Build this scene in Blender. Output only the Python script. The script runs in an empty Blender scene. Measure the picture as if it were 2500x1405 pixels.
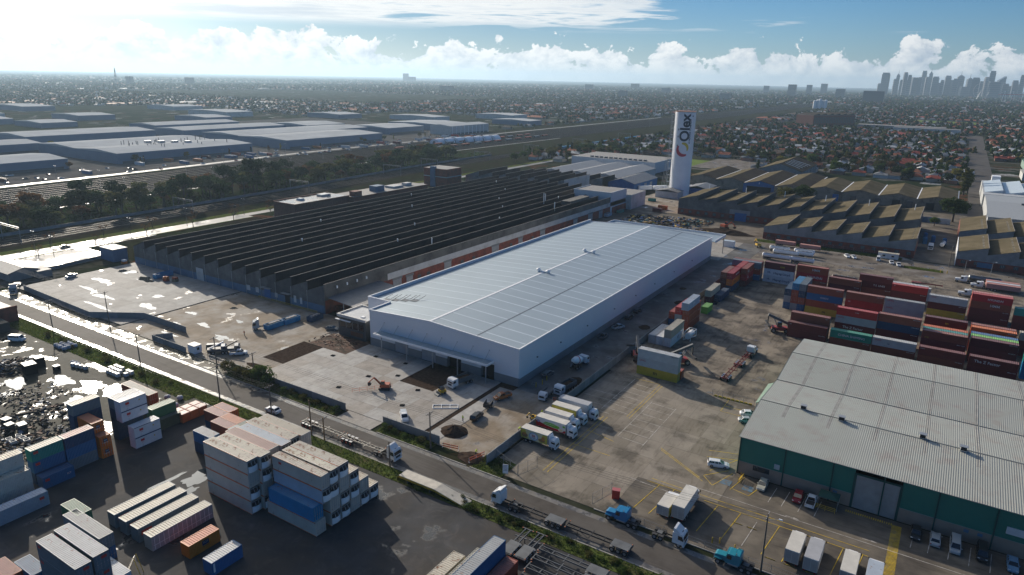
import bpy, math, random
import numpy as np
from mathutils import Vector, Matrix

sc = bpy.context.scene
COL = sc.collection
R = math.radians
PI = math.pi
rnd = random.Random(11)

# ---------------------------------------------------------------- camera
# world grid: +X along the street, +Y along the warehouse, metres, drone at the origin
cd = bpy.data.cameras.new('drone_camera')
cam = bpy.data.objects.new('drone_camera', cd)
COL.objects.link(cam)
cd.sensor_fit = 'HORIZONTAL'; cd.sensor_width = 36.0
cd.lens = 36.0 * 1690.8 / 2500.0
cd.clip_start = 0.5; cd.clip_end = 90000.0
cright = Vector((0.84364, 0.53654, 0.01983)); cdown = Vector((0.17141, -0.23415, -0.95697)); cfwd = Vector((-0.50881, 0.81074, -0.28950))
cm = Matrix((cright, -cdown, -cfwd)).transposed().to_4x4()
cm.translation = Vector((0, 0, 82))
cam.matrix_world = cm
sc.camera = cam

# ---------------------------------------------------------------- sun and sky
SUN_EL = R(21.5)
SUN_DIR = Vector((-0.9106 * math.cos(SUN_EL), 0.4133 * math.cos(SUN_EL), math.sin(SUN_EL)))
sd = bpy.data.lights.new('sun', 'SUN'); sd.energy = 5.0; sd.angle = R(0.53); sd.color = (1.0, 0.90, 0.76)
sun = bpy.data.objects.new('sun', sd); COL.objects.link(sun)
sun.rotation_euler = SUN_DIR.to_track_quat('Z', 'Y').to_euler()
sun.location = SUN_DIR * 400

world = bpy.data.worlds.new('World'); sc.world = world; world.use_nodes = True
wn = world.node_tree; wn.nodes.clear()
def wnode(t, **kw):
    n = wn.nodes.new(t)
    for k, v in kw.items():
        if isinstance(k, str) and k.startswith('i') and k[1:].isdigit(): n.inputs[int(k[1:])].default_value = v
        else: setattr(n, k, v)
    return n
def wmath(op, a, b=None, c=None, clamp=False):
    n = wn.nodes.new('ShaderNodeMath'); n.operation = op; n.use_clamp = clamp
    for i, v in enumerate((a, b, c)):
        if v is None: continue
        if isinstance(v, (int, float)): n.inputs[i].default_value = v
        else: wn.links.new(v, n.inputs[i])
    return n.outputs[0]
def wvec(op, a, b=None):
    n = wn.nodes.new('ShaderNodeVectorMath'); n.operation = op
    for i, v in enumerate((a, b)):
        if v is None: continue
        if isinstance(v, (tuple, list)): n.inputs[i].default_value = v
        else: wn.links.new(v, n.inputs[i])
    return n
def wsmooth(v, lo, hi):
    n = wn.nodes.new('ShaderNodeMapRange'); n.interpolation_type = 'SMOOTHSTEP'
    wn.links.new(v, n.inputs[0])
    for i, x in ((1, lo), (2, hi)):
        if isinstance(x, (int, float)): n.inputs[i].default_value = x
        else: wn.links.new(x, n.inputs[i])
    return n.outputs[0]
def wnoise(vec, scale, detail=6, rough=0.55, dist=0.0):
    n = wn.nodes.new('ShaderNodeTexNoise'); n.inputs['Scale'].default_value = scale; n.inputs['Detail'].default_value = detail
    n.inputs['Roughness'].default_value = rough; n.inputs['Distortion'].default_value = dist
    wn.links.new(vec, n.inputs['Vector']); return n.outputs[0]
def wmix(f, a, b):
    n = wn.nodes.new('ShaderNodeMix'); n.data_type = 'RGBA'
    for s, v in ((0, f), (6, a), (7, b)):
        if isinstance(v, (int, float)): n.inputs[s].default_value = v
        elif isinstance(v, tuple): n.inputs[s].default_value = (*v, 1)
        else: wn.links.new(v, n.inputs[s])
    return n.outputs[2]
sky = wnode('ShaderNodeTexSky', sky_type='NISHITA', sun_disc=False, sun_elevation=SUN_EL, sun_rotation=math.atan2(-0.9106, 0.4133) % (2 * PI))
sky.altitude = 80; sky.air_density = 1.0; sky.dust_density = 0.6; sky.ozone_density = 2.2
tc = wnode('ShaderNodeTexCoord')
D = tc.outputs['Generated']
sep = wnode('ShaderNodeSeparateXYZ'); wn.links.new(D, sep.inputs[0])
dx, dy, dz = sep.outputs
r = wmath('SQRT', wmath('ADD', wmath('MULTIPLY', dx, dx), wmath('MULTIPLY', dy, dy)))
t = wmath('DIVIDE', dz, wmath('MAXIMUM', r, 0.05))                     # tangent of the elevation
cyl = wnode('ShaderNodeCombineXYZ')
wn.links.new(wmath('DIVIDE', dx, r), cyl.inputs[0]); wn.links.new(wmath('DIVIDE', dy, r), cyl.inputs[1]); wn.links.new(t, cyl.inputs[2])
P = cyl.outputs[0]
sund = wvec('DOT_PRODUCT', P, (-0.9106, 0.4133, 0.0)).outputs['Value']       # 1 towards the sun
# low cumulus bank all round the horizon
PC = wvec('MULTIPLY', P, (1, 1, 1.35)).outputs[0]
big = wnoise(PC, 5.5, 2, 0.5)
lump = wnoise(PC, 21.0, 9, 0.6, 0.25)
bank = wmath('ADD', wmath('MULTIPLY', wmath('SUBTRACT', lump, 0.5), 0.17), wmath('MULTIPLY', wmath('SUBTRACT', big, 0.5), 0.065))
bank = wmath('ADD', bank, wmath('ADD', 0.034, wmath('MULTIPLY', sund, 0.011)))
cum = wsmooth(wmath('SUBTRACT', bank, t), -0.0008, 0.0040)
PS = wvec('ADD', PC, (-0.0095, 0.0043, 0.0075)).outputs[0]             # the same field, a little nearer the sun
lump2 = wnoise(PS, 21.0, 9, 0.6, 0.25)
lit = wmath('ADD', wmath('MULTIPLY', wmath('SUBTRACT', lump, lump2), 4.2), 0.62, clamp=True)
lit = wmath('ADD', wmath('MULTIPLY', lit, 0.75), wmath('MULTIPLY', wsmooth(sund, 0.35, 0.98), 0.30), clamp=True)
cumc = wmix(lit, (4.0, 5.0, 6.2), (11.2, 11.1, 10.8))
# hazy white air just above the horizon under the bank
hz = wsmooth(t, 0.030, 0.002)
cumc = wmix(wmath('MULTIPLY', hz, 0.55), cumc, wmix(wsmooth(sund, 0.1, 0.95), (5.6, 6.9, 7.9), (9.6, 9.5, 8.8)))
# high stratocumulus sheet, thicker towards the sun
tt = wmath('MAXIMUM', t, 0.03)
pl = wnode('ShaderNodeCombineXYZ')
wn.links.new(wmath('DIVIDE', cyl.inputs[0].links[0].from_socket, tt), pl.inputs[0]); wn.links.new(wmath('DIVIDE', cyl.inputs[1].links[0].from_socket, tt), pl.inputs[1])
sheet = wnoise(pl.outputs[0], 0.42, 8, 0.58, 0.3)
gap = wnoise(pl.outputs[0], 0.11, 2, 0.5)
cov = wmath('ADD', sheet, wmath('ADD', wmath('MULTIPLY', wmath('SUBTRACT', gap, 0.5), 0.5), wmath('MULTIPLY', wmath('SUBTRACT', sund, 0.62), 0.70)))
strat = wmath('MULTIPLY', wsmooth(cov, 0.53, 0.64), wsmooth(t, 0.058, 0.074))
stratc = wmix(wsmooth(sheet, 0.42, 0.66), (10.4, 10.4, 10.2), (7.0, 7.7, 8.4))
def wmul(a, b):
    n = wn.nodes.new('ShaderNodeMix'); n.data_type = 'RGBA'; n.blend_type = 'MULTIPLY'; n.inputs[0].default_value = 1.0
    for s, v in ((6, a), (7, b)):
        if isinstance(v, tuple): n.inputs[s].default_value = (*v, 1)
        else: wn.links.new(v, n.inputs[s])
    return n.outputs[2]
# clear winter air: cooler and deeper above the horizon than the model's yellow band
tint = wmix(wsmooth(t, 0.0, 0.13), (0.50, 0.72, 1.05), (0.30, 0.62, 0.97))
skyc = wmul(wmul(sky.outputs[0], tint), wmix(wsmooth(sund, 0.55, 1.0), (1.0, 1.0, 1.0), (0.72, 0.66, 0.66)))
c1 = wmix(wmath('MULTIPLY', strat, 0.96), skyc, stratc)
# thin cloud lit from behind round the sun
nrm = wvec('NORMALIZE', D).outputs[0]
sdot = wmath('MAXIMUM', wvec('DOT_PRODUCT', nrm, tuple(SUN_DIR)).outputs['Value'], 0.0)
aur = wmath('MULTIPLY', wmath('POWER', sdot, 58.0), 72.0)
c2 = wmix(wmath('MULTIPLY', cum, wsmooth(t, -0.02, 0.0)), c1, cumc)
bg = wnode('ShaderNodeBackground'); bg.inputs['Strength'].default_value = 0.086
glow = wnode('ShaderNodeMix'); glow.data_type = 'RGBA'; glow.blend_type = 'ADD'; glow.inputs[0].default_value = 1.0
aurc = wnode('ShaderNodeCombineColor')
for k_, i_ in ((1.0, 0), (0.95, 1), (0.86, 2)): wn.links.new(wmath('MULTIPLY', aur, k_), aurc.inputs[i_])
wn.links.new(c2, glow.inputs[6]); wn.links.new(aurc.outputs[0], glow.inputs[7])
wn.links.new(glow.outputs[2], bg.inputs['Color'])
wo = wnode('ShaderNodeOutputWorld'); wn.links.new(bg.outputs[0], wo.inputs['Surface'])
world.cycles.sampling_method = 'MANUAL'; world.cycles.sample_map_resolution = 1024

vs = sc.view_settings
vs.view_transform = 'Standard'; vs.look = 'None'; vs.gamma = 1.0; vs.use_curve_mapping = False
vs.exposure = 0.12
cy = sc.cycles
cy.use_denoising = True
cy.max_bounces = 5; cy.diffuse_bounces = 2; cy.glossy_bounces = 3; cy.transmission_bounces = 3; cy.volume_bounces = 0; cy.transparent_max_bounces = 6
cy.sample_clamp_indirect = 4.0; cy.caustics_reflective = False; cy.caustics_refractive = False
# ---------------------------------------------------------------- materials
MATS = {}
def nt(m): return m.node_tree
def material(name, col, rough=0.65, metal=0.0, var=0.12, scale=0.6, spec=0.5, second=None, second_at=0.5, second_soft=0.12, second_scale=0.25,
             rand=0.0, corr=None, corr_depth=0.02, bump=0.0, bump_scale=4.0, wet=None, coord='Object', stripes=None, emit=None, streak=None):
    """procedural principled material. second: stain colour in patches. corr=(axis, pitch): ribbed sheeting. wet=(threshold, roughness, darken): puddles."""
    if name in MATS: return MATS[name]
    m = bpy.data.materials.new(name); m.use_nodes = True
    n, l = m.node_tree.nodes, m.node_tree.links
    b = n['Principled BSDF']
    b.inputs['Roughness'].default_value = rough; b.inputs['Metallic'].default_value = metal
    dry = spec if coord != 'World' else (min(spec, 0.05) if spec else 0.0)
    b.inputs['Specular IOR Level'].default_value = dry
    tcn = n.new('ShaderNodeTexCoord')
    if coord == 'World':
        g = n.new('ShaderNodeNewGeometry'); vec = g.outputs['Position']
    else: vec = tcn.outputs['Object']
    def noise(s, d=5, rr=0.55):
        x = n.new('ShaderNodeTexNoise'); x.inputs['Scale'].default_value = s; x.inputs['Detail'].default_value = d; x.inputs['Roughness'].default_value = rr
        l.new(vec, x.inputs['Vector']); return x.outputs[0]
    def mix(f, a, bb, mode='MIX'):
        x = n.new('ShaderNodeMix'); x.data_type = 'RGBA'; x.blend_type = mode
        for s, v in ((0, f), (6, a), (7, bb)):
            if isinstance(v, (int, float)): x.inputs[s].default_value = v
            elif isinstance(v, tuple): x.inputs[s].default_value = (*v[:3], 1)
            else: l.new(v, x.inputs[s])
        return x.outputs[2]
    def rng(v, a, bb, c, d):
        x = n.new('ShaderNodeMapRange'); x.inputs[1].default_value = a; x.inputs[2].default_value = bb; x.inputs[3].default_value = c; x.inputs[4].default_value = d
        l.new(v, x.inputs[0]); return x.outputs[0]
    c = mix(noise(scale), tuple(max(0, k * (1 - var)) for k in col), tuple(min(1, k * (1 + var)) for k in col))
    x = c.node; f = rng(x.inputs[0].links[0].from_socket, 0.3, 0.7, 0, 1); l.new(f, x.inputs[0])
    if second is not None:
        s = noise(second_scale, 7, 0.62)
        c = mix(rng(s, second_at - second_soft, second_at + second_soft, 0, 1), c, second)
    if stripes is not None:                                             # (axis, pitch, colour, share): alternate sheets
        ax, pitch, scol, share = stripes
        sp = n.new('ShaderNodeSeparateXYZ'); l.new(vec, sp.inputs[0])
        mm = n.new('ShaderNodeMath'); mm.operation = 'DIVIDE'; l.new(sp.outputs[ax], mm.inputs[0]); mm.inputs[1].default_value = pitch
        fr = n.new('ShaderNodeMath'); fr.operation = 'FRACT'; l.new(mm.outputs[0], fr.inputs[0])
        lt = n.new('ShaderNodeMath'); lt.operation = 'LESS_THAN'; l.new(fr.outputs[0], lt.inputs[0]); lt.inputs[1].default_value = share
        c = mix(lt.outputs[0], c, scol)
    if streak is not None:                                              # (scale across, scale along, colour factor, amount): tyre and water marks along Y
        sa_, sb_, fac_, amt = streak
        mp = n.new('ShaderNodeMapping'); l.new(vec, mp.inputs[0]); mp.inputs['Scale'].default_value = (sa_, sb_, 1); mp.inputs['Rotation'].default_value = (0, 0, 0.12)
        sx_ = n.new('ShaderNodeTexNoise'); sx_.inputs['Scale'].default_value = 1.0; sx_.inputs['Detail'].default_value = 5; sx_.inputs['Roughness'].default_value = 0.65; sx_.inputs['Distortion'].default_value = 1.1
        l.new(mp.outputs[0], sx_.inputs['Vector'])
        c = mix(rng(sx_.outputs[0], 0.52, 0.66, 0, amt), c, mix(1.0, c, (fac_, fac_*.97, fac_*.93), 'MULTIPLY'))
    if rand > 0:
        oi = n.new('ShaderNodeObjectInfo')
        hsv = n.new('ShaderNodeHueSaturation'); l.new(c, hsv.inputs['Color'])
        l.new(rng(oi.outputs['Random'], 0, 1, 1 - rand, 1 + rand), hsv.inputs['Value'])
        l.new(rng(oi.outputs['Random'], 0, 1, 0.5 - rand * 0.04, 0.5 + rand * 0.04), hsv.inputs['Hue'])
        c = hsv.outputs['Color']
    normal = None
    if corr is not None:
        ax, pitch = corr
        sp = n.new('ShaderNodeSeparateXYZ'); l.new(vec, sp.inputs[0])
        mm = n.new('ShaderNodeMath'); mm.operation = 'MULTIPLY'; l.new(sp.outputs[ax], mm.inputs[0]); mm.inputs[1].default_value = 2 * PI / pitch
        sn = n.new('ShaderNodeMath'); sn.operation = 'SINE'; l.new(mm.outputs[0], sn.inputs[0])
        bp = n.new('ShaderNodeBump'); bp.inputs['Strength'].default_value = 1.0; bp.inputs['Distance'].default_value = corr_depth
        l.new(sn.outputs[0], bp.inputs['Height']); normal = bp.outputs[0]
    if bump > 0:
        bp = n.new('ShaderNodeBump'); bp.inputs['Strength'].default_value = 1.0; bp.inputs['Distance'].default_value = bump
        l.new(noise(bump_scale, 6, 0.6), bp.inputs['Height'])
        if normal is not None: l.new(normal, bp.inputs['Normal'])
        normal = bp.outputs[0]
    if normal is not None: l.new(normal, b.inputs['Normal'])
    if wet is not None:
        th, wr, dk, wscale, softness = wet
        w = rng(noise(wscale, 6, 0.6), th - softness, th + softness, 0, 1)
        c = mix(w, c, mix(1.0, c, (dk, dk, dk), 'MULTIPLY'))
        rr = n.new('ShaderNodeMapRange'); l.new(w, rr.inputs[0]); rr.inputs[3].default_value = rough; rr.inputs[4].default_value = wr
        l.new(rr.outputs[0], b.inputs['Roughness'])
        sr = n.new('ShaderNodeMapRange'); l.new(w, sr.inputs[0]); sr.inputs[3].default_value = dry; sr.inputs[4].default_value = 0.8; l.new(sr.outputs[0], b.inputs['Specular IOR Level'])
        if bump > 0:
            k = n.new('ShaderNodeMapRange'); l.new(w, k.inputs[0]); k.inputs[3].default_value = 1.0; k.inputs[4].default_value = 0.03
            l.new(k.outputs[0], bp.inputs['Strength'])
    l.new(c, b.inputs['Base Color'])
    if emit: b.inputs['Emission Color'].default_value = (*emit[:3], 1); b.inputs['Emission Strength'].default_value = emit[3]
    MATS[name] = m
    return m
def paint(name, col, rough=0.45, rust=0.0, rand=0.06, **kw):
    if rust: kw.update(second=(0.20, 0.085, 0.035), second_at=0.72 - 0.17 * rust, second_soft=0.05, second_scale=0.9)
    return material(name, col, rough=rough, var=0.10, scale=0.5, rand=rand, **kw)

# ---------------------------------------------------------------- mesh helpers
class MB:
    """collects boxes, prisms, tubes and polygons into one mesh"""
    def __init__(s): s.v = []; s.f = []; s.m = []; s.s = []
    def add(s, vs, fs, m=0, smooth=False):
        o = len(s.v); s.v += [tuple(p) for p in vs]
        for f in fs: s.f.append(tuple(o + i for i in f)); s.m.append(m); s.s.append(smooth)
        return s
    def box(s, x0, x1, y0, y1, z0, z1, m=0):
        return s.add([(x0,y0,z0),(x1,y0,z0),(x1,y1,z0),(x0,y1,z0),(x0,y0,z1),(x1,y0,z1),(x1,y1,z1),(x0,y1,z1)],
                     [(0,3,2,1),(4,5,6,7),(0,1,5,4),(1,2,6,5),(2,3,7,6),(3,0,4,7)], m)
    def cbox(s, c, d, m=0): return s.box(c[0]-d[0]/2, c[0]+d[0]/2, c[1]-d[1]/2, c[1]+d[1]/2, c[2]-d[2]/2, c[2]+d[2]/2, m)
    def tbox(s, x0, x1, y0, y1, z0, z1, ix0, ix1, iy, m=0):
        """box whose top is pulled in: ix0 / ix1 at the x ends, iy at both sides"""
        return s.add([(x0,y0,z0),(x1,y0,z0),(x1,y1,z0),(x0,y1,z0),(x0+ix0,y0+iy,z1),(x1-ix1,y0+iy,z1),(x1-ix1,y1-iy,z1),(x0+ix0,y1-iy,z1)],
                     [(0,3,2,1),(4,5,6,7),(0,1,5,4),(1,2,6,5),(2,3,7,6),(3,0,4,7)], m)
    def prism(s, prof, axis, a, b, m=0, smooth=False):
        """profile polygon (u,w) swept along axis from a to b. axis 'x': (u,w)=(y,z); 'y': (x,z); 'z': (x,y)"""
        n = len(prof)
        def P(u, w, t): return {'x': (t,u,w), 'y': (u,t,w), 'z': (u,w,t)}[axis]
        vs = [P(u,w,a) for u,w in prof] + [P(u,w,b) for u,w in prof]
        s.add(vs, [tuple(range(n-1,-1,-1)), tuple(range(n,2*n))], m)
        o = len(s.v) - 2*n
        for i in range(n):
            j = (i+1) % n; s.f.append((o+i,o+j,o+n+j,o+n+i)); s.m.append(m); s.s.append(smooth)
        return s
    def tube(s, p, q, r0, r1=None, n=8, m=0, cap=True):
        p, q = Vector(p), Vector(q); r1 = r0 if r1 is None else r1
        d = (q-p).normalized(); u = d.orthogonal().normalized(); w = d.cross(u)
        vs = []
        for c, r in ((p,r0),(q,r1)):
            for i in range(n):
                a = 2*PI*i/n; vs.append(c + u*(r*math.cos(a)) + w*(r*math.sin(a)))
        fs = [(i,(i+1)%n,n+(i+1)%n,n+i) for i in range(n)]
        s.add(vs, fs, m, True)
        if cap: s.add(vs, [tuple(range(n-1,-1,-1)), tuple(range(n,2*n))], m)
        return s
    def bar(s, p, q, w, h=None, m=0):
        """square bar from p to q"""
        h = w if h is None else h
        p, q = Vector(p), Vector(q); d = (q-p).normalized()
        u = Vector((0,0,1)).cross(d)
        u = Vector((1,0,0)) if u.length < 1e-4 else u.normalized()
        k = d.cross(u)
        vs = [c + u*(a*w/2) + k*(b*h/2) for c in (p,q) for a,b in ((-1,-1),(1,-1),(1,1),(-1,1))]
        return s.add(vs, [(3,2,1,0),(4,5,6,7),(0,1,5,4),(1,2,6,5),(2,3,7,6),(3,0,4,7)], m)
    def quad(s, a, b, c, d, m=0): return s.add([a,b,c,d], [(0,1,2,3)], m)
    def loft(s, rings, m=0, smooth=True, cap=True):
        n = len(rings[0]); o = len(s.v)
        s.v += [tuple(p) for r_ in rings for p in r_]
        for k in range(len(rings)-1):
            for i in range(n):
                j = (i+1) % n; s.f.append((o+k*n+i, o+k*n+j, o+(k+1)*n+j, o+(k+1)*n+i)); s.m.append(m); s.s.append(smooth)
        if cap:
            e = o+(len(rings)-1)*n
            s.f.append(tuple(o+i for i in range(n-1,-1,-1))); s.m.append(m); s.s.append(False)
            s.f.append(tuple(e+i for i in range(n))); s.m.append(m); s.s.append(False)
        return s
    def mesh(s, name='mesh'):
        me = bpy.data.meshes.new(name); me.from_pydata(s.v, [], s.f)
        me.polygons.foreach_set('material_index', s.m); me.polygons.foreach_set('use_smooth', s.s)
        me.update(); return me
def numpy_mesh(name, V, F, mi=None, smooth=False):
    """V (n,3), F (k,3 or 4)"""
    me = bpy.data.meshes.new(name); k, w = F.shape
    me.vertices.add(len(V)); me.vertices.foreach_set('co', np.asarray(V, np.float32).ravel())
    me.loops.add(k*w); me.loops.foreach_set('vertex_index', np.asarray(F, np.int32).ravel())
    me.polygons.add(k); me.polygons.foreach_set('loop_start', np.arange(0, k*w, w, dtype=np.int32))
    if mi is not None: me.polygons.foreach_set('material_index', np.asarray(mi, np.int32))
    me.polygons.foreach_set('use_smooth', np.full(k, smooth))
    me.update(calc_edges=True); return me

CH = {}
def KIDS(o): return CH.get(o.name, ())
def adopt(o, parent): o.parent = parent; CH.setdefault(parent.name, []).append(o)
def put(name, mesh, mats, parent=None, loc=(0,0,0), rz=0.0, own=None):
    """link a mesh (MB or mesh data) as one object. own: object-level materials on shared mesh data"""
    me = mesh.mesh(name) if isinstance(mesh, MB) else mesh
    if not isinstance(mats, (list, tuple)): mats = [mats]
    if len(me.materials) == 0:
        for m in mats: me.materials.append(m)
    o = bpy.data.objects.new(name, me); COL.objects.link(o)
    if own is not None:
        for i, m in enumerate(own):
            if m is not None: o.material_slots[i].link = 'OBJECT'; o.material_slots[i].material = m
    o.location = loc; o.rotation_euler = (0,0,rz)
    if parent is not None: adopt(o, parent)
    return o
def tag(o, label, cat, group=None, kind=None):
    o['label'] = label; o['category'] = cat
    if group: o['group'] = group
    if kind: o['kind'] = kind
    return o
def structure(o): o['kind'] = 'structure'; return o
def thing(name, label, cat, loc=(0,0,0), rz=0.0, group=None):
    o = bpy.data.objects.new(name, None); COL.objects.link(o); o.empty_display_size = 0.5
    o.location = loc; o.rotation_euler = (0,0,rz)
    return tag(o, label, cat, group)
def clone(root, loc, rz=0.0, label=None, group=None):
    c = root.copy(); COL.objects.link(c); c.location = loc; c.rotation_euler = (0,0,rz)
    if label: c['label'] = label
    if group: c['group'] = group
    for ch in KIDS(root):
        d = ch.copy(); COL.objects.link(d); adopt(d, c)
        for g in KIDS(ch):
            e = g.copy(); COL.objects.link(e); adopt(e, d)
    return c
FONTS = {}
def font_data(s, size, align='CENTER', depth=0.0, bold=0.0, res=2):
    c = bpy.data.curves.new('lettering', 'FONT'); c.body = s; c.size = size; c.align_x = align; c.align_y = 'CENTER'; c.extrude = depth; c.offset = bold; c.resolution_u = res
    o = bpy.data.objects.new('lettering', c)
    me = o.to_mesh(); vs = [tuple(p.co) for p in me.vertices]; fs = [tuple(p.vertices) for p in me.polygons]
    o.to_mesh_clear(); bpy.data.objects.remove(o); bpy.data.curves.remove(c)
    return vs, fs
def text(s, size, mat, parent, loc, rot, name='lettering', align='CENTER', bold=None, xs=1.0):
    """flat letters as a mesh, standing 1.2 cm proud of what they are painted on"""
    key = (s, size, mat.name, align, bold, xs)
    if key not in FONTS:
        vs, fs = font_data(s, size, align, 0.0, size*.012 if bold is None else bold)
        me = bpy.data.meshes.new('lettering'); me.from_pydata([(x*xs, y, 0.012) for x, y, z in vs], [], fs); me.materials.append(mat); FONTS[key] = me
    o = bpy.data.objects.new(name, FONTS[key]); COL.objects.link(o); o.location = loc; o.rotation_euler = rot
    if parent is not None: adopt(o, parent)
    return o
# ---------------------------------------------------------------- ground, roads, yards
def suburb_ground():
    m = bpy.data.materials.new('suburb_ground'); m.use_nodes = True
    n, l = m.node_tree.nodes, m.node_tree.links; b = n['Principled BSDF']; b.inputs['Roughness'].default_value = 0.9; b.inputs['Specular IOR Level'].default_value = 0.0
    g = n.new('ShaderNodeNewGeometry'); vec = g.outputs['Position']
    def vor(s):
        v = n.new('ShaderNodeTexVoronoi'); v.inputs['Scale'].default_value = s; l.new(vec, v.inputs['Vector']); return v
    def noi(s, d=4):
        v = n.new('ShaderNodeTexNoise'); v.inputs['Scale'].default_value = s; v.inputs['Detail'].default_value = d; l.new(vec, v.inputs['Vector']); return v.outputs[0]
    def ramp(v, stops):
        r_ = n.new('ShaderNodeValToRGB'); r_.color_ramp.interpolation = 'CONSTANT'
        e = r_.color_ramp.elements
        e[0].position = stops[0][0]; e[0].color = (*stops[0][1], 1); e[1].position = stops[1][0]; e[1].color = (*stops[1][1], 1)
        for p, c in stops[2:]: k = e.new(p); k.color = (*c, 1)
        l.new(v, r_.inputs[0]); return r_.outputs[0]
    def mix(f, a, c):
        x = n.new('ShaderNodeMix'); x.data_type = 'RGBA'; l.new(f, x.inputs[0])
        for s, v in ((6, a), (7, c)):
            if isinstance(v, tuple): x.inputs[s].default_value = (*v, 1)
            else: l.new(v, x.inputs[s])
        return x.outputs[2]
    def rng(v, a, c):
        x = n.new('ShaderNodeMapRange'); x.inputs[1].default_value = a; x.inputs[2].default_value = c; l.new(v, x.inputs[0]); return x.outputs[0]
    v1 = vor(0.065); sp = n.new('ShaderNodeSeparateColor'); l.new(v1.outputs['Color'], sp.inputs[0])
    cells = ramp(sp.outputs[0], [(0, (0.020,0.030,0.015)), (0.42, (0.032,0.040,0.022)), (0.60, (0.055,0.052,0.042)), (0.72, (0.11,0.05,0.032)), (0.80, (0.12,0.117,0.113)), (0.90, (0.05,0.05,0.053)), (0.97, (0.36,0.36,0.36))])
    base = mix(rng(noi(0.02, 5), 0.4, 0.6), (0.028,0.035,0.018), (0.050,0.050,0.036))
    c = mix(rng(noi(0.0022, 3), 0.42, 0.52), base, cells)
    c = mix(rng(noi(0.35, 3), 0.35, 0.75), c, (0.022,0.028,0.016))
    l.new(c, b.inputs['Base Color'])
    return m
v = []; f = []
xs = [-24000, -9000, -3000, -900, -300, 0, 300, 900, 3000, 9000, 24000]
ys = [-24000, -3000, -300, 0, 150, 300, 700, 1500, 3000, 6000, 12000, 24000]
for y in ys:
    for x in xs: v.append((x, y, -0.06))
nx = len(xs)
for j in range(len(ys)-1):
    for i in range(nx-1): f.append((j*nx+i, j*nx+i+1, (j+1)*nx+i+1, (j+1)*nx+i))
gme = bpy.data.meshes.new('ground'); gme.from_pydata(v, [], f)
structure(put('ground', gme, suburb_ground()))

asphalt = material('asphalt', (0.082,0.072,0.063), streak=(.05,.9,.7,.6), rough=0.72, var=0.22, scale=0.35, coord='World', second=(0.11,0.10,0.09), second_scale=0.07, bump=0.006, bump_scale=6, spec=0.3)
shoulder = material('damp_shoulder', (0.19,0.175,0.155), rough=0.5, var=0.25, scale=0.5, coord='World', wet=(0.50,0.12,0.5,0.35,0.10), bump=0.01, bump_scale=3)
yard_asphalt = material('yard_asphalt', (0.058,0.058,0.060), streak=(.25,.25,1.5,.6), rough=0.75, spec=0.3, var=0.35, scale=0.12, coord='World', second=(0.07,0.062,0.055), second_scale=0.10, second_at=0.55, wet=(0.635,0.05,0.45,0.075,0.02), bump=0.006, bump_scale=5)
junk_ground = material('muddy_lot', (0.060,0.056,0.045), rough=0.72, var=0.4, scale=0.5, coord='World', second=(0.04,0.042,0.03), second_scale=0.2, wet=(0.585,0.04,0.35,0.11,0.025), bump=0.05, bump_scale=1.3)
concrete = [material('concrete_%d' % i, c, streak=(.9,.16,.78,.7), rough=0.55, var=0.10, scale=0.25, coord='World', second=tuple(k*0.80 for k in c), second_scale=0.4, second_at=0.55, spec=0.45, bump=0.004, bump_scale=5)
            for i, c in enumerate(((0.38,0.36,0.33), (0.34,0.315,0.285), (0.40,0.385,0.36), (0.325,0.295,0.26)))]
west_conc = [material('west_concrete_%d' % i, c, rough=0.68, spec=0.3, var=0.12, scale=0.3, coord='World', second=tuple(k*0.75 for k in c), second_scale=0.25, wet=(0.655,0.06,0.6,0.09,0.02), bump=0.004, bump_scale=5)
             for i, c in enumerate(((0.30,0.29,0.275), (0.27,0.26,0.245), (0.33,0.325,0.31)))]
old_conc = [material('old_concrete_%d' % i, c, streak=(.8,.13,.6,.6), rough=0.65, var=0.16, scale=0.18, coord='World', second=tuple(k*0.55 for k in c), second_scale=0.13, second_at=0.58, second_soft=0.06, bump=0.005, bump_scale=4)
            for i, c in enumerate(((0.235,0.203,0.163), (0.212,0.184,0.146), (0.258,0.225,0.184)))]
yard_dirty = material('container_yard_hardstand', (0.225,0.19,0.148), streak=(.9,.10,.52,.75), rough=0.62, var=0.3, scale=0.11, coord='World', second=(0.10,0.085,0.07), second_scale=0.16, second_at=0.53, second_soft=0.08, wet=(0.66,0.10,0.5,0.10,0.03), bump=0.015, bump_scale=1.7)
lane_mat = material('damp_lane', (0.17,0.165,0.155), rough=0.55, var=0.25, scale=0.15, coord='World', second=(0.10,0.092,0.082), second_scale=0.12, wet=(0.64,0.15,0.6,0.15,0.03), bump=0.006, bump_scale=4)
dirt = material('dirt', (0.225,0.178,0.128), streak=(.7,.15,.6,.5), rough=0.75, var=0.25, scale=0.22, coord='World', second=(0.33,0.30,0.26), second_scale=0.10, second_at=0.52, second_soft=0.10, wet=(0.64,0.06,0.6,0.13,0.02), bump=0.03, bump_scale=1.4)
soil = material('dark_soil', (0.050,0.036,0.028), spec=0.0, rough=0.85, var=0.4, scale=1.2, coord='World', bump=0.08, bump_scale=1.6)
grass_m = material('grass', (0.078,0.105,0.028), spec=0.0, rough=0.8, var=0.45, scale=0.5, coord='World', second=(0.10,0.085,0.045), second_scale=0.25, second_at=0.56, bump=0.08, bump_scale=2.5)
grass_dull = material('rail_reserve_grass', (0.024,0.031,0.014), spec=0.0, rough=0.85, var=0.5, scale=0.2, coord='World', second=(0.030,0.025,0.018), second_scale=0.06, bump=0.1, bump_scale=1.0)
ballast = material('ballast', (0.036,0.030,0.026), spec=0.0, rough=0.75, var=0.3, scale=0.3, coord='World', second=(0.022,0.020,0.018), second_scale=0.05, bump=0.05, bump_scale=3)
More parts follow.
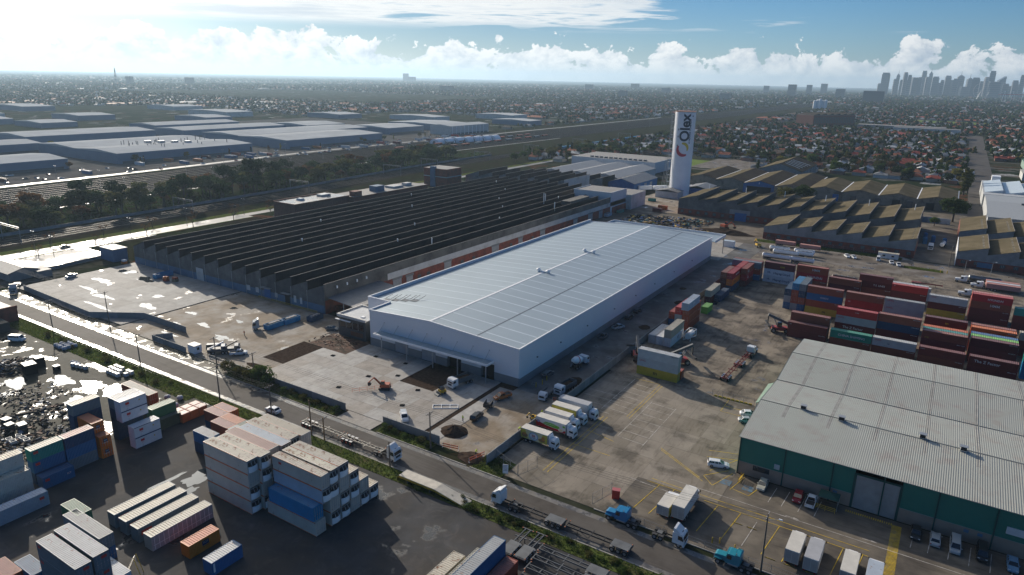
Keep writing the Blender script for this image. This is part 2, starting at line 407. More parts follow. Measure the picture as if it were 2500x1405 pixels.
yellow_line = material('yellow_road_paint', (0.55,0.38,0.04), rough=0.6, var=0.3, scale=0.9, coord='World', second=(0.25,0.21,0.14), second_scale=0.7, second_at=0.62)
white_line = material('white_road_paint', (0.50,0.47,0.43), rough=0.6, var=0.25, scale=0.9, coord='World', second=(0.21,0.18,0.15), second_scale=0.7, second_at=0.57)
blue_line = material('blue_road_paint', (0.10,0.19,0.27), rough=0.6, var=0.3, scale=0.9, coord='World', second=(0.165,0.143,0.115), second_scale=1.2, second_at=0.5)
kerb_m = material('kerb_concrete', (0.30,0.285,0.26), rough=0.65, var=0.2, scale=0.4, coord='World')

def sheet(name, x0, x1, y0, y1, z, m, parent=None, thick=0.02):
    o = put(name, MB().box(x0, x1, y0, y1, z-thick, z), m, parent)
    return o if parent is not None else structure(o)
def slab_field(name, x0, x1, y0, y1, sx, sy, ztop, mats, base_mat, skip=(), thick=0.12, gap=0.035):
    """poured slabs, each one its own part, over a base sheet"""
    root = sheet(name, x0, x1, y0, y1, ztop-thick+0.004, base_mat)
    nx_, ny_ = max(1, round((x1-x0)/sx)), max(1, round((y1-y0)/sy)); ax, ay = (x1-x0)/nx_, (y1-y0)/ny_
    me = MB().box(gap/2, ax-gap/2, gap/2, ay-gap/2, -thick+0.02, 0).mesh('slab'); me.materials.append(mats[0])
    for i in range(nx_):
        for j in range(ny_):
            cx, cy_ = x0+ax*(i+.5), y0+ay*(j+.5)
            if any(a < cx < b and c < cy_ < d for a, b, c, d in skip): continue
            put('slab', me, mats, root, (x0+ax*i, y0+ay*j, ztop + rnd.uniform(-.006,.006)), own=[rnd.choice(mats)])
    return root

# street along X, its shoulders, kerbs and verges
road = sheet('road', -520, 160, 101.0, 107.6, 0.02, asphalt)
sheet('road_shoulder', -520, 160, 99.7, 101.0, 0.012, shoulder); sheet('road_shoulder', -520, 160, 107.6, 109.0, 0.012, shoulder)
kerb = structure(put('kerb', MB().box(-300, -118, 109.0, 109.25, 0, 0.13).box(-106, -79.5, 109.0, 109.25, 0, 0.13).box(-78.5, -68, 109.0, 109.25, 0, 0.13).box(-49, 160, 110.4, 110.65, 0, 0.13), kerb_m))
structure(put('kerb', MB().box(-340, -235, 99.45, 99.7, 0, 0.12).box(-190, 160, 99.45, 99.7, 0, 0.12), kerb_m))
sheet('verge', -300, -164, 109.25, 112.7, 0.03, material('muddy_verge', (0.12,0.10,0.075), rough=0.6, var=0.4, scale=0.4, coord='World', wet=(0.56,0.08,0.5,0.3,0.04), second=(0.05,0.06,0.03), second_scale=0.3, bump=0.05, bump_scale=2))
sheet('verge', -164, -121, 109.25, 112.7, 0.03, grass_m); sheet('verge', -106.5, -90.5, 109.25, 112.8, 0.03, grass_m)
sheet('verge', -78.4, -70.5, 109.3, 116, 0.03, grass_m)
sheet('verge', -182, 60, 95.8, 99.45, 0.03, grass_m)
# left container yard, junk lot
sheet('yard', -190, 60, -60, 95.7, 0.0, yard_asphalt)
sheet('junk_lot', -262, -154, 40, 99.4, 0.022, junk_ground)
sheet('verge', -262, -158, 93.5, 99.44, 0.05, grass_m)
# construction site
sheet('site_yard', -226.4, -157, 113.2, 163, 0.005, dirt)
sheet('site_ground', -157.2, -91.2, 113.2, 150, 0.0, soil)
PIT = (-121.5, -107.6, 136.5, 151)
slab_field('apron', -156.8, -97.0, 113.6, 149.9, 6.0, 5.2, 0.14, concrete, soil, skip=(PIT, (-157, -150, 144, 151)))
slab_field('driveway', -119.5, -108, 108.9, 113.5, 5.8, 4.6, 0.10, concrete, soil)
slab_field('apron', -95.6, -91.4, 113.6, 147.2, 4.4, 5.6, 0.10, concrete[2:], soil)
sheet('site_yard', -91.4, -76.6, 112.8, 149, 0.03, dirt)
slab_field('west_apron', -300, -226.8, 115.0, 162.2, 9.2, 7.9, 0.22, west_conc, soil, thick=0.2)
sheet('east_lane', -91.4, -76.3, 149, 372, 0.01, lane_mat)
sheet('site_yard', -182, -76.3, 372, 432, 0.0, material('site_mud', (0.19,0.165,0.135), rough=0.7, var=0.3, scale=0.15, coord='World', second=(0.10,0.085,0.065), second_scale=0.09, bump=0.03, bump_scale=1.5))
slab_field('far_apron', -128, -88, 326.5, 372, 8, 8, 0.06, concrete, lane_mat)
sheet('site_yard', -190, -140, 432, 520, 0.0, dirt)
# car park and container yard
slab_field('car_park', -75.2, -46.2, 110.7, 176, 7.3, 8.2, 0.02, old_conc, yard_dirty, thick=0.05)
slab_field('car_park', -46.2, -28.9, 126.5, 176, 5.8, 8.2, 0.02, old_conc, yard_dirty, thick=0.05)
sheet('forecourt', -46.2, 110, 110.7, 140.2, 0.0, material('forecourt_concrete', (0.165,0.143,0.115), streak=(.12,.8,.6,.6), rough=0.6, var=0.25, scale=0.16, coord='World', second=(0.085,0.075,0.065), second_scale=0.11, second_at=0.52, bump=0.006, bump_scale=4))
sheet('container_yard', -76.2, 120, 176, 352, 0.0, yard_dirty)
sheet('back_street', -76.2, 140, 352, 384, 0.01, material('back_street_gravel', (0.15,0.128,0.105), rough=0.68, var=0.35, scale=0.12, coord='World', second=(0.22,0.205,0.19), second_scale=0.12, second_at=0.6, wet=(0.62,0.1,0.6,0.14,0.03), bump=0.02, bump_scale=2))
sheet('verge', -84, -14, 381, 387.5, 0.03, grass_m); sheet('verge', -12, 4, 366, 371, 0.04, grass_m); sheet('verge', 40, 140, 352, 357, 0.03, grass_m)
sheet('wharf_yard', -60, 8, 352, 381, 0.02, MATS['back_street_gravel'])

# painted bays and lines
def lines(name, segs, m, parent, z=0.034, w=0.13):
    for (x0, y0), (x1, y1) in segs:
        b = MB().bar((0,0,0), (x1-x0, y1-y0, 0), w, 0.006)
        put(name, b, m, parent, (x0, y0, z))
fore = bpy.data.objects['forecourt']; park = bpy.data.objects['car_park']
lines('bay_line', w=0.12, segs=[((-75, 150+3.6*i), (-64, 150+3.6*i)) for i in range(0, 4)] + [((-66.8, 153+3.0*i), (-59.5, 152.4+3.0*i)) for i in range(7)] , m=white_line, parent=park)
lines('bay_line', w=0.12, segs=[((-57.3, 140.5+3.6*i), (-50.5, 140.0+3.6*i)) for i in range(7)] + [((-57.3,140.5),(-57.3,163)), ((-50.5,139.5),(-50.5,162.5)), ((-66.8,151.5),(-66.8,174)), ((-48,125.2),(-37,124.6))], m=white_line, parent=park)
lines('edge_line', [((-59.5,151),(-59.5,174.5)), ((-58.6,150.5),(-58.6,174)), ((-64.5,117),(-64.5,148)), ((-63.4,117),(-63.4,148)), ((-66.6,174.5),(-59.5,174.5)), ((-64.5,131),(-55,131)), ((-64.5,139),(-57,137.5)),
                    ((-46.5,141),(-35,133.8)), ((-46.2,140.2),(-34,132.7)), ((-40.5,168),(-40.5,175.5)), ((-40.5,168),(-35,168)), ((-40.5,171.5),(-35,171.5))], yellow_line, park)
lines('edge_line', [((-36.8,146.4),(-30.2,148.6)), ((-36.4,143.3),(-30.2,145.6)), ((-34.0,137.8),(-29.2,147.5)), ((-31.8,132.3),(-29.4,139.5)), ((-34.5,135),(-31.8,132.3)), ((-28.2,132.8),(-26.8,139.6)), ((-24.3,132.6),(-23.3,136.3)), ((-27.8,133.4),(-24.2,132.6)), ((-34.5,135.2),(-30.5,140))], yellow_line, fore)
lines('edge_line', [((-43.5,127.6),(-1,127.2)), ((-44,126.2),(-36.5,126.2)), ((-31.5,125.9),(-1,125.4))] + [((-42.6+3.3*i,115.2),(-41.2+3.3*i,126)) for i in (0,1)] + [((x,115.0),(x+1.0,125.6)) for x in (-29.6,-25.0,-17.6,-14.0,-9.6,-6.2,-2.9)], yellow_line, fore)
lines('bay_line', [((-21.2,115.5),(-20.6,124.5)), ((-40,129.6),(90,129.2))] + [((x,132.6),(x+0.4,139)) for x in (-20.4,-17.8,-14.6,-11.6,5.2,8.0,11.2,14.4,17.6,20.8,24)], white_line, fore)
put('wheelchair_bay', MB().box(-30.9,-28.6,134.0,136.2,0.03,0.036), blue_line, fore); put('wheelchair_bay', MB().box(-26.2,-24.0,134.3,136.4,0.03,0.036), blue_line, fore)
for i in range(46): put('crossing_bar', MB().box(0,1.7,0,0.20,0,0.006), yellow_line, fore, (1.7,121.0+0.385*i,0.03))
for i in range(22): put('hazard_bar', MB().box(0,0.19,0,0.75,0,0.006), yellow_line, fore, (-6.6+0.385*i,138.2,0.03))
arrow = MB().add([(0,-.09,0),(1.5,-.09,0),(1.5,-.28,0),(2.6,0,0),(1.5,.28,0),(1.5,.09,0),(0,.09,0)], [(0,1,2,3,4,5,6)])
put('lane_arrow', arrow, white_line, fore, (-16.4,129.9,0.033)); put('lane_arrow', arrow, white_line, fore, (-2.6,130.6,0.033))
for x in (-24.6,-21.9,-16.9,-13.6,-10.2): put('wheel_stop', MB().tbox(0,1.9,0,0.16,0,0.11,0.03,0.03,0.03), material('wheel_stop_rubber', (0.05,0.045,0.03), second=(0.4,0.28,0.03), second_scale=3), fore, (x,(121.8 if x < -20 else 114.6),0.0), rz=-0.02)

# soil in trenches and in the dock pit
for nm, a in (('trench', (-97.0,-95.6,113.6,147.6)), ('trench', (-95.6,-88.3,147.2,148.4))): sheet(nm, *a, 0.02, soil)
sheet('dock_pit', -121.3, -107.7, 136.6, 150, 0.03, soil)
sheet('disturbed_soil', -163.5, -147.2, 139.5, 150.5, 0.155, material('red_rubble', (0.13,0.075,0.055), rough=0.85, var=0.5, scale=1.0, coord='World', second=(0.05,0.04,0.03), second_scale=0.4, bump=0.1, bump_scale=1.5))
sheet('tyre_churned_soil', -166, -156.9, 124, 140, 0.03, soil)

def puddle(label, x, y, rx, ry, seed):
    """shallow standing water with a ragged shore"""
    g_ = random.Random(seed); n = 40; ph_ = [g_.uniform(0,6.28) for _ in range(5)]
    pts = []
    for i in range(n):
        a = 2*PI*i/n; k = 1+.22*math.sin(2*a+ph_[0])+.18*math.sin(3*a+ph_[1])+.13*math.sin(5*a+ph_[2])+.09*math.sin(9*a+ph_[3])+.05*math.sin(14*a+ph_[4])
        pts.append((rx*k*math.cos(a), ry*k*math.sin(a), 0))
    o = put('puddle', MB().add(pts, [tuple(range(n))]), material('standing_water', (0.03,0.035,0.035), rough=0.03, spec=0.8, var=0.1), None, (x,y,.03)); structure(o); return o
for i, (x, y, rx, ry) in enumerate(((-123.5,73.5,2.2,3.2),(-120.6,69.0,1.0,2.4),(-127.5,69.5,.5,4.5),(-112.8,47.0,1.2,2.0),(-101,48.5,1.5,2.4),(-186.5,84.5,4.5,2.6),(-196.5,82.0,3.5,2.6),(-180.5,77.5,4.0,2.0),(-205,74,5,2.2),(-199,92.5,3.5,1.6),(-70.5,262,2.4,5))): puddle('', x, y, rx, ry, 30+i)
for i, (x, y, rx, ry) in enumerate(((-283,139,5.5,2.0),(-276,130,6.5,.9),(-262,128,6,1.2),(-271,150,5,2.2),(-253,121,8,.8),(-238,131,4.5,1.8),(-231,124,3.2,.8),(-288,152,4,2.6),(-246,140,2.6,1.4))): puddle('', x, y, rx, ry, 60+i).location.z = .235
for i, (x, y, rx, ry) in enumerate(((-214,126,3.2,1.4),(-205,131,3,1.2),(-219,136,2.2,1.2),(-198,140,1.8,.9),(-190,127,3.4,1.4),(-206,119.5,3.6,.8),(-212,148,1.6,.9))): puddle('', x, y, rx, ry, 80+i)
# ---------------------------------------------------------------- buildings: the new warehouse
white_clad = material('white_cladding', (0.66,0.67,0.70), rough=0.42, var=0.03, scale=0.15, corr=(0,0.6), corr_depth=0.004)
white_clad_y = material('white_cladding_side', (0.66,0.67,0.70), rough=0.42, var=0.03, scale=0.15, corr=(1,0.6), corr_depth=0.004)
zinc_roof = material('new_zinc_roof', (0.33,0.385,0.415), rough=0.42, metal=0.25, var=0.05, scale=0.06, corr=(1,0.76), corr_depth=0.010)
roof_lite = material('translucent_sheet', (0.50,0.56,0.59), rough=0.35, var=0.08, scale=0.3)
trim_white = material('white_flashing', (0.80,0.80,0.80), rough=0.4, var=0.04)
gutter_dark = material('gutter_dark_grey', (0.10,0.11,0.12), rough=0.5)  # plain dark grey for gutters and small fittings
precast = material('precast_grey', (0.20,0.205,0.21), rough=0.7, var=0.10, scale=0.3)
steel_grey = material('galvanised_steel', (0.38,0.39,0.40), rough=0.45, metal=0.5)
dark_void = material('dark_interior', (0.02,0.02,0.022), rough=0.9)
glass_dark = material('dark_glass', (0.02,0.025,0.03), rough=0.08, spec=0.8)
cladding_dark = material('charcoal_cladding', (0.055,0.060,0.065), rough=0.5)
roller = material('roller_door_grey', (0.30,0.31,0.33), rough=0.5, corr=(2,0.14), corr_depth=0.01)
copper = material('rust_panel', (0.12,0.05,0.03), rough=0.6)

XR, XL, XF, XA, XM = -91.5, -156.3, -146.8, -123.2, -106.3    # right wall, main left wall, front-left wall, ridge, expansion gutter
Y0, YN, Y1 = 150.2, 159.5, 325.0
ZE, ZL, ZA = 10.9, 10.9, 12.6
wh = thing('warehouse', 'long new white warehouse with a pale low gable roof and front canopy', 'warehouse', (0,0,0))
def zroof(x): return ZE + (ZA-ZE)*(XR-x)/(XR-XA) if x > XA else ZA - (ZA-ZL)*(XA-x)/(XA-XL)
# walls: cladding above, precast dado below (front has door openings)
DZ = 2.55
def wall_front(x0, x1, z0, z1=None):
    p = [(x0, z0), (x1, z0)]
    if z1 is None:
        p += [(x1, zroof(x1)+.25)]
        if x0 < XA < x1: p += [(XA, ZA+.25)]
        p += [(x0, zroof(x0)+.25)]
    else: p += [(x1, z1), (x0, z1)]
    return p
front_doors = [(-136.6,-131.2,4.6,'roller'), (-126.0,-120.6,4.6,'roller'), (-116.3,-111.2,4.9,'open'), (-104.2,-99.6,4.6,'open')]
fm = MB().prism(wall_front(XF, XR, 4.95), 'y', Y0, Y0+.3)
edges = [XF] + [e for d in front_doors for e in d[:2]] + [XR]
for a, b_ in zip(edges[0::2], edges[1::2]): fm.box(a, b_, Y0, Y0+.3, DZ, 4.95)
for a, b_, h, k in front_doors:
    if h < 4.95: fm.box(a, b_, Y0, Y0+.3, h, 4.95)
put('front_wall', fm, white_clad, wh)
for a, b_ in zip(edges[0::2], edges[1::2]): put('precast_panel', MB().box(a, b_, Y0-.06, Y0+.3, 0, DZ), precast, wh)
for a, b_, h, k in front_doors:
    put('roller_door' if k == 'roller' else 'door_opening', MB().box(a, b_, Y0+(.12 if k == 'roller' else 1.2), Y0+(.2 if k == 'roller' else 1.3), 0, h), roller if k == 'roller' else dark_void, wh)
    if k == 'open': put('door_reveal', MB().box(a-.02, a+.10, Y0+.301, Y0+1.2, 0, h).box(b_-.10, b_+.02, Y0+.301, Y0+1.2, 0, h), precast, wh)
put('side_wall', MB().box(XR-.3, XR, Y0+.301, Y1, DZ-.3, ZE+.25), white_clad_y, wh)
for i in range(29):
    a = Y0+.301+(Y1-Y0-.301)/29*i; put('precast_panel', MB().box(XR-.3, XR+.05, a, a+(Y1-Y0)/29-.03, 0, DZ-.303), precast, wh)
put('side_wall', MB().box(XL, XL+.3, YN, Y1, 0, ZL+1.0), white_clad_y, wh)
put('side_wall', MB().box(XF, XF+.3, Y0+.301, YN, 0, ZL+.9), white_clad_y, wh)
put('return_wall', MB().box(XL+.301, XF+.3, YN, YN+.3, 0, ZL+1.0), white_clad, wh)
put('rear_wall', MB().prism([(XL+.301,0),(XR-.301,0),(XR-.301,ZE+.2),(XA,ZA+.2),(XL+.301,ZL+.2)], 'y', Y1-.3, Y1), white_clad, wh)
# roof planes and their parts
def roof_quad(x0, x1, y0, y1, dz=0.0, t=0.12):
    return MB().add([(x0,y0,zroof(x0)+dz-t),(x1,y0,zroof(x1)+dz-t),(x1,y1,zroof(x1)+dz-t),(x0,y1,zroof(x0)+dz-t),(x0,y0,zroof(x0)+dz),(x1,y0,zroof(x1)+dz),(x1,y1,zroof(x1)+dz),(x0,y1,zroof(x0)+dz)],
                    [(0,3,2,1),(4,5,6,7),(0,1,5,4),(1,2,6,5),(2,3,7,6),(3,0,4,7)])
put('roof', roof_quad(XF+.3, XA, Y0+.301, YN+.3), zinc_roof, wh); put('roof', roof_quad(XL+.301, XA, YN+.301, Y1-.3), zinc_roof, wh)
ro = put('roof', roof_quad(XA, XR-.301, Y0+.301, Y1-.3), zinc_roof, wh)
nstrip = 26
for i in range(nstrip):
    y = Y0 + 4.5 + i*(Y1-Y0-8)/nstrip
    xl = XL+1.6 if y > YN+1 else XF+1.2
    put('rooflight_strip', roof_quad(xl, XA-.7, y, y+.62, .015, .01), roof_lite, ro)
    put('rooflight_strip', roof_quad(XA+.7, XM-.5, y, y+.62, .015, .01), roof_lite, ro)
    put('rooflight_strip', roof_quad(XM+.5, XR-1.0, y, y+.62, .015, .01), roof_lite, ro)
put('ridge_cap', roof_quad(XA-.42, XA-.01, Y0, Y1-.3, .06, .05).add(*(lambda q: (q.v, q.f))(roof_quad(XA+.01, XA+.42, Y0, Y1-.3, .06, .05))), trim_white, wh)
put('expansion_gutter', roof_quad(XM-.16, XM+.16, Y0+.32, Y1-.3, .04, .03), gutter_dark, wh)
put('parapet_cap', MB().box(XR-.36, XR+.05, Y0-.05, Y1+.05, ZE+.251, ZE+.36), trim_white, wh)
put('parapet_cap', MB().box(XL-.06, XL+.36, YN-.06, Y1+.05, ZL+1.001, ZL+1.11).box(XF-.06, XF+.36, Y0-.06, YN-.07, ZL+.901, ZL+1.01).box(XL+.37, XF+.36, YN-.06, YN+.36, ZL+1.001, ZL+1.11), trim_white, wh)
fc = MB()
for a, b_ in ((XF+.37, XA), (XA, XR-.37)):
    za, zb = zroof(a)+.251, zroof(b_)+.251
    fc.add([(a,Y0-.05,za),(b_,Y0-.05,zb),(b_,Y0+.36,zb),(a,Y0+.36,za),(a,Y0-.05,za+.1),(b_,Y0-.05,zb+.1),(b_,Y0+.36,zb+.1),(a,Y0+.36,za+.1)], [(0,3,2,1),(4,5,6,7),(0,1,5,4),(1,2,6,5),(2,3,7,6),(3,0,4,7)])
put('parapet_cap', fc, trim_white, wh)
# front canopy hung on rods
cx0, cx1, cy0, cz = -142.3, -99.7, 146.6, 5.55
cano = put('canopy', MB().box(cx0, cx1, cy0+.35, Y0-.01, cz-.02, cz+.10), material('canopy_sheet', (0.34,0.40,0.42), rough=0.4, metal=0.3, corr=(0,0.3), corr_depth=0.01), wh)
put('fascia', MB().box(cx0-.05, cx1+.05, cy0, cy0+.349, cz-.25, cz+.32).box(cx0-.05, cx0+.2, cy0+.35, Y0-.02, cz-.25, cz+.32).box(cx1-.2, cx1+.05, cy0+.35, Y0-.02, cz-.25, cz+.32), trim_white, cano)
for i in range(8):
    x = cx0 + 1.6 + i*(cx1-cx0-3.2)/7
    put('tie_rod', MB().tube((x,cy0+.6,cz+.3), (x,Y0-.02,cz+3.1), .07, n=6).box(x-.15,x+.15,Y0-.05,Y0-.002,cz+2.95,cz+3.3), steel_grey, cano)
for x in (-139, -129, -119, -110, -100.2): put('canopy_post', MB().box(x-.12,x+.12,cy0+.1,cy0+.34,0.14,cz-.26), steel_grey, cano)
# rear canopy
rc = put('rear_canopy', MB().box(-150, -90, Y1+.01, 341.5, 8.9, 9.1), zinc_roof, wh)
put('fascia', MB().box(-150.2,-89.8,341.5,341.8,8.6,9.9).box(-90,-89.75,Y1+.02,341.49,8.6,9.9).box(-150.25,-150,Y1+.02,341.49,8.6,9.9), trim_white, rc)
for x in (-148,-134,-120,-106,-90.4): put('canopy_post', MB().box(x-.15,x+.15,341.1,341.4,0,8.88), steel_grey, rc)
# ridge ventilators, roof skid frames, wall lights
vent = MB(); vent.tube((0,0,0),(0,0,.7),.55,n=12).tube((0,0,.7),(0,0,1.0),.85,.85,n=12).tube((0,0,1.0),(0,0,1.35),.85,.3,n=12)
vme = vent.mesh('roof_ventilator')
for y in (218.3, 256.6):
    for x in (XA-2.1, XA+2.1): put('roof_ventilator', vme, trim_white, wh, (x,y,zroof(x)+.02))
    put('ventilator_duct', MB().box(XA-1.6,XA+1.6,y-.25,y+.25,ZA+.02,ZA+.42), trim_white, wh)
for i in range(4):
    x = -151.5+3.0*i; y = 160.9+1.2*i
    z = zroof(x)
    put('plant_platform_frame', MB().box(x,x+2.4,y,y+2.0,z+.12,z+.2).bar((x,y+2.0,z+.2),(x+.1,y+5.2,z+.75),.12).bar((x+2.4,y+2.0,z+.5),(x+2.5,y+5.2,z+1.05),.12).box(x,x+.08,y,y+.08,z,z+.12), gutter_dark, wh)
for y in (160,174,192,213,232,251,273,296): put('wall_light', MB().box(XR+.001,XR+.35,y-.2,y+.2,5.6,5.9), gutter_dark, wh)
# two-storey office pod in the notch
of = thing('site_office', 'dark flat roofed office pod on the corner of the white warehouse', 'office', (0,0,0))
put('wall', MB().box(-161.7,-149.5,151.0,161.8,0.0,2.6).box(-161.7,-149.5,151.0,161.8,2.6,6.7), cladding_dark, of)
put('roof', MB().box(-161.4,-149.5,151.3,161.5,6.7,6.9), material('office_roof', (0.42,0.43,0.44), rough=0.45), of)
put('parapet', MB().box(-162.0,-149.4,150.7,151.2,6.5,7.35).box(-162.0,-161.5,151.21,162.1,6.5,7.35).box(-161.49,-156.4,161.6,162.1,6.5,7.35), material('pale_capping', (0.50,0.48,0.45), rough=0.5), of)
put('sunshade', MB().box(-162.2,-155.6,150.0,150.69,5.6,5.75), trim_white, of)
wnd = put('window_band', MB().box(-160.8,-150.4,150.93,150.99,3.2,5.4), glass_dark, of)
put('mullion', MB().box(-158.1,-158.0,150.88,150.929,3.2,5.4).box(-155.4,-155.3,150.88,150.929,3.2,5.4).box(-152.8,-152.7,150.88,150.929,3.2,5.4), steel_grey, wnd)
put('rust_panel', MB().box(-156.2,-150.8,150.85,150.92,1.0,2.4), copper, of)
put('roof_hatch', MB().box(-153.6,-152.4,153,154.1,6.91,7.2), trim_white, of)

# ---------------------------------------------------------------- sawtooth factories
old_sheet = material('weathered_cement_sheet', (0.165,0.160,0.155), spec=0.1, rough=0.85, var=0.18, scale=0.35, second=(0.08,0.082,0.085), second_scale=0.12, second_at=0.52, corr=(0,0.25), corr_depth=0.012)
old_sheet_y = material('weathered_cement_sheet_side', (0.15,0.14,0.125), rough=0.85, var=0.2, scale=0.3, second=(0.07,0.066,0.06), second_scale=0.15, corr=(1,0.25), corr_depth=0.012)
dark_glaze = material('grimy_sawtooth_glazing', (0.085,0.062,0.052), rough=0.55, var=0.35, scale=0.12, second=(0.040,0.034,0.034), second_scale=0.06, spec=0.08, corr=(1,0.9), corr_depth=0.01)
saw_roof = material('old_asbestos_roof', (0.060,0.050,0.044), spec=0.0, rough=0.9, var=0.2, scale=0.15, second=(0.075,0.065,0.05), second_scale=0.07, corr=(1,0.2), corr_depth=0.012)
brown_roof = material('mossy_brown_roof', (0.148,0.124,0.083), spec=0.0, rough=0.9, var=0.16, scale=0.2, second=(0.10,0.085,0.055), second_scale=0.09, corr=(1,0.35), corr_depth=0.014)
ridge_m = material('pale_ridge_flashing', (0.30,0.27,0.25), spec=0.1, rough=0.8, var=0.2)
brick = material('red_brick', (0.27,0.068,0.042), rough=0.85, var=0.22, scale=0.8, second=(0.15,0.05,0.038), second_scale=0.3)
brick_dk = material('dull_brick', (0.165,0.060,0.044), rough=0.85, var=0.22, scale=0.8)
white_band = material('white_painted_band', (0.50,0.50,0.49), rough=0.7, var=0.12, scale=0.4, second=(0.30,0.28,0.26), second_scale=0.2, second_at=0.62)
blue_paint = material('blue_painted_steel', (0.03,0.12,0.30), rough=0.55, var=0.15)
blue_wall = material('faded_blue_wall', (0.085,0.15,0.23), rough=0.75, var=0.2, scale=0.3)
window_m = material('grimy_window', (0.06,0.07,0.08), rough=0.3)

def sawtooth(root, x0, pitch, n, y0, y1, zv, zp, wallm, sidem, roofm, glaze, base=None, y1s=None, wall_lo=0.0, step_at=None):
    """n teeth rising towards +X; ridge at the +X side of each tooth, glazed drop below it"""
    for k in range(n):
        a, b_ = x0+pitch*k, x0+pitch*(k+1)
        ya, yb = y0, (y1s[k] if y1s else y1)
        lo = wall_lo if base is None else base[0]
        put('gable_panel', MB().prism([(a,lo),(b_,lo),(b_,zp),(a,zv)], 'y', ya, ya+.25), wallm, root)
        put('gable_panel', MB().prism([(a,0),(b_,0),(b_,zp),(a,zv)], 'y', yb-.25, yb), wallm, root)
        sl = MB().add([(a,ya-.15,zv+.06),(b_+.15,ya-.15,zp+.06),(b_+.15,yb+.1,zp+.06),(a,yb+.1,zv+.06),(a,ya-.15,zv-.06),(b_+.15,ya-.15,zp-.06),(b_+.15,yb+.1,zp-.06),(a,yb+.1,zv-.06)],
                      [(0,1,2,3),(7,6,5,4),(0,4,5,1),(1,5,6,2),(2,6,7,3),(3,7,4,0)])
        put('roof_slope', sl, roofm, root)
        if k < n-1: put('glazed_face', MB().box(b_-.1,b_,ya+.251,yb-.251,zv-.3,zp-.07), glaze, root)
        put('ridge_flashing', MB().box(b_-.04,b_+.17,ya-.2,yb+.12,zp+.061,zp+.11), ridge_m, root)
def openings(root, name, rects, y, m, d=.05):
    for x0, x1, z0, z1 in rects: put(name, MB().box(x0,x1,y-d,y-.001,z0,z1), m, root)

ft = thing('sawtooth_factory', 'vast dark sawtooth roofed factory beside the white warehouse', 'factory')
pitch = 8.53
nT = 14; sx0 = -180.2 - pitch*nT
sawtooth(ft, sx0, pitch, nT, 162.3, 402.0, 7.6, 11.0, old_sheet, old_sheet_y, saw_roof, dark_glaze, y1s=[442]*8+[446]*3+[402]*3)
# long east wall: sheeting over a white band over brick, with roller doors
put('east_wall', MB().box(-180.3,-180.05,162.56,401.7,7.6,10.95), old_sheet_y, ft)
put('white_band', MB().box(-180.35,-180.0,195,426,5.0,7.59), white_band, ft)
put('east_wall', MB().box(-180.34,-180.03,162.56,194.99,5.0,7.59), old_sheet_y, ft)
put('brick_wall', MB().box(-180.3,-180.06,162.56,426,0,4.99), brick, ft)
for y, w, h in ((198,5,4.2),(206,4,3.8),(231,5,4.4),(268,6,4.4),(292,4,4),(314,5,4.2),(352,5,4.2),(371,6,4.5),(386,5,4)): put('roller_door', MB().box(-180.05,-179.96,y,y+w,0.05,h), roller, ft); put('door_head', MB().box(-180.05,-179.9,y-.5,y+w+.5,h+.01,h+.9), precast, ft)
for y in (200.5, 213, 219, 243, 252, 284, 305): put('window', MB().box(-180.05,-179.98,y,y+2.2,1.6,3.0), window_m, ft)
for y in (168,173,178,183): put('wall_cowl', MB().box(-180.04,-179.7,y,y+.5,8.4,9.4), trim_white, ft)
put('low_blue_dado', MB().box(sx0+.1,-180.4,162.22,162.29,0.2,3.1), blue_wall, ft)
openings(ft, 'door', [(-254.6,-250.0,0,5.4)], 162.2, white_band); openings(ft, 'door', [(-212.6,-209.0,0,4.4)], 162.2, blue_paint); openings(ft, 'door', [(-201,-198.4,0,4.2)], 162.2, dark_void)
openings(ft, 'window', [(-223,-220.8,1.6,3.6),(-217.6,-215.8,1.6,3.6),(-206.6,-205.2,1.6,3.4),(-196.2,-194.9,1.6,4.2),(-192.9,-191.8,1.6,4.0)], 162.2, white_band)
for k in range(1, nT): put('downpipe', MB().tube((sx0+pitch*k-.15,162.1,0),(sx0+pitch*k-.15,162.1,7.5),.09,n=6), steel_grey, ft)
put('door_hood', MB().box(-213.4,-208.2,160.9,162.2,4.5,4.7), steel_grey, ft); put('door_hood', MB().box(-201.8,-197.6,160.9,162.2,4.3,4.5), steel_grey, ft)
put('guard_rail', MB().bar((-215,161.2,.9),(-183,161.2,.9),.12).bar((-215,161.2,.45),(-183,161.2,.45),.12), material('yellow_steel', (0.5,0.33,0.03), rough=0.5, var=0.2), ft)
# stacks and cowls on the roof
cowl = MB().tube((0,0,0),(0,0,1.1),.18,n=8).tube((0,0,1.1),(0,0,1.4),.4,.12,n=8)
cme = cowl.mesh('roof_cowl')
for x, y in ((-205,230),(-222,262),(-239,205),(-256,300),(-214,330),(-231,352),(-197,301),(-248,385),(-265,240),(-282,330),(-205,380),(-273,412)): put('roof_cowl', cme, trim_white, ft, (x-.6, y, 10.5))
for x, y, h in ((-188.9,345,5.2),(-205.8,362,6.5),(-207,366,5.5),(-190,235,4.0)): put('flue', MB().tube((0,0,0),(0,0,h),.22,n=8), trim_white, ft, (x,y,9.5))
put('roof_house', MB().box(-196,-190,366,392,9.6,12.0), old_sheet_y, ft)
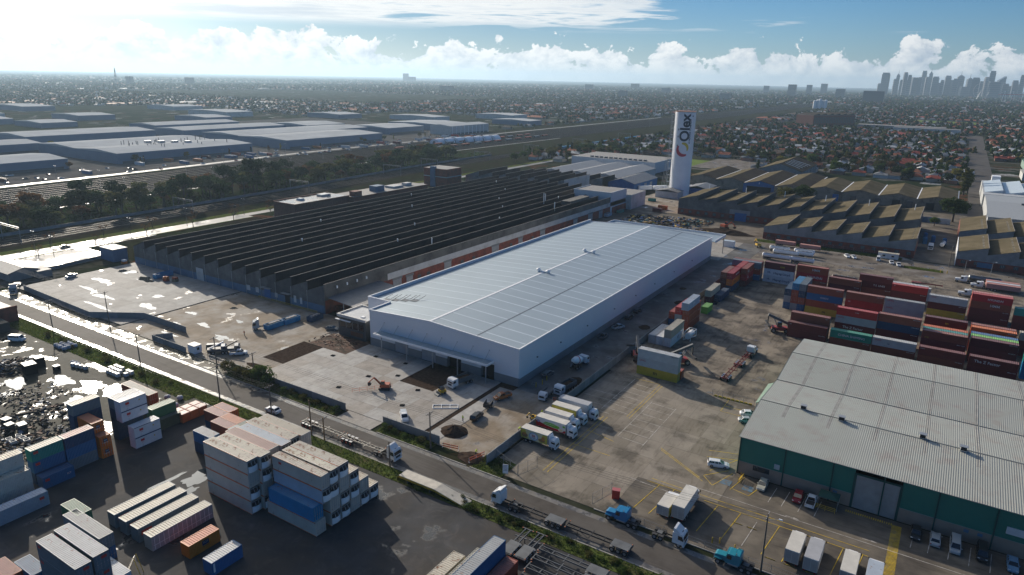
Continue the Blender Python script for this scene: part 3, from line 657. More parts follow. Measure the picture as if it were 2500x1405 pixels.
# open lean-to in the corner between factory and warehouse
lt = thing('loading_lean_to', 'grey flat lean-to roof between the sawtooth factory and the warehouse', 'canopy')
put('roof', MB().add([(-179.9,163.5,5.9),(-164.4,161.9,5.3),(-164.6,189,5.3),(-179.9,190,5.9),(-179.9,163.5,6.1),(-164.4,161.9,5.5),(-164.6,189,5.5),(-179.9,190,6.1)], [(0,3,2,1),(4,5,6,7),(0,1,5,4),(1,2,6,5),(2,3,7,6),(3,0,4,7)]), material('lean_to_roof', (0.19,0.185,0.18), rough=0.55, var=0.15, corr=(1,0.3), corr_depth=0.012), lt)
for x, y in ((-165,162.6),(-172,163.4),(-165,176),(-165,188)): put('post', MB().box(x-.12,x+.12,y-.12,y+.12,0,5.28), steel_grey, lt)
put('stored_racking', MB().box(-178.5,-170,165.5,168,0,2.6).box(-176,-168,170,173,0,2.0), material('red_racking', (0.22,0.06,0.03), var=0.6, scale=1.2, second=(0.05,0.03,0.025), second_scale=0.9), lt)
# white block at the far corner and its annexe
wb = thing('rendered_block', 'white rendered plant block at the far corner of the sawtooth factory', 'building')
put('wall', MB().box(-206.4,-180.0,402.3,427,0,13.4), material('white_render', (0.52,0.55,0.58), rough=0.6, var=0.06), wb)
put('roof', MB().box(-206.2,-180.2,402.5,426.8,13.401,13.45), material('flat_roof_grey', (0.22,0.21,0.20), rough=0.8, var=0.2), wb)
put('parapet', MB().box(-206.6,-179.8,402.1,402.5,13.46,13.9).box(-206.6,-206.2,402.51,427,13.46,13.9).box(-180.2,-179.8,402.51,427,13.46,13.9), MATS['white_render'], wb)
put('annexe', MB().box(-203,-176.5,427.3,452,0,9.6), white_band, wb); put('annexe_roof', MB().box(-202.6,-176.9,427.6,451.6,9.601,9.65), MATS['flat_roof_grey'], wb)
put('roof_plant', MB().box(-199,-193,430,437,9.7,10.6).box(-196,-190,440,446,9.7,10.3), gutter_dark, wb)
put('garage_opening', MB().box(-193.6,-188.6,427.15,427.29,0,5.2), dark_void, wb); put('brick_base', MB().box(-181.5,-179.7,405,426.5,0,4.2), brick, wb)
# second sawtooth, behind
f2 = thing('sawtooth_shed', 'short sawtooth shed with pale gable walls beyond the big factory', 'factory')
sawtooth(f2, -237.7-12.65*7, 12.65, 7, 447, 489, 7.6, 11.8, MATS['west_concrete_1'], old_sheet_y, MATS['lean_to_roof'], dark_glaze)
put('east_wall', MB().box(-237.9,-237.6,447.26,488.7,0,11.7), white_band, f2)
put('painted_panel', MB().box(-300,-291,446.8,446.99,5.2,8.4), MATS['white_render'], f2)
put('painted_panel', MB().box(-258,-237.8,446.8,446.99,3.4,7.4), MATS['white_render'], f2)
for k in range(3):
    y = 491+14*k
f3 = thing('low_sawtooth_shed', 'low sawtooth shed with white edged roof teeth behind the short one', 'factory')
sawtooth(f3, -228-12.65*6, 12.65, 6, 491.5, 515, 6.0, 9.8, MATS['west_concrete_1'], old_sheet_y, MATS['lean_to_roof'], dark_glaze)
bs = thing('gabled_shed', 'blue walled gable shed past the sawtooth sheds', 'shed')
put('wall', MB().prism([(-226,0),(-204,0),(-204,6),(-215,9.2),(-226,6)], 'y', 498, 546), blue_paint, bs)
put('roof', MB().prism([(-226.5,6.0),(-215,9.4),(-203.5,6.0),(-203.5,6.25),(-215,9.65),(-226.5,6.25)], 'y', 497.6, 546.4), MATS['lean_to_roof'], bs)
put('roller_door', MB().box(-203.99,-203.9,505,510,0,4.5).box(-203.99,-203.9,518,523,0,4.5).box(-203.99,-203.9,530,535,0,4.5), roller, bs)
grey_roof2 = material('grey_long_roof', (0.26,0.265,0.27), rough=0.6, var=0.08, corr=(1,0.4), corr_depth=0.012)
for i, (xa, xb, ya, yb) in enumerate(((-300,-276,517,600),(-275.5,-252,517,606),(-251.5,-226.4,517,600))):
    g = thing('long_shed', ['first','middle','last'][i] + ' of three long grey sheds in a row behind the sawtooth shed', 'shed', group='three long grey sheds')
    xm = (xa+xb)/2
    put('wall', MB().prism([(xa,0),(xb,0),(xb,6.5),(xm,9.2),(xa,6.5)], 'y', ya, yb), white_band, g)
    put('roof', MB().prism([(xa-.3,6.5),(xm,9.35),(xb+.3,6.5),(xb+.3,6.7),(xm,9.55),(xa-.3,6.7)], 'y', ya-.3, yb+.3), grey_roof2, g)
fl = thing('flat_roofed_store', 'flat roofed pale store with rooftop plant behind the long sheds', 'building')
put('wall', MB().box(-318,-232,612,668,0,10.2), MATS['white_render'], fl)
put('roof', MB().box(-317.6,-232.4,612.4,667.6,10.201,10.25), MATS['flat_roof_grey'], fl)
for i in range(12): put('roof_fan', MB().box(-300+5*i,-297.5+5*i,616,619,10.26,11.5), gutter_dark, fl)
# brick offices along the west edge of the factory
bo = thing('brick_annexe', 'long red brick annexe with wet flat roof along the factory edge', 'building')
put('wall', MB().box(-334.7,-316.2,267,310,0,9.6), brick_dk, bo); put('wall', MB().box(-331,-312,310.01,382,0,8.9), brick_dk, bo)
wet_roof = material('wet_flat_roof', (0.36,0.33,0.29), rough=0.35, var=0.15, scale=0.15, wet=(0.5,0.06,0.7,0.12,0.04))
put('roof', MB().box(-334.2,-316.7,267.5,309.6,9.601,9.63), wet_roof, bo); put('roof', MB().box(-330.6,-312.4,310.4,381.6,8.901,8.93), MATS['flat_roof_grey'], bo)
put('parapet', MB().box(-334.8,-334.3,266.9,310,9.602,10.2).box(-334.29,-316.1,266.9,267.4,9.602,9.9).box(-316.6,-316.1,267.41,310,9.602,9.9), brick_dk, bo)
put('roof_plant', MB().tbox(-328,-324,278,281.5,9.65,10.9,.5,.5,.5).box(-330,-325,296,303,9.65,10.9), steel_grey, bo)
put('stair_tower', MB().box(-318,-313,312,318,8.94,12), brick_dk, bo); put('tank_room', MB().box(-322,-316,334,342,8.94,12.5), blue_wall, bo)
put('vent_box', MB().box(-325,-317,352,362,8.94,10.2).box(-322,-318,366,372,8.94,10.8), material('pale_plant', (0.4,0.4,0.4)), bo)
bt = thing('brick_tower_block', 'two storey red brick block with a pale stair tower at the factory corner', 'building')
put('wall', MB().box(-349,-326.6,423,442,0,14), brick, bt); put('roof', MB().box(-348.6,-327,423.4,441.6,14.001,14.05), MATS['flat_roof_grey'], bt)
put('floor_band', MB().box(-349.1,-326.5,422.9,442.1,7.6,8.2), white_band, bt); put('stair_tower', MB().box(-342.0,-337.5,422.0,424.5,0,15.6), blue_wall, bt)
# little grey sheds and walls at the west gate
gs = thing('gabled_shed', 'low grey gabled shed by the wet yard and street corner', 'shed')
put('wall', MB().prism([(117.2,0),(128.2,0),(128.2,3.1),(122.7,4.6),(117.2,3.1)], 'x', -345, -310.4), material('grey_shed_wall', (0.20,0.20,0.20), rough=0.7), gs)
put('roof', MB().prism([(116.7,3.1),(122.7,4.75),(128.7,3.1),(128.7,3.3),(122.7,4.95),(116.7,3.3)], 'x', -345.4, -310), material('grey_shed_roof', (0.17,0.17,0.165), rough=0.6, var=0.1, corr=(0,0.4), corr_depth=0.01), gs)
put('ridge_cap', MB().box(-345.4,-310,122.55,122.85,4.951,5.0), trim_white, gs); put('lean_to', MB().box(-310.39,-306.8,126.2,131.5,0,2.9), MATS['grey_shed_wall'], gs)
bb = thing('blue_lean_to', 'blue sheeted lean-to on the corner of the sawtooth factory', 'shed')
put('wall', MB().box(-318.6,-307.8,157.5,163.8,0,5.6), material('blue_cladding', (0.09,0.17,0.28), rough=0.6, corr=(0,0.3), corr_depth=0.012), bb)
put('roof', MB().box(-318.8,-307.6,157.3,164,5.601,5.75), MATS['grey_shed_roof'], bb)
# ---------------------------------------------------------------- right hand works, silo tower, green shed
def sawrow(name, label, x0, pitch, n, y0, y1, zv, zp, brick_h, wallm, roofm, windows=True):
    t = thing(name, label, 'factory')
    sawtooth(t, x0, pitch, n, y0, y1, zv, zp, wallm, old_sheet_y, roofm, cladding_dark, base=(brick_h,))
    put('east_wall', MB().box(x0+pitch*n-.2,x0+pitch*n+.05,y0+.26,y1-.26,brick_h,zp-.08), old_sheet_y, t)
    put('brick_base', MB().box(x0-.05,x0+pitch*n+.08,y0-.05,y0+.3,0,brick_h-.002).box(x0+pitch*n-.25,x0+pitch*n+.1,y0+.301,y1-.3,0,brick_h-.002).box(x0-.06,x0+.2,y0+.301,y1-.3,0,zv-.1), brick, t)
    if windows:
        for k in range(int(n*pitch/5.2)):
            x = x0+2+5.2*k
            w = put('window', MB().box(x,x+1.9,y0-.12,y0-.051,1.5,3.0), window_m, t); put('glazing_bar', MB().box(x+.6,x+.68,y0-.15,y0-.121,1.5,3.0).box(x+1.22,x+1.3,y0-.15,y0-.121,1.5,3.0), steel_grey, w)
    return t
pale_sheet = material('pale_cement_sheet', (0.235,0.235,0.235), rough=0.85, var=0.15, scale=0.3, second=(0.13,0.13,0.13), second_scale=0.14, second_at=0.6, corr=(0,0.3), corr_depth=0.012)
rA = sawrow('sawtooth_works', 'longest brown roofed sawtooth works with grey gables and blue door', -146.0, 12.28, 11, 432.5, 481, 9.9, 13.2, 3.9, old_sheet, brown_roof)
put('blue_door', MB().box(-109.5,-102.5,432.2,432.43,0,5.0), blue_paint, rA); put('door_surround', MB().box(-113,-100.5,432.44,432.49,3.95,6.8), material('surround_grey', (0.25,0.25,0.25)), rA)
for k in range(0, 11, 2): put('flue', MB().tube((0,0,0),(0,0,4.2),.2,n=8), trim_white, rA, (-146+12.28*k+8, 470, 11.5))
rB = sawrow('sawtooth_works', 'front sawtooth works with pale grey gables over a long brick wall', -82.4, 12.15, 6, 390.3, 424, 6.9, 10.1, 3.7, pale_sheet, brown_roof)
for k in range(6):
    for j in range(6): put('roof_vent_sheet', MB().box(0,2.0,0,.35,0,.1), ridge_m, rB, (-82.4+12.15*k+9.6, 394+5*j, 9.62))
rC = sawrow('sawtooth_works', 'pair of sawtooth bays with white end and brick base by the tanker yard', 8.4, 12.0, 5, 386.8, 425.5, 6.9, 10.2, 3.4, pale_sheet, brown_roof)
put('white_end', MB().box(8.1,8.35,386.8,425,0,7.2), trim_white, rC); put('shop_window', MB().box(17,23,386.5,386.72,0.6,3.0), blue_wall, rC)
rD = sawrow('sawtooth_works', 'rear sawtooth bays with vented brown roofs before the pale shed', 8.4, 12.1, 5, 443.5, 490, 6.9, 10.2, 3.4, pale_sheet, brown_roof, False)
for t_, y_ in ((rC, 390), (rD, 447)):
    for k in range(3):
        for j in range(8): put('roof_vent_sheet', MB().box(0,1.6,0,1.1,0,.1), material('rust_vent', (0.30,0.27,0.22)), t_, (8.4+12.05*k+9.6, y_+4.1*j, 9.70))
# gabled rows behind
gr = thing('gabled_works', 'row of six brown gabled bays with pale walls and loading doors', 'factory')
gx0, gw = -90.5, 24.2
for k in range(4):
    a, b_ = gx0+gw*k, gx0+gw*(k+1); m_ = (a+b_)/2; yb = 622
    put('gable_wall', MB().prism([(a,0),(b_,0),(b_,6.9),(m_,9.6),(a,6.9)], 'y', 557+(.3*k), 557.3+(.3*k)), MATS['old_concrete_2'], gr)
    put('roof_slope', MB().prism([(a,6.9),(m_,9.7),(m_,9.85),(a,7.05)], 'y', 556.6, yb), brown_roof, gr); put('roof_slope', MB().prism([(m_,9.7),(b_,6.9),(b_,7.05),(m_,9.85)], 'y', 556.6, yb), brown_roof, gr)
    put('valley_gutter', MB().box(b_-.35,b_+.35,556.5,yb,7.06,7.15), trim_white if k < 3 else steel_grey, gr)
for x, w, d in ((-33,5,dark_void),(-24,4,window_m),(-12,5,dark_void),(-3,3,window_m),(-44,3,window_m),(-60,4,window_m),(-72,4,blue_paint)): put('loading_door', MB().box(x,x+w,556.2,556.95,0,5), d, gr)
g2 = thing('gabled_works', 'brown gabled bays with a blue gable end by the silo tower', 'factory')
for k in range(4):
    a, b_ = -185+24*k, -161+24*k; m_ = (a+b_)/2; y_ = (566, 560, 556, 553)[k]
    put('gable_wall', MB().prism([(a,0),(b_,0),(b_,6.9),(m_,9.6),(a,6.9)], 'y', y_, y_+.3), (MATS['old_concrete_2'], MATS['old_concrete_2'], blue_paint, MATS['old_concrete_2'])[k], g2)
    put('roof_slope', MB().prism([(a,6.9),(m_,9.7),(m_,9.85),(a,7.05)], 'y', y_-.4, 640), brown_roof, g2); put('roof_slope', MB().prism([(m_,9.7),(b_,6.9),(b_,7.05),(m_,9.85)], 'y', y_-.4, 640), saw_roof, g2)  # slope away from the sun darker: its shade is put into the colour
    put('valley_gutter', MB().box(b_-.3,b_+.3,y_-.4,640,7.06,7.15), trim_white, g2)
put('loading_door', MB().box(-134,-116,555.6,555.95,0,5.2), dark_void, g2); text('S', 2.0, trim_white, g2, (-125,555.9,7.8), (PI/2,0,0))
bgs = thing('gabled_hall', 'big grey gabled hall with dark brown roof rising above the works', 'hall')
put('wall', MB().prism([(-149,0),(-112,0),(-112,8),(-131,14),(-149,8)], 'y', 653, 726), pale_sheet, bgs)
put('roof_slope', MB().prism([(-149.6,7.9),(-131,14.1),(-131,14.35),(-149.6,8.15)], 'y', 652.5, 726.5), brown_roof, bgs); put('roof_slope', MB().prism([(-131,14.1),(-111.4,7.9),(-111.4,8.15),(-131,14.35)], 'y', 652.5, 726.5), saw_roof, bgs)  # east slope in the darker sheet, shade put into its colour
for k in range(5): put('rooflight_strip', MB().prism([(-129,13.75),(-116+k*.8,9.65+.0),(-116+k*.8,9.75),(-129,13.85)], 'y', 664+8*k, 665.2+8*k), roof_lite, bgs)
for i, (xa, xb, ya, yb, h, nm, lb) in enumerate(((-168,-152,512,536,5.5,'low_shed','low blue fronted store beside the silo tower'),)):
    g = thing(nm, lb, 'shed'); put('wall', MB().box(xa,xb,ya,yb,0,h), blue_paint, g); put('roof', MB().prism([(xa-.3,h),((xa+xb)/2,h+1.8),(xb+.3,h),(xb+.3,h+.2),((xa+xb)/2,h+2),(xa-.3,h+.2)],'y',ya-.3,yb+.3), MATS['lean_to_roof'], g)
# blue back wall with stacked tanks and boxes between the works
bw = thing('boundary_hoarding', 'blue and white hoarding wall behind the long sawtooth works', 'wall')
for i in range(22): put('panel', MB().box(-128+6*i,-122.1+6*i,505,505.3,0,3.4), (blue_paint, white_band, blue_paint, blue_wall)[i % 4], bw)
# pale shed at far right with skylights
ps = thing('pale_shed', 'large pale grey shed with low gables and shadowed skylights', 'shed')
psm = material('pale_shed_sheet', (0.42,0.43,0.43), rough=0.6, var=0.08, corr=(1,0.5), corr_depth=0.012)
put('wall', MB().box(22,120,494,600,0,8.8), psm, ps)
put('roof', MB().prism([(493.5,8.8),(547,11.4),(600,8.8),(600,9.0),(547,11.6),(493.5,9.0)], 'x', 21.6, 120), material('pale_shed_roof', (0.33,0.34,0.34), rough=0.55, var=0.06, corr=(0,0.5), corr_depth=0.012), ps)
put('rear_bay', MB().box(21,120,600.01,690,0,9.2), psm, ps)
for k in range(5):
    put('sawtooth_light', MB().prism([(22+13*k,9.21),(33+13*k,9.21),(33+13*k,11.4)], 'y', 612, 686), roof_lite, ps)
put('roof_vent', MB().box(40,41.5,540,542,11.4,12.4).box(52,53.5,548,550,11.6,12.4).box(47,48.5,528,530,10.7,11.6), gutter_dark, ps)
put('water_tank', MB().box(28,34,700,712,0,12), trim_white, ps)
st1 = thing('green_roofed_shed', 'green roofed shed across the side street', 'shed')
put('wall', MB().box(62,140,905,960,0,7), material('pale_green_wall', (0.2,0.28,0.24)), st1); put('roof', MB().prism([(904,7),(932,9.5),(961,7),(961,7.2),(932,9.7),(904,7.2)],'x',61,141), material('green_roof', (0.10,0.22,0.17), rough=0.5), st1)
st2 = thing('flat_roofed_shed', 'cream flat roofed shed across the side street', 'shed')
put('wall', MB().box(55,140,800,840,0,6.5), white_band, st2); put('roof', MB().box(54.6,140.4,799.6,840.4,6.501,6.8), material('cream_roof', (0.42,0.40,0.34)), st2)

# ---------------------------------------------------------------- silo tower with its ladder frame
tw = thing('silo_tower', 'tall white cylindrical tower with Olex logo and steel ladder frame', 'tower', (-171.5,506.5,0))
TR, TH = 7.4, 61.0
tower_white = material('tower_white_paint', (0.76,0.77,0.79), rough=0.45, var=0.05, scale=0.2)
shaft = put('shaft', MB().tube((0,0,0),(0,0,TH),TR,n=64), tower_white, tw)
put('top_rail', MB().tube((0,0,TH+.01),(0,0,TH+.5),TR+.15,n=48), material('rust_rail', (0.30,0.14,0.09)), tw)
for a in range(0, 360, 30): put('rail_post', MB().tube((TR*math.cos(R(a)),TR*math.sin(R(a)),TH+.5),(TR*math.cos(R(a)),TR*math.sin(R(a)),TH+1.7),.08,n=5), steel_grey, tw)
put('beacon', MB().tube((-2,0,TH+.5),(-2,0,TH+3.4),.1,n=6).tube((-2,0,TH+3.4),(-2,0,TH+3.9),.3,n=8), trim_white, tw)
# wrapped logo: artwork in (s, h) bent round the shaft; s runs up the tower, direction towards the viewer is ACAM
ACAM = math.atan2(-506.5, 171.5)
def wrap(o_name, polys, m, off=.06):
    b = MB()
    for pts, faces in polys:
        pts = [tuple(p) for p in pts]; todo = []; faces_ = []
        for f_ in faces:
            for k in range(1, len(f_)-1): todo.append((f_[0], f_[k], f_[k+1]))
        while todo:                                                       # cut long facets so that they follow the curve
            t_ = todo.pop(); e = sorted(((abs(pts[t_[i]][0]-pts[t_[(i+1) % 3]][0]), i) for i in range(3)), reverse=True)
            if e[0][0] < .7: faces_.append(t_); continue
            i = e[0][1]; p, q, o_ = t_[i], t_[(i+1) % 3], t_[(i+2) % 3]
            pts.append(((pts[p][0]+pts[q][0])/2, (pts[p][1]+pts[q][1])/2)); todo += [(p, len(pts)-1, o_), (len(pts)-1, q, o_)]
        faces = faces_
        b.add([((TR+off)*math.cos(ACAM+u/TR), (TR+off)*math.sin(ACAM+u/TR), z) for u, z in pts], faces)
    return put(o_name, b, m, tw)
def text_mesh(s, size):
    vs, fs = font_data(s, size, 'LEFT', 0.0, size*.03, 4); return [(x, y) for x, y, z in vs], fs
def up(vs, u0, z0): return [(u0 - y, z0 + x) for x, y in vs]          # reads upwards
navy = material('navy_lettering', (0.012,0.022,0.040), rough=0.5); red_logo = material('red_logo', (0.50,0.03,0.06), rough=0.5); yellow_logo = material('yellow_logo', (0.60,0.45,0.03), rough=0.5)
vs_, fs_ = text_mesh('Olex', 9.6); wrap('lettering', [(up(vs_, 0.7, 40.2), fs_)], navy)
vs_, fs_ = text_mesh('A NEXANS COMPANY', 1.75); wrap('small_lettering', [(up(vs_, 4.4, 38.8), fs_)], navy)
def arc(cu, cz, r0, r1, a0, a1, thin0, thin1, n=24):
    pts, fc_ = [], []
    for i in range(n+1):
        f_ = i/n; a = R(a0+(a1-a0)*f_); w = (thin0+(thin1-thin0)*f_)
        w = w*math.sin(PI*min(1, max(0.10, f_*0.9+0.06)))**.5
        rm = (r0+r1)/2; pts += [(cu+(rm-w/2)*math.cos(a), cz+(rm-w/2)*math.sin(a)), (cu+(rm+w/2)*math.cos(a), cz+(rm+w/2)*math.sin(a))]
    for i in range(n): fc_.append((2*i,2*i+1,2*i+3,2*i+2))
    return pts, fc_
wrap('red_arc', [arc(0.6,34.8,4.0,4.9,150,300,2.2,2.5)], red_logo); wrap('yellow_arc', [arc(-0.3,35.2,3.2,4.2,-25,100,1.6,2.3)], yellow_logo, .07)
wrap('window_slot', [([(-4.6,z),(-3.9,z),(-3.9,z+1.3),(-4.6,z+1.3)], [(0,1,2,3)]) for z in (36.5,43,48)] + [([(5.2,TH-3),(6.6,TH-3),(6.6,TH-2.4),(5.2,TH-2.4)], [(0,1,2,3)])], gutter_dark, .05)
# access frame on the west side
lx, ly = -8.6, -1.0
fr = MB()
for dx_, dy_ in ((-1.2,-1.4),(1.2,-1.4),(-1.2,1.4),(1.2,1.4)): fr.bar((lx+dx_,ly+dy_,0),(lx+dx_,ly+dy_,TH+2.0),.16)
put('ladder_frame', fr, steel_grey, tw)
for k in range(12):
    z = 4.8+k*4.9
    put('landing', MB().box(lx-1.3,lx+2.4,ly-1.5,ly+1.5,z,z+.12).bar((lx-1.2,ly-1.4,z-4.5),(lx+1.2,ly-1.4,z),.1).bar((lx-1.2,ly+1.4,z),(lx-1.2,ly-1.4,z-4.5),.1), steel_grey, tw)
put('cable_duct', MB().box(lx+.9,lx+2.3,ly-.7,ly+.9,0,TH-1), white_band, tw)
for k in range(3): put('raking_leg', MB().bar((lx-5+k*.4,ly-2+k*2,0),(lx-1.2,ly-1.4+k*1.4,44-6*k),.18), steel_grey, tw)
bsm = thing('valve_house', 'small white block house at the foot of the silo tower', 'building'); put('wall', MB().box(-183,-166,488,500,0,4.6), white_band, bsm); put('roof', MB().prism([(-183.3,4.6),(-174.5,6.2),(-165.7,4.6),(-165.7,4.8),(-174.5,6.4),(-183.3,4.8)],'y',487.7,500.3), MATS['lean_to_roof'], bsm)

# ---------------------------------------------------------------- green shed at the right
gn = thing('green_shed', 'green walled warehouse with twin grey gable roofs and a big roller door', 'warehouse')
green_clad = material('green_cladding', (0.010,0.150,0.115), rough=0.5, var=0.06, scale=0.3, corr=(0,0.2), corr_depth=0.012)
green_clad_y = material('green_cladding_side', (0.012,0.17,0.13), rough=0.5, var=0.06, scale=0.3, corr=(1,0.2), corr_depth=0.012)
tan_block = material('tan_blockwork', (0.26,0.20,0.155), rough=0.8, var=0.10, scale=0.5)
gal_roof = material('ribbed_grey_roof', (0.345,0.35,0.31), rough=0.55, var=0.05, scale=0.08, second=(0.31,0.27,0.23), second_scale=0.25, second_at=0.63, corr=(0,0.40), corr_depth=0.020)
rust_lap = material('rust_streaked_lap', (0.285,0.275,0.245), rough=0.65, var=0.2, scale=0.5, corr=(0,0.40), corr_depth=0.03)
GX0, GX1, GY0, GYV, GY1 = -28.8, 110.0, 140.6, 176.0, 212.3
ZE2, ZR2 = 8.75, 10.3
put('west_wall', MB().prism([(GY0+.3,0),(GY1,0),(GY1,ZE2),((GYV+GY1)/2,ZR2),(GYV,ZE2),((GY0+GYV)/2,ZR2),(GY0+.3,ZE2)], 'x', GX0, GX0+.3), green_clad_y, gn)
bays = [GX0+9.3*k for k in range(16)]
DL, DR = -6.1, 2.2
for a, b_ in zip(bays[:-1], bays[1:]):
    b_ = min(b_, GX1)
    for p, q in ((a, min(b_, DL)), (max(a, DR), b_)):
        if q - p > .4:
            put('wall_panel', MB().box(p+.06,q-.06,GY0,GY0+.25,3.0,ZE2-.05), green_clad, gn); put('block_base', MB().box(p+.06,q-.06,GY0-.08,GY0+.25,0,2.95), tan_block, gn)
    put('downpipe', MB().box(a-.12,a+.12,GY0-.2,GY0+.02,0,ZE2-.1), material('dark_green_trim', (0.008,0.06,0.05)), gn)
put('roller_door', MB().box(DL+.3,DR-.3,GY0+.05,GY0+.2,0,7.4), material('sand_roller_door', (0.30,0.285,0.27), rough=0.5, corr=(2,0.13), corr_depth=0.012), gn)
put('door_frame', MB().box(DL-.15,DL+.3,GY0-.1,GY0+.26,0,7.4).box(DR-.3,DR+.15,GY0-.1,GY0+.26,0,7.4).box(DL-.15,DR+.15,GY0-.1,GY0+.26,7.41,7.75), MATS['dark_green_trim'], gn)
put('flashing', MB().box(GX0,DL-.2,GY0-.12,GY0-.081,2.951,3.05).box(DR+.2,GX1,GY0-.12,GY0-.081,2.951,3.05), MATS['pale_green_wall'], gn)
for ya, yb in ((GY0, GYV), (GYV, GY1)):
    m_ = (ya+yb)/2
    s1 = put('roof_slope', MB().prism([(ya-.45 if ya == GY0 else ya+.25,ZE2+.02),(m_,ZR2),(m_,ZR2+.12),(ya-.45 if ya == GY0 else ya+.25,ZE2+.14)], 'x', GX0-.4, GX1), gal_roof, gn)
    s2 = put('roof_slope', MB().prism([(m_,ZR2),(yb-.25,ZE2+.02),(yb-.25,ZE2+.14),(m_,ZR2+.12)], 'x', GX0-.4, GX1), gal_roof, gn)
    put('ridge_cap', MB().box(GX0-.42,GX1,m_-.16,m_+.16,ZR2+.125,ZR2+.19), material('dull_ridge_cap', (0.16,0.17,0.165)), gn)
    h = lambda y: ZE2+.14+(ZR2-ZE2-.02)*(1-abs(y-m_)/(m_-ya))
    for k in range(15):
        x = GX0+5.5+9.3*k
        for y0_, y1_, s_ in ((ya+.5,m_-.3,s1),(m_+.3,yb-.5,s2)):
            put('rusty_lap', MB().add([(x,y0_,h(y0_)+.012),(x+.75,y0_,h(y0_)+.012),(x+.75,y1_,h(y1_)+.012),(x,y1_,h(y1_)+.012)], [(0,1,2,3)]), rust_lap, s_)
put('valley_gutter', MB().box(GX0-.4,GX1,GYV-.24,GYV+.24,ZE2-.1,ZE2+.02), gutter_dark, gn)
put('barge_board', MB().add([(GX0-.45,y,z+d) for y, z in ((GY0-.4,ZE2),((GY0+GYV)/2,ZR2),(GYV,ZE2),((GYV+GY1)/2,ZR2),(GY1,ZE2)) for d in (-.15,.16)], [(0,1,3,2),(2,3,5,4),(4,5,7,6),(6,7,9,8)]), MATS['dark_green_trim'], gn)
vb = MB().tbox(-.6,.6,-.5,.5,0,1.05,.08,.08,.05).box(-.52,.52,-.62,-.42,.35,1.0,1).box(-.7,.7,-.6,.6,1.06,1.14)
for x, y in ((-19.7,158.6),(-11.5,157.6),(4.2,158.8),(11.6,157.6),(26,158.4)): put('roof_vent', vb.mesh('roof_vent'), [MATS['galvanised_steel'], dark_void], gn, (x,y,ZR2+.05))
put('side_lean_to', MB().prism([(-32.9,2.8),(GX0-.01,4.9),(GX0-.01,5.0),(-32.9,2.95)], 'y', 172, 186), material('green_lean_to', (0.16,0.24,0.18), rough=0.6), gn)
put('lean_to_post', MB().box(-32.8,-32.6,172.3,172.5,0,2.79).box(-32.8,-32.6,185.5,185.7,0,2.79), steel_grey, gn)
put('window', MB().box(-25.6,-22.2,GY0-.14,GY0-.081,1.7,2.8), glass_dark, gn); put('sign_board', MB().box(-21.4,-20.3,GY0-.2,GY0-.001,3.5,4.6), material('sign_grey', (0.35,0.4,0.42)), gn)
put('wall_sign', MB().box(19.4,24,GY0-.2,GY0-.001,4.2,5.6), material('sign_white', (0.5,0.52,0.54)), gn)
for x in (-9.6,13.2,15.4): put('notice', MB().box(x,x+.8,GY0-.16,GY0-.081,2.0,2.6), blue_wall, gn)
aw = thing('shelter_awning', 'dark green pyramid awning shelter beside the roller door', 'awning', (-9.9,138.4,0))
put('canopy', MB().tbox(-1.9,1.9,-1.6,1.6,2.4,3.0,1.6,1.6,1.3), material('green_canvas', (0.012,0.07,0.055), rough=0.8), aw)
for x in (-1.8,1.8):
    for y in (-1.5,1.5): put('post', MB().tube((x,y,0),(x,y,2.41),.05,n=6), steel_grey, aw)
yellow_steel = MATS['yellow_steel']
gr1 = thing('guard_rail', 'yellow pipe guard rail in front of the green awning', 'railing', (-11.9,136.0,0))
for z in (.4,.75,1.1): put('rail', MB().tube((0,0,z),(3.6,0,z),.045,n=6), yellow_steel, gr1)
for x in (0,1.8,3.6): put('post', MB().tube((x,0,0),(x,0,1.15),.05,n=6), yellow_steel, gr1)
gr2 = thing('guard_rail', 'yellow striped barrier rails by the wheelchair bay', 'railing', (-27.6,136.6,0))
for k in range(6): put('rail', MB().box(.02+.1*k,.1+.1*k,0,2.2,.25+.16*k,.33+.16*k), yellow_steel, gr2)
for y in (0,2.2): put('post', MB().box(0,.08,y,y+.08,0,1.3).box(.6,.68,y,y+.08,0,1.3), yellow_steel, gr2)
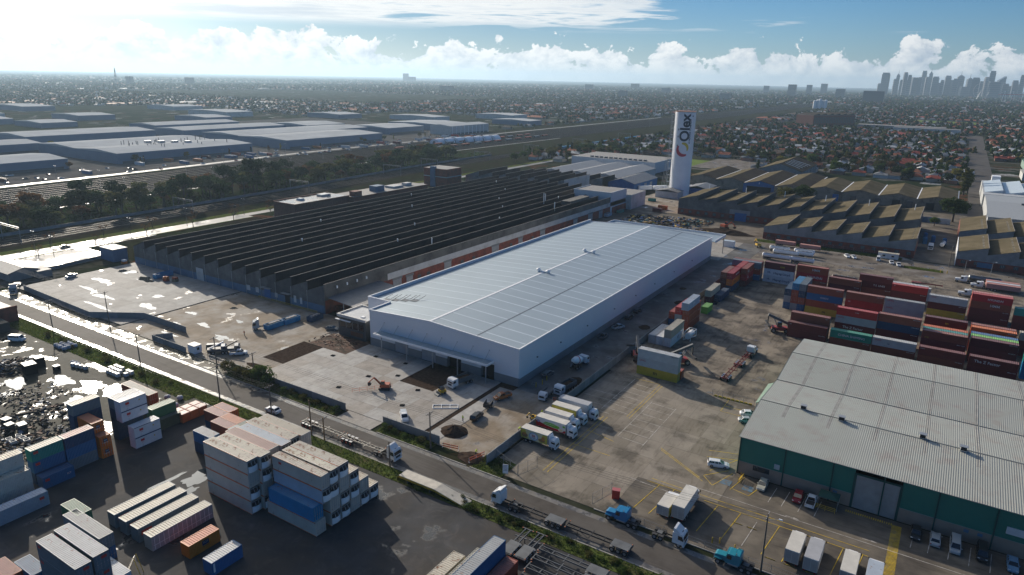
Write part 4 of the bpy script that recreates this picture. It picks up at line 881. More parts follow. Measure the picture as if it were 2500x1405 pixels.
# ---------------------------------------------------------------- shipping containers
CW = 2.44
def corr_line(L, waves, depth, base):
    """zigzag (position, inset) along a panel"""
    pts = []; w = L/waves
    for i in range(waves):
        a = i*w; pts += [(a+.05*w,0),(a+.35*w,0),(a+.50*w,depth),(a+.85*w,depth)]
    return [(0,0)] + pts + [(L,0)]
def container_meshes(L, Hh):
    waves = 42 if L > 10 else 20
    b = MB(); e = .14
    for sgn in (-1, 1):                                   # corrugated long sides
        y = sgn*CW/2; pr = corr_line(L-2*e, waves, .045, 0); n = len(pr)
        vs = [(e+p, y-sgn*(d+.02), z) for z in (.16, Hh-.12) for p, d in pr]
        b.add(vs, [((i,i+1,n+i+1,n+i) if sgn < 0 else (i+1,i,n+i,n+i+1)) for i in range(n-1)])
        b.box(0,L,min(y,y-sgn*.12),max(y,y-sgn*.12),0,.161); b.box(0,L,min(y,y-sgn*.07),max(y,y-sgn*.07),Hh-.121,Hh)
        for x in (0, L-e): b.box(x,x+e,min(y,y-sgn*e),max(y,y-sgn*e),.161,Hh-.121)
    b.box(.02,.06,-CW/2+.1,CW/2-.1,.16,Hh-.12)             # blind end, ribbed
    for k in range(7): b.box(0.0,.021,-1.02+.31*k,-.87+.31*k,.2,Hh-.16)
    b.box(.1,L-.1,-CW/2+.1,CW/2-.1,.1,.15)
    b.box(0,.12,-CW/2+.13,CW/2-.13,0,.16).box(0,.1,-CW/2+.08,CW/2-.08,Hh-.13,Hh).box(L-.1,L,-CW/2+.08,CW/2-.08,Hh-.13,Hh).box(L-.12,L,-CW/2+.13,CW/2-.13,0,.16)
    rf = MB(); pr = corr_line(L-.2, 25 if L > 10 else 13, .055, 0); n = len(pr)
    rf.add([(.1+p, y, Hh-.005-d) for y in (-CW/2+.07, CW/2-.07) for p, d in pr], [(i,i+1,n+i+1,n+i) for i in range(n-1)])
    dr = MB().box(0,.05,.03,1.08,0,Hh-.32)
    for z in (.02,.62,1.22,1.82): dr.box(.045,.075,.12,1.0,z+.1,z+.42)
    for y in (.28,.80): dr.tube((.10,y,.02),(.10,y,Hh-.34),.025,n=6,m=1).box(.08,.15,y-.12,y+.12,.95,1.02,1)
    mb, mr, md = b.mesh('container'), rf.mesh('roof'), dr.mesh('door')
    for me in (mb, mr): me.materials.append(material('container_base', (0.3,0.1,0.08)))
    md.materials.append(MATS['container_base']); md.materials.append(material('lock_rod_steel', (0.35,0.35,0.36), rough=0.4, metal=0.5))
    return mb, mr, md
CM = {(L, h): container_meshes(L, h) for L, h in ((12.19,2.59),(12.19,2.9),(6.06,2.59),(13.4,2.9))}
PALETTE = {'maroon': (0.155,0.022,0.024), 'brown': (0.24,0.058,0.034), 'red': (0.42,0.018,0.022), 'dark red': (0.115,0.013,0.016), 'orange': (0.62,0.135,0.012), 'rust red': (0.34,0.062,0.028),
  'blue': (0.012,0.11,0.26), 'navy': (0.010,0.048,0.11), 'bright blue': (0.006,0.20,0.38), 'teal': (0.006,0.22,0.19), 'green': (0.05,0.17,0.08), 'dull green': (0.075,0.10,0.06), 'sea green': (0.006,0.27,0.19),
  'grey': (0.33,0.34,0.34), 'light grey': (0.45,0.46,0.46), 'white': (0.60,0.61,0.63), 'cream': (0.46,0.41,0.31), 'pale blue': (0.33,0.39,0.46), 'yellow': (0.54,0.36,0.04), 'tan': (0.36,0.29,0.19), 'slate': (0.13,0.17,0.20), 'lime': (0.16,0.42,0.06), 'pink': (0.45,0.17,0.14)}
CPAINT = {k: paint('container_%s' % k.replace(' ', '_'), v, rough=0.5, rust=0.28, rand=0.10) for k, v in PALETTE.items()}
CROOF = {k: paint('container_roof_%s' % k.replace(' ', '_'), tuple(min(.7, c*.75+.085) for c in v), rough=0.6, rust=0.45, rand=0.12) for k, v in PALETTE.items()}  # roofs paler than the sides: sunlit tops put into the colour, with more rust
reefer_paint = paint('reefer_off_white', (0.52,0.47,0.41), rough=0.5, rust=0.38, rand=0.08)
reefer_roof = paint('reefer_roof_stained', (0.52,0.46,0.36), rough=0.65, rust=0.85, rand=0.15)
stripe_orange = material('faded_orange_rail', (0.55,0.13,0.03), rough=0.6, var=0.3, scale=0.8)
letter_white = material('white_lettering', (0.62,0.62,0.62), rough=0.5); letter_navy = material('dark_blue_lettering', (0.012,0.03,0.10), rough=0.5)
letter_red = material('red_lettering', (0.48,0.03,0.03), rough=0.5); letter_black = material('black_lettering', (0.02,0.02,0.02), rough=0.6); letter_yellow = material('yellow_lettering', (0.55,0.38,0.02), rough=0.5)
badge_navy = material('navy_badge', (0.012,0.025,0.075), rough=0.5); badge_red = material('red_badge', (0.50,0.035,0.03), rough=0.5)
ORD = ('bottom', 'second', 'third', 'top', 'fifth')
def box_can(col, L, Hh, x, y, z, ax, label, group, name='shipping_container', roof=None, mark=None, door_at=1, body=None, doors=None):
    """container with its low corner at (x, y, z). ax 'x' or 'y': direction of its length; door_at 1 = doors at the high end"""
    mb, mr, md = CM[(L, Hh)]
    pm = body or CPAINT[col]
    if ax == 'x': loc, rz = ((x, y+CW/2, z), 0.0) if door_at else ((x+L, y+CW/2, z), PI)
    else: loc, rz = ((x+CW/2, y, z), PI/2) if door_at else ((x+CW/2, y+L, z), -PI/2)
    o = put(name, mb, [pm], None, loc, rz, own=[pm]); tag(o, label, 'container', group)
    put('roof', mr, [pm], o, own=[roof or CROOF[col]])
    dm = doors or pm
    put('door', md, [dm], o, (L+.001, -.015, .16), own=[dm, None]); d2 = put('door', md, [dm], o, (L+.001, .015, .16), own=[dm, None]); d2.scale = (1,-1,1)
    if mark:
        for mk in (mark if isinstance(mark, list) else [mark]): mark_side(o, mk, L, Hh, ax, door_at)
    return o
def mark_side(o, mk, L, Hh, ax, door_at):
    """lettering on the side that faces the street (world -Y or +X)"""
    kind, s, size, m, u, w = mk                     # u along the visible side from its left end as read, w height
    # local side whose outside faces -Y (ax x) or +X (ax y)
    flip = (ax == 'x' and not door_at) or (ax == 'y' and not door_at)
    ysgn = 1 if flip else -1
    y = ysgn*(CW/2+.004); rot = (PI/2, 0, PI if flip else 0); xx = (L-u) if flip else u
    if kind == 'text': text(s, size, m, o, (xx, y, w), rot)
    elif kind == 'badge':
        bw, bh = s
        b = MB().box(-bw/2,bw/2,-.012,0,-bh/2,bh/2) if ysgn < 0 else MB().box(-bw/2,bw/2,0,.012,-bh/2,bh/2)
        put('badge', b, m, o, (xx, y, w))
def mark_end(o, s, size, m, w=1.4, bw=None, mt=None):
    """badge and lettering on the blind end (local -X)"""
    if bw: put('badge', MB().box(-.025,-.004,-bw[0]/2,bw[0]/2,-bw[1]/2,bw[1]/2), m, o, (0,0,w))
    if s: text(s, size, mt or m, o, (-.03,0,w), (PI/2,0,-PI/2))
T = lambda s, size, m, u, w: ('text', s, size, m, u, w)
CODES = ('TGHU 204317', 'GESU 551260', 'FCIU 883041', 'TCNU 670125', 'CAXU 930418', 'BMOU 412207')
def stack(cols, L, Hh, x, y, ax, where, group, marks=None, roof=None, door_at=1, z0=0.0, **kw):
    for i, c in enumerate(cols):
        if c is None: continue
        pos = 'standing alone' if len(cols) == 1 else ('topmost' if i == len(cols)-1 else ORD[i]) + ' of its stack'
        mk = (marks or {}).get(i) or T(CODES[(i*3+int(abs(x)*7)) % len(CODES)], .34, letter_white if c not in ('white','light grey','cream') else letter_black, L-1.3, Hh-.42)
        size = 'long ' if L > 10 else 'short '
        box_can(c, L, Hh, x, y, z0+i*Hh, ax, f'{size}{c} container, {pos.replace(" of its stack", " in stack")} {where}', group, mark=mk, door_at=door_at, roof=roof, **kw)
L40, L20, L45 = 12.19, 6.06, 13.4
# --- right yard: rows of long boxes parallel to the street
GY = 'long containers in the right hand container yard'
NUM = lambda m=letter_white: T('OCGU 814', .34, m, .9, 2.1)
cols_x = [-38.3, -25.1, -12.6, 0.4, 13.6, 26.8]
rows = [ # column, front y, colours bottom to top, marks {level: mark}, where
 (0,237.0,['maroon','maroon'],{1:T('TEX',.4,letter_white,.8,2.0)},'beside the green shed roof'),
 (0,240.2,['maroon','brown','brown'],{2:T('GESU',.3,letter_white,11.2,2.0)},'just behind the maroon pair'),
 (0,267.9,['yellow','rust red','blue','brown'],{0:T('m',1.5,letter_black,6.6,1.2),2:T('COSCO',.8,letter_white,6.2,1.3)},'with a blue box in it'),
 (1,237.3,['brown','sea green'],{1:T('CHINA SHIPPING',1.05,letter_white,6.4,1.2)},'holding the sea green box'),
 (1,246.4,['maroon','dark red','grey','red'],{1:T('The Z Factor',1.15,letter_white,5.6,1.3),2:T('OOCL',.7,letter_red,1.6,1.9),3:T('K LINE',.4,letter_white,6.2,1.6)},'behind the sea green box'),
 (1,268.0,['maroon','dark red','red','brown'],{2:T('OS',.65,letter_white,1.3,1.8)},'third row of its column'),
 (1,309.0,['brown','dark red','maroon'],{1:T('T.S. LINES',1.0,letter_white,7.6,1.3)},'with a ring badge by the tank yard'),
 (2,237.5,['brown','light grey'],{1:[T('OOCL',.7,letter_red,1.6,1.9),T('cap',.6,letter_navy,4.6,1.2)]},'below the light grey box'),
 (2,247.5,['brown','dark red','navy','brown'],{},'with a navy box in it'),
 (2,268.0,['brown','grey','grey','grey'],{3:T('OOCL',.75,letter_red,1.8,1.9),2:T('OOCL',.75,letter_red,1.8,1.9)},'of three grey boxes'),
 (2,300.6,['dark red','maroon','red'],{2:T('K',.6,letter_white,1.0,2.1)},'below a red box by the gravel street'),
 (2,303.2,['light grey','light grey','light grey'],{},'behind the red box'),
 (3,236.8,['brown','maroon'],{1:T('OCEAN',.35,letter_white,.9,2.1)},'low row at the shed eave'),
 (3,246.0,['maroon','maroon','brown'],{2:T('XINES',.45,letter_yellow,1.5,.5)},'wide brown face behind the low row'),
 (3,248.5,['brown','maroon','teal'],{},'with a teal roof in the middle column'),
 (3,251.1,['brown','maroon','orange'],{},'with an orange roof in the middle column'),
 (3,262.6,['maroon','dark red','dark red'],{2:T('m',1.3,letter_yellow,6.5,1.2)},'with a yellow emblem'),
 (3,292.4,['yellow','dark red','light grey'],{2:T('OOCL',.6,letter_red,1.5,1.9)},'by the parked white prime mover'),
 (4,236.8,['maroon','dark red'],{1:T('The Z Factor',1.2,letter_white,4.6,1.25)},'at the far corner of the shed'),
 (4,247.0,['maroon','maroon','dark red'],{},'below the lime roofed box'),
 (4,249.6,['brown','maroon','lime'],{},'with a lime green roof'),
 (4,252.2,['brown','maroon','blue'],{},'with a blue roof'),
 (4,259.2,['brown','maroon','orange'],{},'with an orange edged roof'),
 (4,262.2,['brown','maroon','brown'],{},'behind the orange edged roof'),
 (4,293.6,['maroon','maroon','brown','red'],{3:T('HYUNDAI',1.05,letter_white,7.2,1.1),2:T('HMM',1.3,letter_white,7.4,1.5)},'at the back of the right columns'),
 (4,296.2,['maroon','maroon','brown','pink'],{},'second row behind the red lettered box'),
 (4,298.8,['maroon','maroon','pink'],{},'third row behind the red lettered box'),
 (5,240.0,['bright blue','bright blue','teal','maroon'],{},'at the right end of the yard'),
 (5,262.0,['maroon','brown','cream'],{},'topped by a cream box at the right end'),
 (5,292.0,['maroon','maroon','teal'],{},'topped by a teal box at the right end'),
]
for c, y, cl, mk, wh_ in rows: stack(cl, L40, 2.59, cols_x[c], y, 'x', wh_, GY, mk)
stack(['pale blue','light grey'], L40, 2.59, cols_x[2]+1, 311.5, 'x', 'behind the light grey boxes', GY)
# back row by the tank yard
GB = 'containers along the back of the yard'
stack(['blue','rust red','slate','maroon'][:3], L40, 2.59, -75.2, 301.5, 'x', 'at the corner of the warehouse lane', GB)
stack(['blue','rust red','brown'], L40, 2.59, -75.2, 304.1, 'x', 'second row at the lane corner', GB)
stack(['white','white','maroon'], L40, 2.9, -61.6, 302.3, 'x', 'with two white boxes', GB, {0:[T('Hapag-Lloyd',1.35,letter_navy,7.4,1.3),T('HL',1.1,letter_navy,2.2,1.4)],1:[T('Hapag-Lloyd',1.35,letter_navy,7.4,1.3),T('HL',1.1,letter_navy,2.2,1.4)],2:T('ONE',.9,letter_yellow,7.4,1.4)})
stack(['brown','red','rust red'], L40, 2.9, -48.9, 305.0, 'x', 'beside the white boxes', GB, {1:T('HYUNDAI',1.35,letter_white,7.4,1.3),2:T('HMM',1.35,letter_white,7.6,1.5)})
stack(['maroon','brown'], L40, 2.59, -36.2, 306.5, 'x', 'low pair by the brown tank', GB)
# door-on stack
GD = 'containers stacked with their doors to the yard'
for i, cl in enumerate((['blue','grey','navy'], ['grey','rust red','rust red','bright blue'], ['blue','rust red','navy','slate'])):
    stack(cl, L40, 2.59, -46.2+2.5*i, 268.2, 'y', ('left column','middle column','right column')[i]+' of the door-on block', GD, door_at=0)
# row along the boundary wall, lengthways to it
GW_ = 'containers along the boundary wall'
stack(['blue','rust red'], L40, 2.59, -75.3, 223.5, 'y', 'nearest the wall beside the red block', GW_, door_at=0)
stack(['grey','grey','red'], L40, 2.59, -72.7, 222.0, 'y', 'with a white cross on its red end', GW_, door_at=0)
stack(['rust red','rust red','rust red'], L40, 2.59, -70.1, 222.0, 'y', 'open side of the red block', GW_, door_at=0)
stack([None,None,None,'pale blue'], L40, 2.59, -69.9, 219.8, 'y', 'crowning the red block', GW_, {3:T('CARU',.9,letter_white,6,1.4)}, door_at=0)
stack(['lime'], L20, 2.59, -70.0, 243.5, 'y', 'past the red block', GW_)
stack(['dark red','cream'], L40, 2.59, -73.0, 256.8, 'y', 'with a cream box on top', GW_, door_at=0)
stack(['navy'], L40, 2.59, -70.4, 261.0, 'y', 'beside the cream box', GW_, door_at=0)
stack(['dark red','dark red','brown'], L40, 2.59, -73.2, 277.2, 'y', 'beside the orange sided one', GW_, door_at=0)
stack(['navy','orange','red'], L40, 2.59, -70.6, 277.2, 'y', 'with an orange side', GW_, {1:T('Hapag',.9,letter_black,4,1.3),2:T('MAGNUM',1.0,letter_white,7,1.2)}, door_at=0)
stack(['brown','brown','red'], L40, 2.59, -70.6, 290.0, 'y', 'behind the orange sided one', GW_, door_at=0)
stack(['maroon','red','rust red'], L40, 2.59, -67.9, 288.2, 'y', 'with lettered red sides', GW_, {1:T('Cai',1.7,letter_white,3,1.2),2:T('Cai',1.7,letter_white,3,1.2)}, door_at=0)
# pale group and the yellow, grey, white stack by the car park
GP = 'pale containers near the car park'
stack(['light grey'], L40, 2.9, -74.8, 203.6, 'y', 'against the boundary wall', GP, door_at=0)
stack(['white'], L40, 2.9, -72.2, 203.6, 'y', 'between its two pale neighbours', GP, door_at=0)
stack(['white','cream'], L40, 2.9, -69.6, 203.6, 'y', 'with a cream box on top of a white one', GP, {0:T('XT',1.4,letter_black,7,1.5)}, door_at=0)
stack(['yellow','light grey','light grey'], L40, 2.59, -68.2, 178.2, 'x', 'over the yellow box by the parking bays', GP, {0:T('m',1.6,letter_black,5.6,1.3),1:T('OOCL',.7,letter_red,1.6,1.8)})
stack(['rust red'], L40, 2.59, -68.0, 181.0, 'x', 'hidden behind the yellow box', GP)
fr_ = thing('flat_rack', 'white tank frame beside the pale containers', 'container', (-66.0,212.5,0))
for x in (0,2.4):
    for y in (0,6): put('post', MB().box(x-.08,x+.08,y-.08,y+.08,0,2.6), trim_white, fr_)
put('rail', MB().bar((0,0,2.6),(0,6,2.6),.14).bar((2.4,0,2.6),(2.4,6,2.6),.14).bar((0,0,2.6),(2.4,0,2.6),.14).bar((0,6,2.6),(2.4,6,2.6),.14).bar((0,0,.1),(2.4,6,.1),.2).bar((0,0,0.2),(2.4,0,2.5),.1), trim_white, fr_); put('tank', MB().tube((1.2,.4,1.35),(1.2,5.6,1.35),1.0,n=16), trim_white, fr_)

# --- left yard
# two big blocks of old refrigerated boxes
def reefer(L, x, y, z, label, group, nose, body=None, roof=None, Hh=2.9):
    pm = body or reefer_paint
    mb, mr, md = CM[(L, Hh)]
    o = put('refrigerated_container', mb, [pm], None, (x, y+CW/2, z), 0, own=[pm]); tag(o, label, 'container', group)
    put('roof', mr, [pm], o, own=[roof or reefer_roof])
    put('side_rail', MB().box(.0,L,-CW/2-.012,-CW/2+.01,Hh-.15,Hh+.004).box(0,L,-CW/2-.012,-CW/2+.01,0,.13), stripe_orange, o)
    if nose:
        me = NOSE[0]; u = put('refrigeration_unit', me, [trim_white], o, (L,0,0)); put('grille', NOSE[1], [dark_void], u); put('unit_frame', NOSE[2], [MATS['galvanised_steel']], u)
    else:
        dm = pm
        put('door', md, [dm], o, (L+.001,-.015,.16), own=[dm, None]); d2 = put('door', md, [dm], o, (L+.001,.015,.16), own=[dm, None]); d2.scale = (1,-1,1)
    return o
def nose_meshes():
    a = MB(); n = 10
    rings = []
    for z, k in ((.30,.75),(.5,.95),(1.1,1.0),(1.55,.9)):
        rings.append([(.02+.55*k*math.sin(PI*(i/n))**.7 if 0 < i < n else .0, -1.08+2.16*i/n, z) for i in range(n+1)])
    vs = [p for r_ in rings for p in r_]; m = n+1
    a.add(vs, [(k*m+i, k*m+i+1, (k+1)*m+i+1, (k+1)*m+i) for k in range(len(rings)-1) for i in range(n)], 0, True)
    a.add(rings[-1], [tuple(range(m))]); a.add(rings[0], [tuple(range(m-1,-1,-1))])
    g = MB()
    g.add([(.05,-1.02,1.58),(.42,-.36,1.58),(.42,.36,1.58),(.05,1.02,1.58),(.05,-1.02,2.45),(.07,-.36,2.45),(.07,.36,2.45),(.05,1.02,2.45)], [(0,1,5,4),(1,2,6,5),(2,3,7,6)])
    f_ = MB().box(.0,.10,-1.15,1.15,2.46,2.62).box(0,.08,-1.16,-1.05,.2,2.46).box(0,.08,1.05,1.16,.2,2.46).bar((.43,-.36,1.57),(.09,-.36,2.46),.08).bar((.43,.36,1.57),(.09,.36,2.46),.08)
    return a.mesh('refrigeration_unit'), g.mesh('grille'), f_.mesh('unit_frame')
NOSE = nose_meshes()
GR1, GR2 = 'old refrigerated containers in the western block', 'old refrigerated containers in the eastern block'
colw = ('front','second','third','fourth','fifth','sixth','rear')
for j in range(6):
    n_ = 4 if j < 6 else 3
    y = 71.5 + 2.52*j
    for i in range(n_):
        body = reefer_paint; rf_ = reefer_roof
        if j == 3: rf_ = CROOF['pale blue']
        if j == 2: rf_ = CROOF['brown'] if i == 3 else reefer_roof
        if j == 5: rf_ = CROOF['tan']
        reefer(L45, -116.7 + (0.7 if j % 2 else 0), y, 2.9*i, f'{("bottom","second","third","top")[i]} off-white refrigerated container, {colw[j]} row of western block', GR1, nose=(i+j) % 3 != 2, body=body, roof=rf_)
hts = [4,4,4,3,2,1]
for j in range(6):
    y = 73.7 + 2.6*j + (0.0 if j == 0 else 0)
    for i in range(hts[j]):
        if j == 0 and i == 1:
            o = box_can('bright blue', L40, 2.9, -100.6, y, 2.9, 'x', 'bright blue container set among the off-white eastern block', GR2); continue
        body = CPAINT['pale blue'] if (j == 0 and i == 2) else reefer_paint
        o = reefer(L45, -101.3, y + (2.0 if (j == 0 and i > 1) else 0) if j == 0 else y+1.2, 2.9*i, f'{("bottom","second","third","top")[i]} off-white refrigerated container, {colw[j]} row of eastern block', GR2, nose=(i*2+j) % 3 != 0, body=body)
        if j == 0 and i == 3: mark_side(o, ('badge', (.8,.5), 1, badge_red, 2.2, 1.9), L45, 2.9, 'x', 1)
# small boxes north of the western block
GS = 'short containers by the grass verge'
for k_, (x, y, c, rf_) in enumerate(((-134.2,84.6,'rust red','pink'),(-134.2,87.2,'rust red','orange'),(-127.9,84.6,'cream','light grey'),(-127.9,87.2,'dull green','dull green'),(-140.4,87.2,'brown','pink'),(-140.4,89.8,'orange','pink'))):
    box_can(c, L20, 2.59, x, y, 2.59, 'x', f'short {c} container with {rf_} roof, upper one by the western block', GS, roof=CROOF[rf_]); box_can('navy', L20, 2.59, x, y, 0, 'x', f'short navy container right below the {c} {rf_} roofed one by the verge', GS)
box_can('blue', L20, 2.59, -133.6, 79.8, 2.59, 'x', 'short blue container with white logo, upper one facing the asphalt', GS, roof=CROOF['grey'], mark=('badge',(.9,.5),1,letter_white,4.6,1.8)); box_can('navy', L20, 2.59, -133.6, 79.8, 0, 'x', 'short navy container under the blue one facing the asphalt', GS)
for i in range(3):
    for j in range(2):
        b = put('open_top_bin', MB().tbox(-1.1,1.1,-1.1,1.1,0,2.2,.04,.04,.04), paint('bin_orange', (0.52,0.12,0.03)), None, (-151.0+2.3*j, 85.6+2.3*i+1.4, 0)); tag(b, 'small square orange offshore bin in the group of six by the verge', 'bin', 'six orange offshore bins')
        put('roof_rim', MB().box(-1.02,1.02,-1.02,1.02,2.201,2.24), CROOF['pink'], b); put('lid_slot', MB().box(-.6,-.2,-.7,.7,2.245,2.26).box(.2,.6,-.7,.7,2.245,2.26), gutter_dark, b)
# white branded reefers and neighbours
GL = 'containers stacked at the edge of the junk lot'
badge = lambda u, w: ('badge', (.85,.55), 1, badge_red, u, w)
for i in range(4):
    xx = -147.4 if i < 2 else -151.8
    o = box_can('white', L20, 2.59, xx, 72.9, 2.59*i, 'y', f'{("bottom","second","third","topmost")[i]} white short container with red badge beside the orange stacks', GL, mark=[badge(1.6,1.7), T('SCF', .32, letter_red, 1.6, 1.15), ('badge',(.3,.3),1,letter_yellow,4.4,1.6)])
    put('side_frame', MB().box(0,L20,-CW/2-.02,-CW/2-.005,.0,.12).box(0,L20,-CW/2-.02,-CW/2-.005,2.45,2.59), letter_navy, o)
for i in range(4): box_can('navy' if i < 3 else 'slate', L20, 2.59, -154.4, 72.9, 2.59*i, 'y', f'{("bottom","second","third","topmost")[i]} dark short container behind the white badged ones', GL, roof=CROOF['light grey'])
for i in range(2): box_can('dull green' if i == 0 else 'green', L20, 2.59, -152.6+1.6*(1-i), 80.2, 2.59*i, 'y', ('lower','upper')[i]+' green short container next to the white badged ones', GL)
box_can('rust red', L40, 2.59, -170.4, 84.2, 2.59, 'x', 'long rusty red container lying past the white badged ones', GL, roof=CROOF['cream']); box_can('maroon', L40, 2.59, -170.4, 84.2, 0, 'x', 'long maroon container under the rusty red one', GL)
for i, (xx, c) in enumerate(((-149.2,'orange'),(-149.2,'orange'),(-151.6,'orange'))):
    box_can('orange', L20, 2.59, xx-3.9, 66.4, 2.59*i, 'x', f'{("bottom","middle","topmost")[i]} orange short container with navy badge beside the blue stack', GL, mark=None)
for o in [o_ for o_ in COL.objects if o_.get('label', '').endswith('orange short container with navy badge beside the blue stack')]:
    put('badge', MB().box(L20+.16,L20+.18,-.55,.35,1.25,1.95), badge_navy, o); text('SCF', .42, letter_white, o, (L20+.185,-.1,1.6), (PI/2,0,PI/2)); text('1800 000', .3, letter_white, o, (L20+.17,-.1,1.02), (PI/2,0,PI/2))
box_can('slate', L20, 2.59, -158.6, 66.0, 7.77, 'y', 'faded blue container with pale roof on top behind the orange stack', GL, roof=CROOF['cream'])
for i in range(3): box_can('navy', L20, 2.59, -158.6, 66.0, 2.59*i, 'y', f'{("bottom","second","third")[i]} navy container under the faded blue one', GL)
GT = 'containers stepping down beside the orange stacks'
for i, c in enumerate(('navy','blue','teal')): box_can(c, L20, 2.59, -150.2, 53.5, 2.59*i, 'y', f'{("lower","middle","upper")[i]} {c} short container with red badge by the left edge stacks', GT, roof=CROOF['cream'], mark=[badge(.9,1.9)])
for i, c in enumerate(('slate','blue','navy')): box_can(c, L20, 2.59, -150.0, 59.8, 2.59*i, 'y', f'{("lower","middle","upper")[i]} {c} short container between the teal one and the orange stack', GT, roof=CROOF['pink'] if i == 2 else None)
box_can('blue', L20, 2.59, -147.2, 53.5, 0, 'y', 'single blue short container in front of the teal one', GT, mark=[badge(.9,1.8), T('SCF', .5, letter_white, 5.0, 1.4)])
GE = 'off-white containers at the left edge'
for i in range(3): box_can('cream', L40, 2.9, -147.1 + (0, .1, -2.2)[i], 39.6, 2.9*i, 'y', f'{("bottom","middle","upper")[i]} off-white long container with orange edge at the left edge stack', GE, body=reefer_paint, roof=reefer_roof)
box_can('white', L40, 2.9, -141.2, 39.6, 0, 'y', 'long clean white container with red badge lying before the left edge stack', GE, body=CPAINT['pale blue'], mark=[badge(11.0,1.9)])
# four side-by-side flat topped boxes
GQ = 'four long dark sided containers side by side'
for i, x in enumerate((-122.9,-119.1,-115.3,-111.1)):
    o = box_can('maroon' if i < 3 else 'grey', L40, 2.9, x, 54.7, 0, 'y', ('first','second','third','last')[i]+' of four long containers with cream roofs, counting from the green one', GQ, body=CPAINT['slate'] if i < 3 else CPAINT['grey'], roof=CROOF['cream'], mark=[('badge',(2.0,.9),1,badge_red,1.6,1.7), T('SCF',.8,letter_white,1.6,1.7)] if i < 3 else None)
    if i == 3:
        for k in range(13): put('curtain_frame', MB().box(.5+.9*k,.56+.9*k,-CW/2-.03,-CW/2-.002,.15,2.75), trim_white, o)
        put('curtain_frame', MB().box(.3,11.9,-CW/2-.03,-CW/2-.002,1.0,1.06), trim_white, o)
o = box_can('orange', L20, 2.59, -103.8, 57.1, 0, 'y', 'single orange short container with navy badge on the asphalt', GQ, mark=[('badge',(1.3,.95),1,badge_navy,3.2,1.6), T('SCF',.6,letter_white,3.2,1.65), T('1300 000 SCF',.26,letter_black,3.2,.9)])
box_can('blue', L20, 2.59, -96.7, 56.6, 0, 'y', 'single blue short container with pale striped roof on the asphalt', GQ, roof=CROOF['light grey'], mark=[('badge',(.35,1.7),1,letter_white,.45,1.4)])
# bottom left block
GC = 'grey containers stacked in the near corner'
for i in range(3):
    box_can('grey', L40, 2.9, -115.1, 39.9, 2.9*i, 'x', f'{("bottom","middle","top")[i]} grey long container with red badge, outer one of the near corner pair', GC, body=CPAINT['slate'], roof=CROOF['light grey'], mark=None)
    o = box_can('grey', L40, 2.9, -115.7, 42.9, 2.9*i, 'x', f'{("bottom","middle","top")[i]} grey long container with red badge, inner one of the near corner pair', GC, body=CPAINT['slate'], roof=CROOF['light grey'])
for o in [o_ for o_ in COL.objects if 'near corner pair' in o_.get('label', '')]:
    put('badge', MB().box(L40+.12,L40+.14,-.1,.75,1.95,2.45), badge_red, o); put('badge', MB().box(.5,1.4,-CW/2-.02,-CW/2-.005,1.9,2.4), badge_red, o)
for i, c in enumerate(('blue','slate')): box_can(c, L40, 2.59, -124.6, 48.0, 2.59*i, 'x', f'{("lower","upper")[i]} {c} long container with grey roof behind the near corner pair', GC, roof=CROOF['grey'])
for i, c in enumerate(('dull green','green')): box_can(c, L20, 2.59, -128.2, 49.2+.2, 2.59*i, 'x', f'{("lower","upper")[i]} weathered green short container behind the near corner pair', GC) if i else None
box_can('white', L40, 2.9, -115.5, 45.6, 0, 'x', 'low white roofed container beside the near corner pair', GC, roof=CROOF['white'])
box_can('blue', L20, 2.59, -121.8, 38.6, 0, 'x', 'blue short container at the foot of the near corner pair', GC); box_can('rust red', L20, 2.59, -124.6, 36.0, 0, 'x', 'rusty open framed container at the foot of the near corner pair', GC)
# bottom centre: three boxes seen from above
GF = 'containers in the near foreground'
box_can('cream', L40, 2.9, -62.2, 69.6, 0.0, 'y', 'cream stained container beside the raised grey striped roof', GF, roof=reefer_roof)
box_can('cream', L40, 2.9, -59.3, 72.6, 0.0, 'y', 'narrow cream roofed container between the cream and blue ones', GF, roof=CROOF['cream'])
box_can('blue', L40, 2.9, -56.6, 73.8, 2.9, 'y', 'blue container with grey striped roof raised beside the empty trailers', GF, roof=CROOF['grey'])
box_can('blue', L40, 2.9, -56.6, 73.8, 0.0, 'y', 'lower blue container under the grey striped roof', GF); box_can('rust red', L40, 2.9, -53.9, 73.6, 0.0, 'y', 'rusty red container beside the empty trailers', GF)
# ---------------------------------------------------------------- vehicles (all built facing +X)
tyre = material('tyre_rubber', (0.018,0.018,0.018), rough=0.85); rim_m = material('wheel_rim', (0.35,0.35,0.36), rough=0.4, metal=0.6); rim_red = material('red_wheel_rim', (0.28,0.06,0.04), rough=0.5)
car_glass = material('vehicle_glass', (0.012,0.016,0.02), rough=0.06, spec=0.9); lamp_m = material('headlamp', (0.6,0.6,0.58), rough=0.15); tail_m = material('tail_lamp', (0.3,0.01,0.01), rough=0.2)
chassis_m = material('chassis_black', (0.025,0.025,0.027), rough=0.65, var=0.3); chassis_grey = material('chassis_grey', (0.10,0.105,0.11), rough=0.6, var=0.25); chassis_cream = material('chassis_cream', (0.42,0.38,0.31), rough=0.6, var=0.25)
VP = {k: material('vehicle_%s' % k, c, rough=0.28, var=0.03, spec=0.6) for k, c in dict(white=(0.66,0.67,0.68), silver=(0.36,0.38,0.39), red=(0.24,0.012,0.02), black=(0.02,0.021,0.023), grey=(0.10,0.105,0.11), blue=(0.10,0.20,0.32), orange=(0.42,0.12,0.02), champagne=(0.42,0.41,0.34), sky=(0.02,0.17,0.34), teal=(0.02,0.20,0.26), yellow=(0.50,0.33,0.02), darkblue=(0.02,0.05,0.12)).items()}
